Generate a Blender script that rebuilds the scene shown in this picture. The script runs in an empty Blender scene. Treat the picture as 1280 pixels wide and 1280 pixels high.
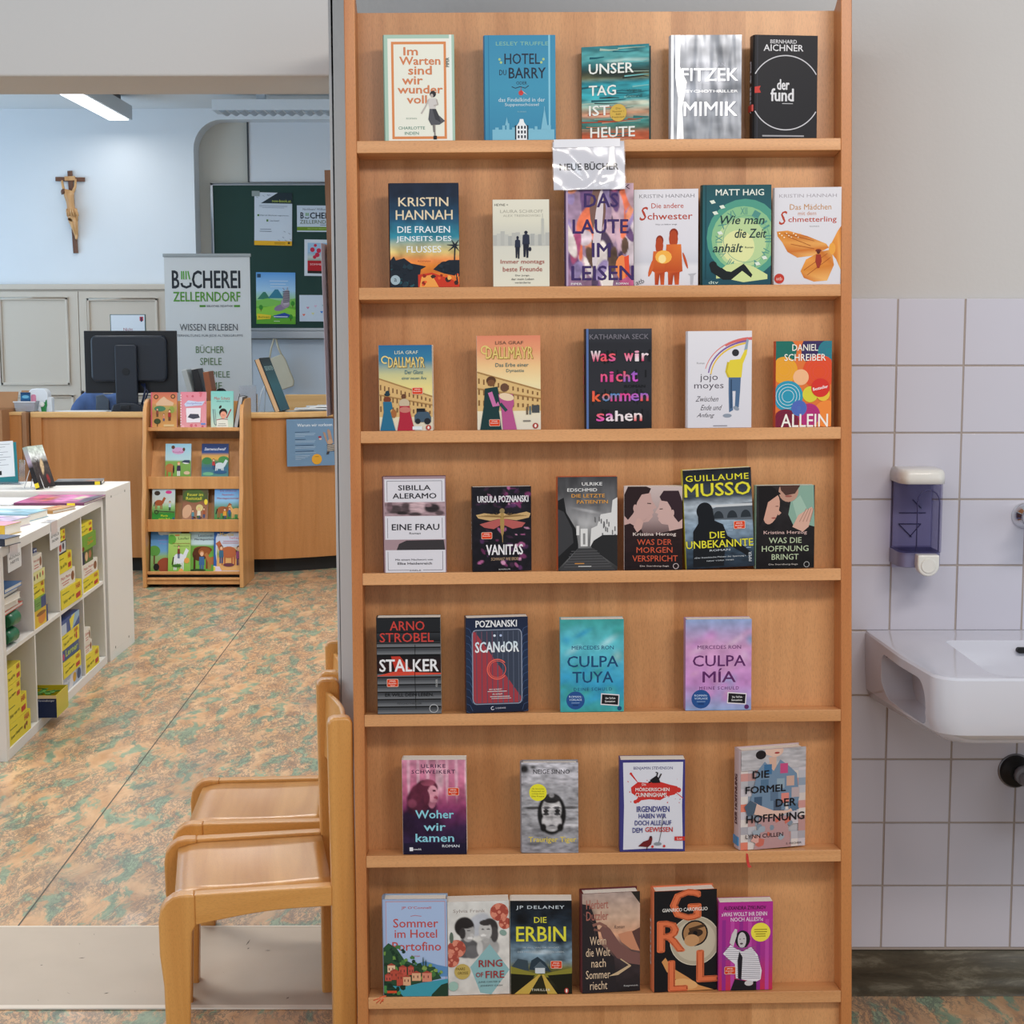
import bpy, bmesh, math, random
import numpy as np
from mathutils import Matrix, Vector
from mathutils.geometry import tessellate_polygon

SC = bpy.context.scene
COL = SC.collection
PI = math.pi
R = math.radians

def lin(c):
    """'#rrggbb' (sRGB) -> linear rgba"""
    if not isinstance(c, str):
        return tuple(c) if len(c) == 4 else (*c, 1.0)
    c = c.lstrip('#')
    if len(c) == 3:
        c = ''.join(k * 2 for k in c)
    v = [int(c[i:i + 2], 16) / 255 for i in (0, 2, 4)]
    return tuple((x / 12.92 if x <= .04045 else ((x + .055) / 1.055) ** 2.4) for x in v) + (1.0,)

# ------------------------------------------------------------------ camera, world, exposure
F_PX, PITCH, EYE = 1975.0, .1144, 1.5332          # focal length in pixels of a 1280 frame
cam_d = bpy.data.cameras.new('camera')
cam = bpy.data.objects.new('camera', cam_d)
COL.objects.link(cam)
cam.location = (0, 0, EYE)
cam.rotation_euler = (PI / 2 - PITCH, 0.0008, 0)
cam_d.sensor_width = 36
cam_d.lens = 36 * F_PX / 1280
cam_d.clip_start = .05
SC.camera = cam
SC.view_settings.view_transform = 'Standard'
SC.view_settings.look = 'None'
SC.view_settings.gamma = 1
SC.view_settings.exposure = -.55
SC.view_settings.use_curve_mapping = False

w = bpy.data.worlds.new('world')
SC.world = w
w.use_nodes = True
bg = w.node_tree.nodes['Background']
bg.inputs[0].default_value = (.86, .93, 1.0, 1)
bg.inputs[1].default_value = .62

def area(name, loc, rot, sx, sy, power, color, target=None):
    d = bpy.data.lights.new(name, 'AREA')
    d.shape = 'RECTANGLE'; d.size = sx; d.size_y = sy
    d.energy = power; d.color = color
    o = bpy.data.objects.new(name, d)
    COL.objects.link(o)
    o.location = loc; o.rotation_euler = rot
    if target is not None:
        o.rotation_euler = (Vector(target) - Vector(loc)).to_track_quat('-Z', 'Y').to_euler()
    return o
# the reading room is lit by ceiling lamps behind the photographer and by windows on both sides
area('ceiling_lamp_light', (1.3, .9, 3.05), (0, 0, 0), 1.5, .35, 56, (1, .92, .84), (.5, 3.3, .8))
area('ceiling_lamp_light', (-.6, .6, 3.05), (0, 0, 0), 1.5, .35, 22, (1, .96, .94), (.2, 3.3, .9))
area('window_daylight', (-3.6, .2, 1.7), (0, 0, 0), 2.2, 1.9, 58, (.82, .91, 1), (.6, 3.5, .7))
area('window_daylight', (3.9, -.2, 1.5), (0, 0, 0), 2.4, 1.9, 32, (.9, .95, 1), (.6, 3.4, .7))
# the library room: daylight through the windows of its left wall, lamps on the ceiling
area('window_daylight', (-5.55, 9.6, 1.8), (0, R(-90), 0), 1.9, 4.2, 118, (.50, .75, 1))
area('window_daylight', (-5.55, 5.2, 1.8), (0, R(-90), 0), 1.9, 2.6, 60, (.80, .9, 1))
area('ceiling_lamp_light', (-2.95, 10.2, 3.02), (0, 0, 0), .16, 3.6, 19, (1, .97, .92))
area('ceiling_lamp_light', (-.8, 7.6, 3.02), (0, 0, 0), 1.6, .3, 95, (1, .95, .88))
area('ceiling_lamp_light', (-2.2, 5.2, 3.02), (0, 0, 0), 1.6, .3, 75, (1, .95, .88))

# ------------------------------------------------------------------ pixel of the photograph -> point of the place
cP, sP = math.cos(PITCH), math.sin(PITCH)
def at(px, py, X=None, Y=None, Z=None):
    x = (px - 640) / F_PX; u = -(py - 640) / F_PX
    d = Vector((x, cP + u * sP, -sP + u * cP))
    if Y is not None: k = Y / d.y
    elif X is not None: k = X / d.x
    else: k = (Z - EYE) / d.z
    return Vector((0, 0, EYE)) + d * k
def at_frame(M, px, py, yl=0.0):
    """point of the ray through a pixel on the plane y = yl of the frame M, in M's coordinates"""
    x = (px - 640) / F_PX; u = -(py - 640) / F_PX
    d = Vector((x, cP + u * sP, -sP + u * cP)); o = Vector((0, 0, EYE))
    Mi = M.inverted(); ol = Mi @ o; dl = Mi.to_3x3() @ d
    return ol + dl * ((yl - ol.y) / dl.y)

# ------------------------------------------------------------------ materials
_mats = {}
def nodes_of(m):
    m.use_nodes = True
    nt = m.node_tree
    return nt, nt.nodes['Principled BSDF']
def mat(name, color, rough=.5, metal=0.0, coat=0.0, bump=0.0, bscale=200, trans=0.0, ior=1.45, vary=0.0, vscale=4, alpha=1.0, spec=None):
    if name in _mats: return _mats[name]
    m = bpy.data.materials.new(name)
    nt, b = nodes_of(m)
    b.inputs['Base Color'].default_value = lin(color)
    b.inputs['Roughness'].default_value = rough
    b.inputs['Metallic'].default_value = metal
    b.inputs['Coat Weight'].default_value = coat
    b.inputs['Coat Roughness'].default_value = .08
    b.inputs['Transmission Weight'].default_value = trans
    b.inputs['IOR'].default_value = ior
    b.inputs['Alpha'].default_value = alpha
    if spec is not None: b.inputs['Specular IOR Level'].default_value = spec
    if bump or vary:
        tc = nt.nodes.new('ShaderNodeTexCoord')
    if vary:
        n = nt.nodes.new('ShaderNodeTexNoise'); n.inputs['Scale'].default_value = vscale; n.inputs['Detail'].default_value = 4
        nt.links.new(tc.outputs['Object'], n.inputs['Vector'])
        mx = nt.nodes.new('ShaderNodeMix'); mx.data_type = 'RGBA'
        c = lin(color)
        mx.inputs['A'].default_value = tuple(x * (1 - vary) for x in c[:3]) + (1,)
        mx.inputs['B'].default_value = tuple(min(1, x * (1 + vary)) for x in c[:3]) + (1,)
        nt.links.new(n.outputs['Fac'], mx.inputs['Factor'])
        nt.links.new(mx.outputs['Result'], b.inputs['Base Color'])
    if bump:
        n = nt.nodes.new('ShaderNodeTexNoise'); n.inputs['Scale'].default_value = bscale
        nt.links.new(tc.outputs['Object'], n.inputs['Vector'])
        bp = nt.nodes.new('ShaderNodeBump'); bp.inputs['Strength'].default_value = bump; bp.inputs['Distance'].default_value = .002
        nt.links.new(n.outputs['Fac'], bp.inputs['Height'])
        nt.links.new(bp.outputs['Normal'], b.inputs['Normal'])
    _mats[name] = m
    return m

def emit(name, color, strength):
    if name in _mats: return _mats[name]
    m = bpy.data.materials.new(name)
    nt, b = nodes_of(m)
    b.inputs['Base Color'].default_value = lin(color)
    b.inputs['Emission Color'].default_value = lin(color)
    b.inputs['Emission Strength'].default_value = strength
    _mats[name] = m
    return m

def wood(name, dark, light, along='Z', grain=1.0, band=6.5, rough=.42, coat=.15, bands=.5, flecks=.16):
    """beech: long soft figure, veneer strips, short dark flecks"""
    if name in _mats: return _mats[name]
    m = bpy.data.materials.new(name)
    nt, b = nodes_of(m); N = nt.nodes.new; L = nt.links.new
    tc = N('ShaderNodeTexCoord')
    def mapped(sx, sy, sz):
        mp = N('ShaderNodeMapping'); mp.inputs['Scale'].default_value = (sx, sy, sz)
        L(tc.outputs['Object'], mp.inputs['Vector']); return mp
    ax = 'XYZ'.index(along)
    def sc(a, l):
        v = [a, a, a]; v[ax] = l; return v
    n1 = N('ShaderNodeTexNoise'); n1.inputs['Scale'].default_value = 1; n1.inputs['Detail'].default_value = 6; n1.inputs['Distortion'].default_value = .6
    L(mapped(*sc(26 * grain, 1.6 * grain)).outputs[0], n1.inputs['Vector'])
    n2 = N('ShaderNodeTexNoise'); n2.inputs['Scale'].default_value = 1; n2.inputs['Detail'].default_value = 3
    L(mapped(*sc(900 * grain, 130 * grain)).outputs[0], n2.inputs['Vector'])
    # veneer strips
    sp = N('ShaderNodeSeparateXYZ'); L(tc.outputs['Object'], sp.inputs[0])
    cross = {0: 2, 1: 0, 2: 0}[ax]
    ml = N('ShaderNodeMath'); ml.operation = 'MULTIPLY'; ml.inputs[1].default_value = band
    L(sp.outputs[cross], ml.inputs[0])
    fl = N('ShaderNodeMath'); fl.operation = 'FLOOR'; L(ml.outputs[0], fl.inputs[0])
    wn = N('ShaderNodeTexWhiteNoise'); wn.noise_dimensions = '1D'; L(fl.outputs[0], wn.inputs['W'])
    a1 = N('ShaderNodeMath'); a1.operation = 'MULTIPLY_ADD'; a1.inputs[1].default_value = bands; 
    L(wn.outputs['Value'], a1.inputs[0]); L(n1.outputs['Fac'], a1.inputs[2])
    cr = N('ShaderNodeValToRGB')
    cr.color_ramp.elements[0].position = .3; cr.color_ramp.elements[1].position = .62 + bands
    cr.color_ramp.elements[0].color = lin(dark); cr.color_ramp.elements[1].color = lin(light)
    L(a1.outputs[0], cr.inputs['Fac'])
    fr = N('ShaderNodeValToRGB'); fr.color_ramp.elements[0].position = .36; fr.color_ramp.elements[1].position = .5
    fr.color_ramp.elements[0].color = (1 - flecks,) * 3 + (1,); fr.color_ramp.elements[1].color = (1, 1, 1, 1)
    L(n2.outputs['Fac'], fr.inputs['Fac'])
    mx = N('ShaderNodeMix'); mx.data_type = 'RGBA'; mx.blend_type = 'MULTIPLY'; mx.inputs['Factor'].default_value = 1
    L(cr.outputs['Color'], mx.inputs['A']); L(fr.outputs['Color'], mx.inputs['B'])
    L(mx.outputs['Result'], b.inputs['Base Color'])
    b.inputs['Roughness'].default_value = rough
    b.inputs['Coat Weight'].default_value = coat; b.inputs['Coat Roughness'].default_value = .25
    bp = N('ShaderNodeBump'); bp.inputs['Strength'].default_value = .12; bp.inputs['Distance'].default_value = .0008
    L(n2.outputs['Fac'], bp.inputs['Height']); L(bp.outputs['Normal'], b.inputs['Normal'])
    _mats[name] = m
    return m

def print_mat(name, rough=.38, coat=0.0, metal=0.0, crinkle=0.0):
    """printed cover: the colour of the ink is stored on the mesh"""
    if name in _mats: return _mats[name]
    m = bpy.data.materials.new(name)
    nt, b = nodes_of(m)
    a = nt.nodes.new('ShaderNodeVertexColor'); a.layer_name = 'ink'
    nt.links.new(a.outputs['Color'], b.inputs['Base Color'])
    b.inputs['Roughness'].default_value = rough
    b.inputs['Metallic'].default_value = metal
    b.inputs['Specular IOR Level'].default_value = .22
    b.inputs['Coat Weight'].default_value = coat; b.inputs['Coat Roughness'].default_value = .06
    if crinkle:
        tc = nt.nodes.new('ShaderNodeTexCoord')
        mp = nt.nodes.new('ShaderNodeMapping'); mp.inputs['Scale'].default_value = (34, 34, 7)
        nt.links.new(tc.outputs['Object'], mp.inputs['Vector'])
        n = nt.nodes.new('ShaderNodeTexNoise'); n.inputs['Scale'].default_value = 1.0; n.inputs['Detail'].default_value = 1.5
        nt.links.new(mp.outputs[0], n.inputs['Vector'])
        bp = nt.nodes.new('ShaderNodeBump'); bp.inputs['Strength'].default_value = crinkle; bp.inputs['Distance'].default_value = .02
        nt.links.new(n.outputs['Fac'], bp.inputs['Height'])
        nt.links.new(bp.outputs['Normal'], b.inputs['Coat Normal'])
        if metal: nt.links.new(bp.outputs['Normal'], b.inputs['Normal'])
    _mats[name] = m
    return m

# ------------------------------------------------------------------ mesh building
class MB:
    def __init__(s): s.v = []; s.f = []; s.m = []; s.sm = []
    def add(s, vs, fs, m=0, smooth=False, M=None):
        o = len(s.v)
        s.v += [tuple(M @ Vector(p)) if M is not None else tuple(p) for p in vs]
        for f in fs:
            s.f.append(tuple(o + i for i in f)); s.m.append(m); s.sm.append(smooth)
        return s
    def box(s, x0, x1, y0, y1, z0, z1, m=0, M=None):
        vs = [(x0, y0, z0), (x1, y0, z0), (x1, y1, z0), (x0, y1, z0), (x0, y0, z1), (x1, y0, z1), (x1, y1, z1), (x0, y1, z1)]
        return s.add(vs, [(0, 3, 2, 1), (4, 5, 6, 7), (0, 1, 5, 4), (1, 2, 6, 5), (2, 3, 7, 6), (3, 0, 4, 7)], m, False, M)
    def prism(s, pts, axis, a, b, m=0, smooth=False, M=None):
        """outline pts (two coordinates) pulled from a to b along axis"""
        n = len(pts)
        def P(p, t):
            return {'X': (t, p[0], p[1]), 'Y': (p[0], t, p[1]), 'Z': (p[0], p[1], t)}[axis]
        vs = [P(p, a) for p in pts] + [P(p, b) for p in pts]
        ar = sum(pts[i][0] * pts[(i + 1) % n][1] - pts[(i + 1) % n][0] * pts[i][1] for i in range(n))
        flip = (ar < 0) ^ (axis == 'Y') ^ (b < a)
        cap0 = tuple(reversed(range(n))); cap1 = tuple(range(n, 2 * n))
        sides = [(i, (i + 1) % n, n + (i + 1) % n, n + i) for i in range(n)]
        if flip:
            cap0 = tuple(reversed(cap0)); cap1 = tuple(reversed(cap1)); sides = [tuple(reversed(f)) for f in sides]
        s.add(vs, [cap0, cap1], m, False, M)
        return s.add(vs, sides, m, smooth, M)
    def tube(s, pts, r, n=8, m=0, caps=True, M=None):
        pts = [Vector(p) for p in pts]; rr = r if isinstance(r, (list, tuple)) else [r] * len(pts)
        vs = []; prev = None
        for i, p in enumerate(pts):
            d = (pts[min(i + 1, len(pts) - 1)] - pts[max(i - 1, 0)]).normalized()
            if prev is None:
                a = d.orthogonal().normalized()
            else:
                a = (prev - d * prev.dot(d)).normalized()
            prev = a; b = d.cross(a)
            vs += [p + (a * math.cos(2 * PI * k / n) + b * math.sin(2 * PI * k / n)) * rr[i] for k in range(n)]
        fs = [(i * n + k, i * n + (k + 1) % n, (i + 1) * n + (k + 1) % n, (i + 1) * n + k) for i in range(len(pts) - 1) for k in range(n)]
        s.add(vs, fs, m, True, M)
        if caps:
            o = len(s.v) - len(vs)
            s.f.append(tuple(o + k for k in reversed(range(n)))); s.m.append(m); s.sm.append(False)
            s.f.append(tuple(o + (len(pts) - 1) * n + k for k in range(n))); s.m.append(m); s.sm.append(False)
        return s
    def lathe(s, prof, n=24, m=0, M=None, ang=2 * PI):
        """prof: list of (radius, z)"""
        vs = [(r * math.cos(2 * PI * k / n), r * math.sin(2 * PI * k / n), z) for r, z in prof for k in range(n)]
        fs = [(i * n + k, i * n + (k + 1) % n, (i + 1) * n + (k + 1) % n, (i + 1) * n + k) for i in range(len(prof) - 1) for k in range(n)]
        s.add(vs, fs, m, True, M)
        o = len(s.v) - len(vs)
        s.f.append(tuple(o + k for k in reversed(range(n)))); s.m.append(m); s.sm.append(False)
        s.f.append(tuple(o + (len(prof) - 1) * n + k for k in range(n))); s.m.append(m); s.sm.append(False)
        return s
    def ball(s, c, r, m=0, n=12, M=None):
        if not isinstance(r, (list, tuple)): r = (r, r, r)
        k = n // 2; vs = []; fs = []
        for i in range(k + 1):
            t = PI * i / k
            for j in range(n):
                a = 2 * PI * j / n
                vs.append((c[0] + r[0] * math.sin(t) * math.cos(a), c[1] + r[1] * math.sin(t) * math.sin(a), c[2] - r[2] * math.cos(t)))
        for i in range(k):
            for j in range(n):
                fs.append((i * n + j, i * n + (j + 1) % n, (i + 1) * n + (j + 1) % n, (i + 1) * n + j))
        return s.add(vs, fs, m, True, M)
    def build(s, name, mats, parent=None, bevel=0, seg=2, M=None, weld=False):
        me = bpy.data.meshes.new(name)
        me.from_pydata(s.v, [], s.f)
        for x in (mats if isinstance(mats, (list, tuple)) else [mats]): me.materials.append(x)
        me.polygons.foreach_set('material_index', s.m)
        me.polygons.foreach_set('use_smooth', s.sm)
        bm = bmesh.new(); bm.from_mesh(me)
        bmesh.ops.remove_doubles(bm, verts=bm.verts, dist=1e-6)
        bmesh.ops.recalc_face_normals(bm, faces=bm.faces)
        bm.to_mesh(me); bm.free()
        me.update()
        o = bpy.data.objects.new(name, me)
        COL.objects.link(o)
        if parent: o.parent = parent
        if M is not None: o.matrix_local = M
        if bevel:
            md = o.modifiers.new('bevel', 'BEVEL'); md.width = bevel; md.segments = seg; md.limit_method = 'ANGLE'; md.angle_limit = R(40)
            md.use_clamp_overlap = True
            for p in me.polygons: p.use_smooth = True
            wn = o.modifiers.new('normals', 'WEIGHTED_NORMAL'); wn.keep_sharp = True
        return o

def tag(o, label=None, cat=None, group=None, kind=None):
    if label: o['label'] = label
    if cat: o['category'] = cat
    if group: o['group'] = group
    if kind: o['kind'] = kind
    return o
def thing(name, label, cat, M=None, loc=(0, 0, 0), rz=0, group=None):
    o = bpy.data.objects.new(name, None)
    o.empty_display_size = .05
    COL.objects.link(o)
    if M is not None: o.matrix_world = M
    else:
        o.location = loc; o.rotation_euler = (0, 0, rz)
    return tag(o, label, cat, group)
def rrect(x0, x1, z0, z1, r, n=4, corners='1111'):
    """rounded rectangle outline, counter-clockwise from lower left"""
    out = []
    rs = r if isinstance(r, (list, tuple)) else [r * int(c) for c in corners]
    for (cx, cz, a0), rr in zip(((x0, z0, PI), (x1, z0, 1.5 * PI), (x1, z1, 0), (x0, z1, .5 * PI)), rs):
        if rr <= 0: out.append((cx, cz)); continue
        ox = cx + (rr if cx == x0 else -rr); oz = cz + (rr if cz == z0 else -rr)
        for k in range(n + 1):
            a = a0 + PI / 2 * k / n
            out.append((ox + rr * math.cos(a), oz + rr * math.sin(a)))
    return out
def cut(o, cutters):
    """carve the cutters out of o and delete them"""
    for c in cutters:
        md = o.modifiers.new('cut', 'BOOLEAN'); md.operation = 'DIFFERENCE'; md.object = c; md.solver = 'EXACT'
    bpy.context.view_layer.update()
    me = bpy.data.meshes.new_from_object(o.evaluated_get(bpy.context.evaluated_depsgraph_get()))
    o.modifiers.clear(); o.data = me
    for c in cutters: bpy.data.objects.remove(c)
    return o

# ------------------------------------------------------------------ print: flat ink laid on covers, signs and posters
_fonts = {}
def glyphs(text, bold, shear, spacing):
    key = (text, bold, shear, spacing)
    if key in _fonts: return _fonts[key]
    cu = bpy.data.curves.new('t', 'FONT'); cu.body = text; cu.size = 1; cu.resolution_u = 2
    cu.shear = shear; cu.space_character = spacing; cu.fill_mode = 'FRONT'
    ob = bpy.data.objects.new('t', cu); COL.objects.link(ob)
    bpy.context.view_layer.update()
    me = ob.evaluated_get(bpy.context.evaluated_depsgraph_get()).to_mesh()
    me.calc_loop_triangles()
    vs = [(v.co.x, v.co.y) for v in me.vertices]; fs = [tuple(t.vertices) for t in me.loop_triangles]
    bpy.data.objects.remove(ob); bpy.data.curves.remove(cu)
    xs = [v[0] for v in vs] or [0, 1]; ys = [v[1] for v in vs] or [0, 1]
    _fonts[key] = (vs, fs, min(xs), max(xs), min(ys), max(ys))
    return _fonts[key]

class Art:
    """flat printed matter in the plane y=0 of its parent; u runs right and v runs down, both 0..1"""
    def __init__(s, w, h, eps=2.5e-5): s.w, s.h, s.eps = w, h, eps; s.v = []; s.f = []; s.c = []; s.k = 1; s.base = 0
    def _add(s, pts, fs, cols, clip=True):
        o = len(s.v)
        for u, v in pts:
            if clip: u = min(max(u, 0), 1); v = min(max(v, 0), 1)
            s.v.append((u * s.w, -s.k * s.eps, (1 - v) * s.h))
        s.c += cols
        s.f += [tuple(o + i for i in f) for f in fs]
        s.k += 1
    def poly(s, pts, col):
        try: t = tessellate_polygon([[Vector((p[0], -p[1], 0)) for p in pts]])
        except Exception: return s
        cols = [lin(col)] * len(pts) if isinstance(col, str) else [lin(c) for c in col]
        s._add(pts, [tuple(x) for x in t], cols); return s
    def rect(s, u0, v0, u1, v1, col):
        s._add([(u0, v1), (u1, v1), (u1, v0), (u0, v0)], [(0, 1, 2, 3)], [lin(col)] * 4); return s
    def grad(s, u0, v0, u1, v1, stops, horiz=False):
        pts = []; cols = []; fs = []
        for i, (t, c) in enumerate(stops):
            if horiz: pts += [(u0 + (u1 - u0) * t, v0), (u0 + (u1 - u0) * t, v1)]
            else: pts += [(u0, v0 + (v1 - v0) * t), (u1, v0 + (v1 - v0) * t)]
            cols += [lin(c)] * 2
            if i: fs.append((2 * i - 2, 2 * i - 1, 2 * i + 1, 2 * i))
        s._add(pts, fs, cols); return s
    def ell(s, cu, cv, ru, rv, col, n=20, rot=0, a0=0, a1=360):
        pts = []
        asp = s.h / s.w
        for k in range(n):
            a = R(a0) + R(a1 - a0) * k / (n if a1 - a0 == 360 else n - 1)
            x, y = ru * math.cos(a), rv * math.sin(a) * asp
            pts.append((cu + x * math.cos(rot) - y * math.sin(rot), cv + (x * math.sin(rot) + y * math.cos(rot)) / asp))
        return s.poly(pts, col)
    def soft(s, stops, blobs=(), noise=0.0, seed=1, nx=44, box=(0, 0, 1, 1), streak=1.0, nscale=6):
        """photographic print: vertical colour run, soft-edged patches (u, v, ru, rv, colour, hardness[, rot]) and grain"""
        u0, v0, u1, v1 = box
        ny = max(4, int(nx * (v1 - v0) * s.h / ((u1 - u0) * s.w)))
        U, V = np.meshgrid(np.linspace(u0, u1, nx + 1), np.linspace(v0, v1, ny + 1))
        tt = (V - v0) / (v1 - v0)
        C_ = np.stack([np.interp(tt, [a for a, _ in stops], [lin(c)[k] for _, c in stops]) for k in range(3)], -1)
        asp = s.h / s.w
        for b in blobs:
            bu, bv, ru, rv, col, hd = b[:6]; rot = b[6] if len(b) > 6 else 0
            x, y = U - bu, (V - bv) * asp
            xr, yr = x * math.cos(rot) + y * math.sin(rot), -x * math.sin(rot) + y * math.cos(rot)
            d = np.sqrt((xr / ru) ** 2 + (yr / (rv * asp)) ** 2)
            w_ = np.clip((1.15 - d) * hd, 0, 1); w_ = (w_ * w_ * (3 - 2 * w_))[..., None]
            C_ = C_ * (1 - w_) + np.array(lin(col)[:3]) * w_
        if noise:
            rg = np.random.RandomState(seed); n = np.zeros_like(U)
            for o_ in range(3):
                gx = int(nscale * 2 ** o_) + 2; gy = int(gx * asp * streak) + 2
                g = rg.rand(gy, gx) - .5
                fx = (U - u0) / (u1 - u0) * (gx - 1.001); fy = (V - v0) / (v1 - v0) * (gy - 1.001)
                ix, iy = fx.astype(int), fy.astype(int); fx -= ix; fy -= iy
                n += (g[iy, ix] * (1 - fx) * (1 - fy) + g[iy, ix + 1] * fx * (1 - fy) + g[iy + 1, ix] * (1 - fx) * fy + g[iy + 1, ix + 1] * fx * fy) / (1.4 ** o_)
            C_ = np.clip(C_ * (1 + noise * n[..., None] * 2), 0, 1)
        pts = list(zip(U.ravel().tolist(), V.ravel().tolist()))
        cols = [(*c, 1.0) for c in C_.reshape(-1, 3).tolist()]
        m_ = nx + 1
        s._add(pts, [(j * m_ + i, (j + 1) * m_ + i, (j + 1) * m_ + i + 1, j * m_ + i + 1) for j in range(ny) for i in range(nx)], cols)
        return s
    def disc(s, cu, cv, r, col, n=24): return s.ell(cu, cv, r, r * s.w / s.h, col, n)
    def ring(s, cu, cv, r, wd, col, n=36, a0=0, a1=360):
        asp = s.w / s.h; pts = []; fs = []
        for k in range(n + 1):
            a = R(a0 + (a1 - a0) * k / n)
            for q in (r, r - wd): pts.append((cu + q * math.cos(a), cv + q * math.sin(a) * asp))
            if k and all(0 <= q[0] <= 1 and 0 <= q[1] <= 1 for q in pts[-4:]): fs.append((2 * k - 2, 2 * k, 2 * k + 1, 2 * k - 1))
        s._add(pts, fs, [lin(col)] * len(pts)); return s
    def line(s, pts, wd, col, taper=1.0):
        asp = s.h / s.w; out = []; back = []; n = len(pts)
        for i, p in enumerate(pts):
            a = pts[max(i - 1, 0)]; b = pts[min(i + 1, n - 1)]
            dx, dy = b[0] - a[0], (b[1] - a[1]) * asp; l = math.hypot(dx, dy) or 1
            q = wd / 2 * (1 + (taper - 1) * i / max(1, n - 1))
            out.append((p[0] - dy / l * q, p[1] + dx / l * q / asp)); back.append((p[0] + dy / l * q, p[1] - dx / l * q / asp))
        fs = [(i, i + 1, 2 * n - 2 - i, 2 * n - 1 - i) for i in range(n - 1)]
        s._add(out + back[::-1], fs, [lin(col)] * (2 * n)); return s
    def txt(s, text, cu, cv, wd, ht, col, bold=0.0, shear=0.0, spacing=1.0, rot=0.0, col2=None, clip=False):
        """text fitted into a box of wd x ht centred on (cu, cv)"""
        vs, fs, x0, x1, y0, y1 = glyphs(text, 0, shear, spacing)
        if not fs: return s
        if bold > .004:                       # heavy type: the same line printed again a hair to each side
            d = bold * 1.05 * ht * s.h / s.w; k0 = s.k; e = bold * .8 * ht
            for ox, oy in ((-d, 0), (d, 0), (0, e), (0, -e), (-d * .7, e * .7), (d * .7, -e * .7), (-d * .7, -e * .7), (d * .7, e * .7))[:8 if bold > .012 else 4]:
                if rot: ox, oy = ox * math.cos(rot) - oy * math.sin(rot), ox * math.sin(rot) + oy * math.cos(rot)
                s.txt(text, cu + ox, cv + oy, wd, ht, col, 0, shear, spacing, rot, col2, clip); s.k = k0 + .08 * (s.k - k0)
            s.k = k0 + 1
        sx = wd / (x1 - x0); sy = ht / (y1 - y0); asp = s.h / s.w
        pts = []; cols = []
        c1 = lin(col); c2 = lin(col2) if col2 else c1
        for x, y in vs:
            a = (x - x0) * sx - wd / 2; b = -((y - y0) * sy - ht / 2)
            if rot:
                A, B = a, b * asp
                a, b = A * math.cos(rot) - B * math.sin(rot), (A * math.sin(rot) + B * math.cos(rot)) / asp
            pts.append((cu + a, cv + b))
            t = (y - y0) / (y1 - y0 + 1e-9); cols.append(tuple(c2[i] + (c1[i] - c2[i]) * t for i in range(4)))
        s._add(pts, fs, cols, clip); return s
    def lines(s, cu, cv, wd, n, step, col, th=.008, seed=1):
        """rows of small print too fine to read in the photograph"""
        rnd = random.Random(seed)
        for i in range(n):
            a = wd * rnd.uniform(.75, 1)
            s.rect(cu - a / 2, cv + i * step, cu + a / 2, cv + i * step + th, col)
        return s
    def blobs(s, n, u0, v0, u1, v1, cols, r0, r1, seed=1, flat=1.0, rot=0.0):
        rnd = random.Random(seed)
        for i in range(n):
            cu, cv = rnd.uniform(u0, u1), rnd.uniform(v0, v1); r = rnd.uniform(r0, r1)
            k = rnd.randint(6, 9); pts = []
            for j in range(k):
                a = 2 * PI * j / k; q = r * rnd.uniform(.6, 1.15)
                x, y = q * math.cos(a), q * math.sin(a) * flat
                x, y = x * math.cos(rot) - y * math.sin(rot), x * math.sin(rot) + y * math.cos(rot)
                pts.append((cu + x, cv + y * s.w / s.h))
            s.poly(pts, rnd.choice(cols))
        return s
    def build(s, name, m, parent, M=None):
        me = bpy.data.meshes.new(name)
        me.from_pydata(s.v, [], s.f)
        me.materials.append(m)
        at_ = me.color_attributes.new('ink', 'FLOAT_COLOR', 'POINT')
        at_.data.foreach_set('color', [x for c in s.c for x in c])
        # every face looks out of the page
        bm = bmesh.new(); bm.from_mesh(me)
        fl = [f for f in bm.faces if f.normal.y > 0]
        bmesh.ops.reverse_faces(bm, faces=fl)
        bm.to_mesh(me); bm.free()
        o = bpy.data.objects.new(name, me)
        COL.objects.link(o)
        if parent: o.parent = parent
        if M is not None: o.matrix_local = M
        return o
T = Matrix.Translation
def RX(a): return Matrix.Rotation(a, 4, 'X')
def RY(a): return Matrix.Rotation(a, 4, 'Y')
def RZ(a): return Matrix.Rotation(a, 4, 'Z')

# ------------------------------------------------------------------ common materials
M_beech = wood('beech_veneer', '#b27643', '#daa06a', 'Z')
M_beech_edge = wood('beech_edge', '#c28650', '#dfa570', 'X', bands=.1, band=3)
M_beech_side = wood('beech_side', '#b56d38', '#cb874c', 'Z', bands=.1, band=3)
M_chair = wood('chair_beech', '#c98a40', '#e0a55c', 'X', bands=.25, band=9, rough=.34, coat=.35, flecks=.12)
M_seat = wood('chair_seat_veneer', '#c4853f', '#e6ae68', 'Y', bands=.55, band=8.5, rough=.32, coat=.4, flecks=.1)
M_chair_v = wood('chair_beech_upright', '#c4833b', '#dfa359', 'Z', bands=.1, rough=.34, coat=.35, flecks=.12)
M_counter = wood('counter_veneer', '#bb7d42', '#cd9056', 'Z', bands=.2, band=2.2, flecks=.2)
M_counter_edge = wood('counter_edge', '#d9a766', '#e8bd81', 'X', bands=.1, band=2, flecks=.1)
M_stand = wood('display_beech', '#c58a4f', '#dba368', 'Z', bands=.1, band=3, flecks=.1)
M_plaster = mat('cool_white_plaster', '#c9c8c7', .85, bump=.25, bscale=90, vary=.02, vscale=1.5)
M_plaster2 = mat('library_plaster', '#e2e8ee', .85, bump=.2, bscale=90, vary=.02)
M_niche = mat('niche_plaster', '#d4d3cb', .85, bump=.2, bscale=90, vary=.02)
M_tile = mat('white_glazed_tile', '#cdccd8', .24, coat=.3, vary=.012, vscale=5)
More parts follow.
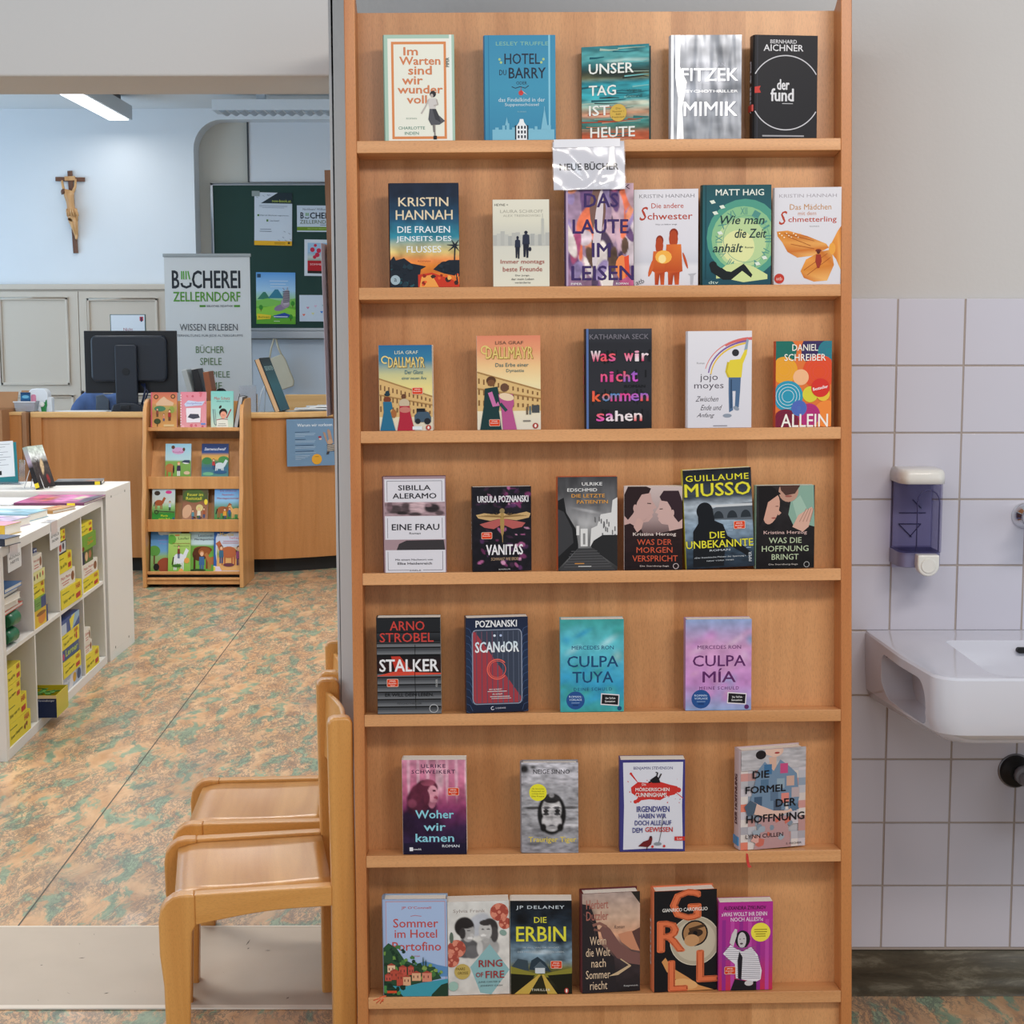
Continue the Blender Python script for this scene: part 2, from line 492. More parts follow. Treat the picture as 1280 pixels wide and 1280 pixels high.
M_grout = mat('grey_grout', '#a89d96', .9, bump=.5, bscale=300)
M_white = mat('white_melamine', '#e6e4e0', .4, bump=.03)
M_paper = mat('page_paper', '#efe9de', .8, bump=.3, bscale=900)
M_black = mat('black_plastic', '#15171c', .35)
M_chrome = mat('polished_chrome', '#d8dadd', .12, metal=1.0)
M_ceramic = mat('white_ceramic', '#d3d4de', .1, coat=.5)
P_satin = print_mat('print_satin', .42, .04)
P_gloss = print_mat('print_foiled', .45, .22, crinkle=.12)
P_paper = print_mat('print_on_paper', .6)
P_silver = print_mat('print_silver', .34, .0, metal=.9, crinkle=.35)

def lino(name, threshold=False):
    m = bpy.data.materials.new(name)
    nt, b = nodes_of(m); N = nt.nodes.new; L = nt.links.new
    tc = N('ShaderNodeTexCoord')
    wp = N('ShaderNodeTexNoise'); wp.inputs['Scale'].default_value = 4.5; wp.inputs['Detail'].default_value = 7
    L(tc.outputs['Object'], wp.inputs['Vector'])
    va = N('ShaderNodeVectorMath'); va.operation = 'SCALE'; va.inputs['Scale'].default_value = .13
    L(wp.outputs['Color'], va.inputs[0])
    vb = N('ShaderNodeVectorMath'); vb.operation = 'ADD'; L(tc.outputs['Object'], vb.inputs[0]); L(va.outputs[0], vb.inputs[1])
    def noise(sx, sy, det, rot=R(-28), rough=.6, dist=0.0):
        mp = N('ShaderNodeMapping'); mp.inputs['Scale'].default_value = (sx, sy, 1); mp.inputs['Rotation'].default_value = (0, 0, rot)
        L(vb.outputs[0], mp.inputs['Vector'])
        n = N('ShaderNodeTexNoise'); n.inputs['Scale'].default_value = 1; n.inputs['Detail'].default_value = det
        n.inputs['Roughness'].default_value = rough; n.inputs['Distortion'].default_value = dist
        L(mp.outputs[0], n.inputs['Vector']); return n
    def ramp(src, a, b_, ca=(0, 0, 0, 1), cb=(1, 1, 1, 1)):
        r = N('ShaderNodeValToRGB'); r.color_ramp.elements[0].position = a; r.color_ramp.elements[1].position = b_
        r.color_ramp.elements[0].color = ca; r.color_ramp.elements[1].color = cb
        L(src, r.inputs['Fac']); return r
    base = ramp(noise(16, 6, 5).outputs['Fac'], .35, .65, lin('#c4966d'), lin('#dfb990'))
    g = ramp(noise(13, 4.6, 9, rough=.72).outputs['Fac'], .515, .56)
    gcol = ramp(noise(24, 9, 4).outputs['Fac'], .35, .65, lin('#7b927a'), lin('#9cb094'))
    m1 = N('ShaderNodeMix'); m1.data_type = 'RGBA'
    L(g.outputs['Color'], m1.inputs['Factor']); L(base.outputs['Color'], m1.inputs['A']); L(gcol.outputs['Color'], m1.inputs['B'])
    # thin dark veins: ridges of a stretched noise
    def vein(sx, sy, width, det, dens):
        n = noise(sx, sy, det, rough=.7)
        s1 = N('ShaderNodeMath'); s1.operation = 'SUBTRACT'; s1.inputs[1].default_value = .5; L(n.outputs['Fac'], s1.inputs[0])
        s2 = N('ShaderNodeMath'); s2.operation = 'ABSOLUTE'; L(s1.outputs[0], s2.inputs[0])
        r = ramp(s2.outputs[0], width * .35, width, (1, 1, 1, 1), (0, 0, 0, 1))
        k = ramp(noise(7, 3, 3).outputs['Fac'], dens, dens + .1)
        mm = N('ShaderNodeMath'); mm.operation = 'MULTIPLY'; L(r.outputs['Color'], mm.inputs[0]); L(k.outputs['Color'], mm.inputs[1])
        return mm
    v1 = vein(46, 15, .040, 6, .40); v2 = vein(20, 6, .022, 8, .38)
    mxv = N('ShaderNodeMath'); mxv.operation = 'MAXIMUM'; L(v1.outputs[0], mxv.inputs[0]); L(v2.outputs[0], mxv.inputs[1])
    mv = N('ShaderNodeMath'); mv.operation = 'MULTIPLY'; mv.inputs[1].default_value = .66; L(mxv.outputs[0], mv.inputs[0])
    m2 = N('ShaderNodeMix'); m2.data_type = 'RGBA'; m2.inputs['B'].default_value = lin('#565a5c')
    L(mv.outputs[0], m2.inputs['Factor']); L(m1.outputs['Result'], m2.inputs['A'])
    # broad dark patches
    dp = ramp(noise(3.2, 1.3, 7).outputs['Fac'], .52, .70, (0, 0, 0, 1), (.38, .38, .38, 1))
    m3 = N('ShaderNodeMix'); m3.data_type = 'RGBA'; m3.inputs['B'].default_value = lin('#6d7373')
    L(dp.outputs['Color'], m3.inputs['Factor']); L(m2.outputs['Result'], m3.inputs['A'])
    L(m3.outputs['Result'], b.inputs['Base Color'])
    b.inputs['Roughness'].default_value = .38
    b.inputs['Coat Weight'].default_value = .1
    return m
M_lino = lino('marbled_linoleum')

# ================================================================== THE SETTING
WALL = 3.548
def struct(name, mb, m, parent=None, **k):
    o = mb.build(name, m, parent, **k)
    if parent is None: o['kind'] = 'structure'
    return o
fl = struct('floor', MB().box(-5.6, 3.2, -1.0, 14.0, -.1, 0), M_lino)
M_thr = mat('worn_beige_threshold', '#c2b5a6', .55, vary=.10, vscale=6, bump=.1)
M_thr_e = mat('white_threshold_edge', '#e6dccf', .5, vary=.05, vscale=9)
o = MB().box(-2.6, -.395, 3.455, 3.93, .0005, .004).build('threshold_sheet', M_thr, fl, bevel=.001)
o = MB().box(-2.6, -.395, 3.437, 3.455, .0005, .0048).box(-2.6, -.395, 3.93, 3.938, .0005, .0048).build('threshold_strip', M_thr_e, fl, bevel=.001)
o['label'] = 'pale edging strips of the threshold'
rnd = random.Random(6); mb = MB()
for k in range(16):
    x_, y_, a_ = rnd.uniform(-1.3, -.5), rnd.uniform(3.48, 3.9), rnd.uniform(0, 3)
    l_ = rnd.uniform(.002, .009) if k else .02
    mb.add([(x_ - l_ * math.cos(a_), y_ - l_ * math.sin(a_), .0044), (x_ + .002, y_ - .002, .0044), (x_ + l_ * math.cos(a_), y_ + l_ * math.sin(a_), .0044), (x_ - .001, y_ + .002, .0044)], [(0, 1, 2, 3)])
tag(mb.build('scuff_marks', mat('dark_scuff', '#6b625a', .8), fl), kind='stuff')
M_seam = mat('dark_lino_seam', '#5c5a54', .8)
mb = MB()
a = at(20, 1160, Z=0); b_ = at(335, 740, Z=0)
dv = (b_ - a).normalized(); nn = Vector((-dv.y, dv.x, 0)) * .0022
mb.add([a - nn + Vector((0, 0, .0006)), a + nn + Vector((0, 0, .0006)), b_ + nn + Vector((0, 0, .0006)), b_ - nn + Vector((0, 0, .0006))], [(0, 1, 2, 3)])
mb.build('floor_seam', M_seam, fl)

ZSOF, XJ = 2.087, -.397
wf = MB().box(XJ, 2.9, WALL, WALL + .27, 0, 3.25).box(-2.6, XJ, WALL, WALL + .27, ZSOF, 3.25).box(-3.4, -2.6, WALL, WALL + .27, 0, 3.25)
wall_front = struct('wall_front', wf, M_plaster, bevel=.006)
# tiling right of the bookcase: grout bed and single tiles
X0, ZT = .857, 1.6045
MB().box(.50, 2.57, WALL - .0088, WALL + .001, .10, ZT - .003).build('grout_bed', M_grout, wall_front)
tm = MB().box(-.0730, .0730, -.0075, 0, -.0730, .0730).build('tile', M_tile, wall_front, bevel=.0012)
first = True
rnd = random.Random(4)
for i in range(10):
    for j in range(-3, 11):
        t = tm if first else tm.copy()
        if not first: COL.objects.link(t); t.parent = wall_front
        first = False
        t.location = (X0 + .15 * j + .075 + .15, WALL - .003 + rnd.uniform(-.0005, .0005), ZT - .15 * i - .075)
        t.rotation_euler = (rnd.uniform(-.0015, .0015), 0, rnd.uniform(-.0015, .0015))
# dark marbled cove skirting under the tiles
def skirt_mat():
    m = bpy.data.materials.new('dark_marbled_skirting'); nt, b = nodes_of(m); N = nt.nodes.new; L = nt.links.new
    tc = N('ShaderNodeTexCoord'); mp = N('ShaderNodeMapping'); mp.inputs['Scale'].default_value = (5, 5, 24)
    L(tc.outputs['Object'], mp.inputs[0])
    n = N('ShaderNodeTexNoise'); n.inputs['Scale'].default_value = 1; n.inputs['Detail'].default_value = 8; n.inputs['Roughness'].default_value = .7; n.inputs['Distortion'].default_value = .4
    L(mp.outputs[0], n.inputs['Vector'])
    r = N('ShaderNodeValToRGB'); e = r.color_ramp.elements
    e[0].position = .3; e[0].color = lin('#3c3a33'); e[1].position = .75; e[1].color = lin('#a5a290')
    k = r.color_ramp.elements.new(.52); k.color = lin('#5e5a4d')
    L(n.outputs['Fac'], r.inputs['Fac']); L(r.outputs['Color'], b.inputs['Base Color']); b.inputs['Roughness'].default_value = .35
    return m
prof = [(WALL, .0), (WALL, .103), (WALL - .005, .103), (WALL - .006, .035), (WALL - .010, .018), (WALL - .022, .006), (WALL - .04, .001), (WALL - .04, 0)]
sk = MB().prism([(p[0], p[1]) for p in prof], 'X', .70, 2.88, smooth=True)
o = struct('baseboard_right', sk, skirt_mat())

# library room beyond the opening
YB = 12.2; ZC = 3.2
NX0 = at(243.5, 250, Y=YB).x; NX1 = 1.4; ZN = 3.12
mb = MB()
mb.box(-5.6, NX0, YB, YB + .5, 0, ZC + .1)
mb.box(NX1, 3.2, YB, YB + .5, 0, ZC + .1)
rr = .22
pts = [(NX0, ZN - rr)]
for k in range(9):
    a = PI - PI / 2 * k / 8
    pts.append((NX0 + rr + rr * math.cos(a), ZN - rr + rr * math.sin(a)))
pts += [(NX1, ZN), (NX1, ZC + .1), (NX0, ZC + .1)]
mb.prism(pts, 'Y', YB, YB + .5)
struct('wall_back', mb, M_plaster2)
struct('wall_niche', MB().box(NX0 - .05, NX1 + .05, YB + .20, YB + .30, 0, ZN + .05), M_niche)
mb = MB()
for (y0, y1) in ((WALL + .27, 4.0), (6.5, 7.5), (11.7, 12.2)):
    mb.box(-5.75, -5.6, y0, y1, 0, ZC + .1)
for (y0, y1) in ((4.0, 6.5), (7.5, 11.7)):
    mb.box(-5.75, -5.6, y0, y1, 0, .85); mb.box(-5.75, -5.6, y0, y1, 2.75, ZC + .1)
struct('wall_left', mb, M_plaster2)
struct('wall_right', MB().box(1.4, 1.55, WALL + .27, YB, 0, ZC + .1), M_plaster2)
struct('ceiling', MB().box(-5.75, 1.55, WALL + .2, YB + .5, ZC, ZC + .12), mat('ceiling_white', '#e3e7ea', .9, bump=.1))

# ================================================================== THE BOOK DISPLAY
LY, YW, RL = .0708, .0163, .0073
OB = Vector((.1918, 3.1355, .168))
ex = Vector((math.cos(YW), math.sin(YW), 0)); nh = Vector((-math.sin(YW), math.cos(YW), 0)); up = Vector((0, 0, 1))
ez = up * math.cos(LY) + nh * math.sin(LY); ey = nh * math.cos(LY) - up * math.sin(LY)
ex, ez = ex * math.cos(RL) + ez * math.sin(RL), ez * math.cos(RL) - ex * math.sin(RL)
BM = Matrix(((ex.x, ey.x, ez.x, OB.x), (ex.y, ey.y, ez.y, OB.y), (ex.z, ey.z, ez.z, OB.z), (0, 0, 0, 1)))
BMi = BM.inverted()
SH = [1.7532, 1.4586, 1.1684, .8786, .5876, .2954, .0]      # front top edge of each shelf, from the top
HW = .49; TH = .0225; DP = .065
ZTOP = SH[0] + .272
bc = thing('display_bookcase', 'tall light beech wall display bookcase with seven narrow ledges of face-out books', 'bookcase', M=BM)
def side_outline(sx):
    # vertical rear edge close to the wall, front edge leaning back
    def loc(x, y, z):
        return BMi @ Vector((x, y, z))
    xw = OB.x + sx * (HW + TH)
    yr = 3.524
    a = loc(xw, 3.12, 0.001); b = loc(xw, yr, 0.001)
    zf = -(a.z - 0)
    # where the front plane y=0 meets the floor
    p0 = BM @ Vector((sx * HW, 0, 0)); k = p0.z / ez.z
    bot = (0.0, -(k) + .0008)
    c = loc(xw, yr, 1.9)
    top = ZTOP
    t = (top - b.z) / (c.z - b.z)
    yt = b.y + (c.y - b.y) * t
    return [bot, (b.y, b.z), (yt, top - .01), (.075, top - .002), (.055, top + .004), (.02, top + .022), (0, top + .028)]
for sx in (-1, 1):
    pr = side_outline(sx)
    a, b_ = (sx * HW, sx * (HW + TH))
    MB().prism(pr, 'X', min(a, b_), max(a, b_)).build('side_panel', M_beech_side, bc, bevel=.0018)
zb = side_outline(-1)[0][1] + .01
MB().box(-HW, HW, DP, DP + .012, zb, ZTOP).build('back_panel', M_beech, bc)
for i, s in enumerate(SH):
    tl = math.tan(R(2.6)) * DP
    pr = [(0, s - .0245), (DP, s - .0245 - tl), (DP, s - tl), (0, s)]
    MB().prism(pr, 'X', -HW, HW).build('shelf', M_beech_edge, bc, bevel=.0012)
MB().box(-HW, HW, .018, .034, zb, -.0255).build('kick_board', M_beech, bc)

# ---- the books
def book(row, px0, px1, pyt, paint, label, t=.028, spine=None, yaw=0.0, roll=0.0, hard=False, m=P_satin,
         group=None, spine_txt=None, lean=.012, edge=None, pyb=None, name='book', ribbon=None, sticker=None, y0=.004, back=None):
    z = SH[row] + .0006
    L_ = None; 
    yb_px = {0: 175, 1: 357.5, 2: 537, 3: 714, 4: 890, 5: 1066, 6: 1243}[row]
    xl = at_frame(BM, px0, yb_px, y0).x; xr = at_frame(BM, px1, yb_px, y0).x
    zt = at_frame(BM, (px0 + px1) / 2, pyt, y0 + .01).z
    W = (xr - xl) / math.cos(yaw); H = zt - SH[row]
    # upright in the room: the case leans back by LY, the book only a little
    B = BM @ T((xl, y0 + max(0, W * math.sin(yaw)), z)) @ RX(LY - lean) @ RZ(-yaw)
    if roll:
        B = B @ RY(-roll)
        if roll > 0: B = B @ T((0, 0, 0))
    r = thing(name, label, 'book', M=B, group=group)
    c = M_cov(edge or '#e8e4dc') if spine is None else M_cov(spine)
    g = .0012 if not hard else .0022
    ins = 0.0 if not hard else .003
    # cover: front board, spine, back board
    mb = MB()
    mb.box(0, W, 0, g, 0, H)
    mb.box(0, W, t - g, t, 0, H)
    rr = min(t / 2, .012 if hard else .004)
    pts = [(0.0008, 0), (-.0022 if hard else -.0006, rr * .5), (-.0032 if hard else -.0008, t / 2), (-.0022 if hard else -.0006, t - rr * .5), (0.0008, t), (g + .0008, t - g), (g + .0008, g)]
    mb.prism(pts, 'Z', 0, H)
    mb.build('cover', c, r)
    MB().box(g + .0009, W - ins - .0004, g + .00005, t - g - .00005, ins + .0002, H - max(ins, .0006)).build('page_block', M_paper, r)
    A = Art(W, H)
    paint(A)
    o = A.build('cover_print', m, r)
    if spine_txt:
        S = Art(t * .8, H, 4e-5)
        txt_, col = spine_txt
        S.txt(txt_, .5, .5, .55 * H / (t * .8) * .9, .42 * (t * .8) / H, col, .01, rot=-PI / 2)
        S.build('spine_print', m, r, M=T((-.0036 if hard else -.001, t * .9, 0)) @ RZ(-PI / 2))
    if sticker:
        u, v, kind = sticker
        sticker_on(r, W, H, u, v, kind, A.k * A.eps)
    return r, W, H
def M_cov(c):
    return mat('cover_' + c.strip('#'), c, .4, coat=.2)
def sticker_on(r, W, H, u, v, kind, y):
    """the orange-red bestseller label with two or three lines of white print"""
    w_, h_ = (.024, .0165) if kind != 'wide' else (.022, .014)
    if kind == 'wide3': w_, h_ = .0235, .0165
    S = Art(w_, h_, 3e-5)
    S.poly([(p[0], p[1]) for p in rrect(0, 1, 0, 1, .12, 3)], '#f3cdbb')
    S.poly([(p[0], p[1]) for p in rrect(.035, .965, .05, .95, .10, 3)], '#d8431f')
    S.txt('SPIEGEL', .5, .27, .56, .17, '#ffe9e0', .02)
    S.txt('Bestseller-' if kind == 'wide3' else 'Bestseller', .5, .55, .72, .17, '#ffe9e0', .015)
    if kind == 'wide3': S.txt('Autor', .5, .80, .4, .15, '#ffe9e0', .015)
    S.build('sticker', P_satin, r, M=T((u * W - w_ / 2, -y - .0001, (1 - v) * H - h_ / 2)))
def person_back(A, cu, cv, s, head, body, legs='#222', skirt=False):
    """small standing figure seen from behind; cv = feet, s = height"""
    asp = A.w / A.h
    A.disc(cu, cv - s * .92, s * .075 / asp * asp * 1.0, head)
    if skirt: A.poly([(cu - .05 * s, cv - s * .82), (cu + .05 * s, cv - s * .82), (cu + .08 * s, cv - s * .55), (cu + .2 * s, cv - .02 * s), (cu - .2 * s, cv - .02 * s), (cu - .08 * s, cv - s * .55)], body)
    else:
        A.poly([(cu - .1 * s, cv - s * .82), (cu + .1 * s, cv - s * .82), (cu + .13 * s, cv - s * .45), (cu - .13 * s, cv - s * .45)], body)
        A.rect(cu - .1 * s, cv - s * .46, cu - .015 * s, cv, legs); A.rect(cu + .015 * s, cv - s * .46, cu + .1 * s, cv, legs)
G = ['paperbacks and hardcovers on ledge %s' % k for k in ('one', 'two', 'three', 'four', 'five', 'six', 'seven')]
ORD = ['top', 'second', 'third', 'fourth', 'fifth', 'sixth', 'lowest']
GR = ['new books on the %s ledge' % k for k in ORD]

# --- top ledge
def p(A):
    A.rect(0, 0, 1, 1, '#a9c7b7'); A.rect(.05, .035, .93, 1, '#ecebe0'); A.rect(.93, 0, .965, 1, '#e9efe8')
    A.rect(.10, .065, .885, .985, '#d98a55'); A.rect(.135, .09, .85, .96, '#e9eadd')
    O = '#d9855a'
    for t_, cu, cv, wd in (('Im', .38, .155, .2), ('Warten', .51, .245, .58), ('sind', .51, .335, .33), ('wir', .40, .43, .29), ('wunder', .51, .515, .64), ('voll', .46, .61, .28)):
        A.txt(t_, cu, cv, wd, .075 if t_ != 'sind' else .08, O, .035)
    A.txt('ROMAN', .38, .79, .15, .016, '#8aa193'); A.txt('CHARLOTTE', .38, .88, .38, .028, '#5f8f80', .006); A.txt('INDEN', .38, .93, .2, .028, '#5f8f80', .006)
    K = '#55565c'
    A.disc(.69, .56, .045, '#2c2b2f'); A.ell(.675, .575, .02, .018, '#b9aea8')
    A.poly([(.63, .60), (.74, .60), (.75, .64), (.72, .70), (.64, .70), (.62, .645)], '#cfcbc8')
    A.line([(.63, .61), (.58, .68), (.52, .745)], .022, '#bdb6b0'); A.line([(.74, .61), (.76, .66), (.70, .67)], .02, '#b4aca6')
    A.poly([(.64, .70), (.73, .70), (.77, .76), (.86, .815), (.78, .85), (.66, .855), (.62, .80)], K)
    A.poly([(.68, .70), (.73, .70), (.77, .76), (.80, .83), (.72, .80)], '#3b3c42')
    A.line([(.71, .85), (.71, .92), (.715, .98)], .022, '#8b8682'); A.line([(.69, .85), (.70, .92)], .02, '#77736f')
    A.rect(.69, .955, .74, .99, '#1e1e22'); A.txt('PIPER', .905, .26, .13, .03, '#2b4a46', .01, rot=-PI / 2)
book(0, 482, 569, 47, p, 'pale green hardcover with orange frame and title around a striding woman', t=.028, spine='#8fb8aa', hard=True, m=P_gloss, spine_txt=None, group=GR[0])
def p(A):
    A.grad(0, 0, 1, 1, [(0, '#3a8ab0'), (.5, '#3f93b4'), (1, '#3a86ab')]); A.rect(.05, 0, .062, 1, '#2f7ba2'); A.rect(.90, 0, .925, 1, '#86c3d8')
    A.txt('LESLEY TRUFFLE', .53, .08, .74, .036, '#86b9a4', .004)
    A.txt('HOTEL', .53, .225, .50, .10, '#1d2b3e', .012); A.txt('DU', .255, .355, .10, .05, '#1d2b3e', .008); A.txt('BARRY', .60, .36, .52, .10, '#1d2b3e', .014)
    A.txt('ODER', .52, .455, .15, .03, '#1d2b3e'); A.line([(.38, .49), (.43, .505), (.5, .49), (.57, .505), (.62, .48)], .01, '#1d2b3e')
    A.disc(.51, .55, .035, '#c8403f'); A.poly([(.53, .53), (.60, .57), (.55, .55)], '#e7c3b5'); A.line([(.51, .5), (.51, .55)], .008, '#a33')
    for u, v in ((.21, .23), (.23, .26), (.80, .26), (.83, .23)): A.disc(u, v, .018, '#a9c487')
    A.txt('das Findelkind in der', .52, .615, .66, .038, '#cfe3ea', .004); A.txt('Suppenschüssel', .52, .665, .48, .038, '#cfe3ea', .004); A.txt('ROMAN', .52, .73, .12, .014, '#8fc0cf')
    S = '#7db9d0'
    A.rect(.10, .90, .98, 1, S)
    for u, v, w_ in ((.14, .88, .05), (.24, .86, .04), (.30, .84, .04), (.38, .88, .04), (.62, .89, .06), (.70, .87, .04), (.88, .86, .05)): A.rect(u, v, u + w_, .92, S)
    A.poly([(.28, .86), (.305, .78), (.33, .86)], S); A.poly([(.79, .90), (.84, .69), (.89, .90)], S); A.line([(.84, .72), (.84, .68)], .01, S)
    A.rect(.42, .86, .61, .995, '#20242d'); A.poly([(.44, 1), (.44, .87), (.48, .83), (.49, .80), (.54, .80), (.55, .83), (.59, .87), (.59, 1)], '#e9eef2')
    for r_ in range(3):
        for q in range(3): A.rect(.46 + q * .045, .865 + r_ * .045, .485 + q * .045, .893 + r_ * .045, '#2a3440')
book(0, 607, 695, 47.5, p, 'turquoise hardcover with dark hotel lettering above a little white gabled house', t=.03, spine='#2d7fb0', hard=True, m=P_gloss, group=GR[0])
def p(A):
    rnd = random.Random(3)
    A.soft([(0, '#2f7f8a'), (.1, '#58a6a8'), (.2, '#2d6f74'), (.27, '#303c33'), (.33, '#7a7c58'), (.38, '#2c8d9b'), (.55, '#3aa3ad'), (.63, '#9ab3a3'), (.70, '#c58f6e'), (.78, '#3c8884'), (.86, '#4b6d5f'), (.92, '#c9623d'), (1, '#b85c3b')], [(.5, .30, .5, .05, '#22302b', 1.2), (.25, .72, .3, .03, '#dba285', 1.5), (.7, .16, .4, .03, '#9fc7c2', 1.5), (.8, .6, .3, .03, '#c8cdb8', 1.5)], .35, 3, 50, streak=4, nscale=4)
    for i in range(42):
        v = rnd.uniform(.0, 1); u = rnd.uniform(-.1, .8); l = rnd.uniform(.2, .6)
        c = rnd.choice(['#1d5660', '#6fb7b8', '#24302c', '#a7c0b0', '#2e8e9c', '#0f5a68'] if v < .6 else ['#d07a55', '#2e6f6d', '#dba285', '#7fa594', '#a6482c'])
        A.line([(u, v), (u + l * .5, v + rnd.uniform(-.012, .012)), (u + l, v + rnd.uniform(-.012, .012))], rnd.uniform(.008, .035), c, .3)
    for t_, cv, wd, cu in (('UNSER', .235, .66, .44), ('TAG', .46, .40, .31), ('IST', .67, .30, .26), ('HEUTE', .90, .66, .46)):
        A.txt(t_, cu, cv, wd, .105, '#f0f3ee', .025)
    A.txt('Virginie', .78, .475, .22, .03, '#2b4a4a'); A.txt('Grimaldi', .78, .53, .24, .03, '#2b4a4a')
    A.disc(.545, .70, .125, '#d3b04e'); A.txt('Die', .545, .655, .07, .018, '#5c4415'); A.txt('Nummer 1', .545, .685, .17, .018, '#5c4415'); A.txt('aus', .545, .715, .07, .018, '#5c4415'); A.txt('Frankreich', .545, .745, .18, .018, '#5c4415')
book(0, 729, 811.5, 57, p, 'teal and orange brushstroke hardcover turned slightly with big white capitals', t=.024, spine='#24474a', hard=True, yaw=.26, m=P_gloss, group=GR[0])
def p(A):
    A.soft([(0, '#94989f'), (.5, '#83878f'), (1, '#92969d')], noise=.35, seed=3, nscale=3); A.rect(.0, 0, .035, 1, '#e6e8ec')
    rnd = random.Random(5)
    A.txt('SEBASTIAN', .56, .285, .42, .038, '#8f929b', .01); A.txt('FITZEK', .56, .385, .80, .12, '#7f838d', .03); A.txt('FITZEK', .55, .38, .80, .12, '#eceef2', .02)
    A.txt('PSYCHOTHRILLER', .56, .54, .78, .024, '#f2f3f5', .006)
    A.txt('MIMIK', .57, .715, .76, .135, '#7f838d', .03); A.txt('MIMIK', .56, .71, .76, .135, '#eceef2', .02)
    A.poly([(.06, .0), (.13, 0), (.12, .3), (.22, .45), (.16, .7), (.18, 1), (.08, 1), (.10, .6), (.06, .4)], '#f4f5f7')  # white glare on the foil, painted into the ink
book(0, 839, 926.6, 47.5, p, 'silver foil hardcover with embossed capitals and strong white reflections', t=.034, spine='#b9bcc4', hard=True, m=P_silver, group=GR[0])
def p(A):
    A.rect(0, 0, 1, 1, '#1a1a20'); A.rect(.035, 0, .05, 1, '#30303a')
    A.ring(.495, .554, .57, .016, '#c9c9cf', 120)
    A.txt('BERNHARD', .455, .062, .42, .036, '#d8d8dc', .012); A.txt('AICHNER', .455, .122, .63, .062, '#e2e2e6', .018)
    A.txt('der', .455, .475, .19, .10, '#e6e6ea', .03); A.txt('fund', .44, .575, .36, .12, '#e6e6ea', .035); A.rect(.44, .655, .61, .662, '#b8b8bd')
    A.poly([(-.02, .5), (.095, .49), (.075, .52), (.10, .555), (-.02, .56)], '#c43a33')
    A.lines(.46, .965, .85, 1, .02, '#a2a2a8', .014)
r, W, H = book(0, 943, 1023, 47, p, 'black hardcover with a thin white circle around a two-word title', t=.034, spine='#121217', hard=True, m=P_gloss, yaw=-.12, spine_txt=('AICHNER  der fund', '#b8b8c2'), group=GR[0])
MB().box(-.0045, .0002, .004, .03, .055, .068).build('spine_label', mat('red_tab', '#c43a33', .4), r)

# --- second ledge
def p(A):
    A.soft([(0, '#141f33'), (.12, '#16263c'), (.35, '#1f4d6c'), (.52, '#2f8aa0'), (.66, '#d9c27a'), (.74, '#e98a4a'), (.8, '#e0832c'), (1, '#e2662f')], [(.55, .93, .3, .05, '#f3a04a', 1), (.8, .97, .2, .04, '#d8341c', 1)], .22, 5)
    A.txt('KRISTIN', .49, .18, .72, .085, '#e5d3b3', .016); A.txt('HANNAH', .50, .305, .82, .09, '#e5d3b3', .016)
    A.txt('DIE FRAUEN', .49, .445, .76, .062, '#e8eef2', .012); A.txt('JENSEITS DES', .49, .54, .80, .062, '#e8eef2', .012); A.txt('FLUSSES', .49, .635, .50, .062, '#e8eef2', .012)
    A.txt('ROMAN', .49, .75, .18, .014, '#a9552f')
    D = '#16202c'
    A.poly([(0, .74), (.05, .70), (.08, .74), (.2, .72), (.3, .77), (.52, .80), (.44, .83), (.4, 1), (0, 1)], D)
    A.poly([(1, .74), (.85, .74), (.7, .78), (.62, .83), (.78, .87), (1, .90)], D)
    A.poly([(.40, .88), (.6, .86), (.9, .93), (1, .98), (1, 1), (.40, 1)], '#c8371f')
    A.poly([(.45, .9), (.6, .88), (.7, 1), (.42, 1)], '#f0a14d'); A.blobs(14, .45, .88, .98, .99, ['#e9582b', '#8f2718', '#f4b25a', '#3a2420'], .02, .05, 7)
    A.line([(.97, .95), (.93, .75), (.94, .6)], .018, D)
    for a in range(7): A.line([(.94, .60), (.94 + .12 * math.cos(a * .9 + .2), .60 - .07 * math.sin(a * .9 + .2) + .01)], .03, D, .2)
    A.blobs(22, 0, .80, .36, .98, ['#101a26', '#1d3440', '#26525c', '#16222e'], .02, .05, 3); A.blobs(8, .72, .78, 1, .84, ['#16202c', '#1d2c38'], .03, .05, 5)
    A.disc(.07, .93, .07, '#9fb3bd'); A.txt('a', .07, .93, .04, .03, '#33444f')
book(1, 488.5, 574.5, 231, p, 'dark blue hardcover with gold author name over an orange river sunset', t=.03, spine='#131d2b', hard=True, m=P_gloss, group=GR[1])
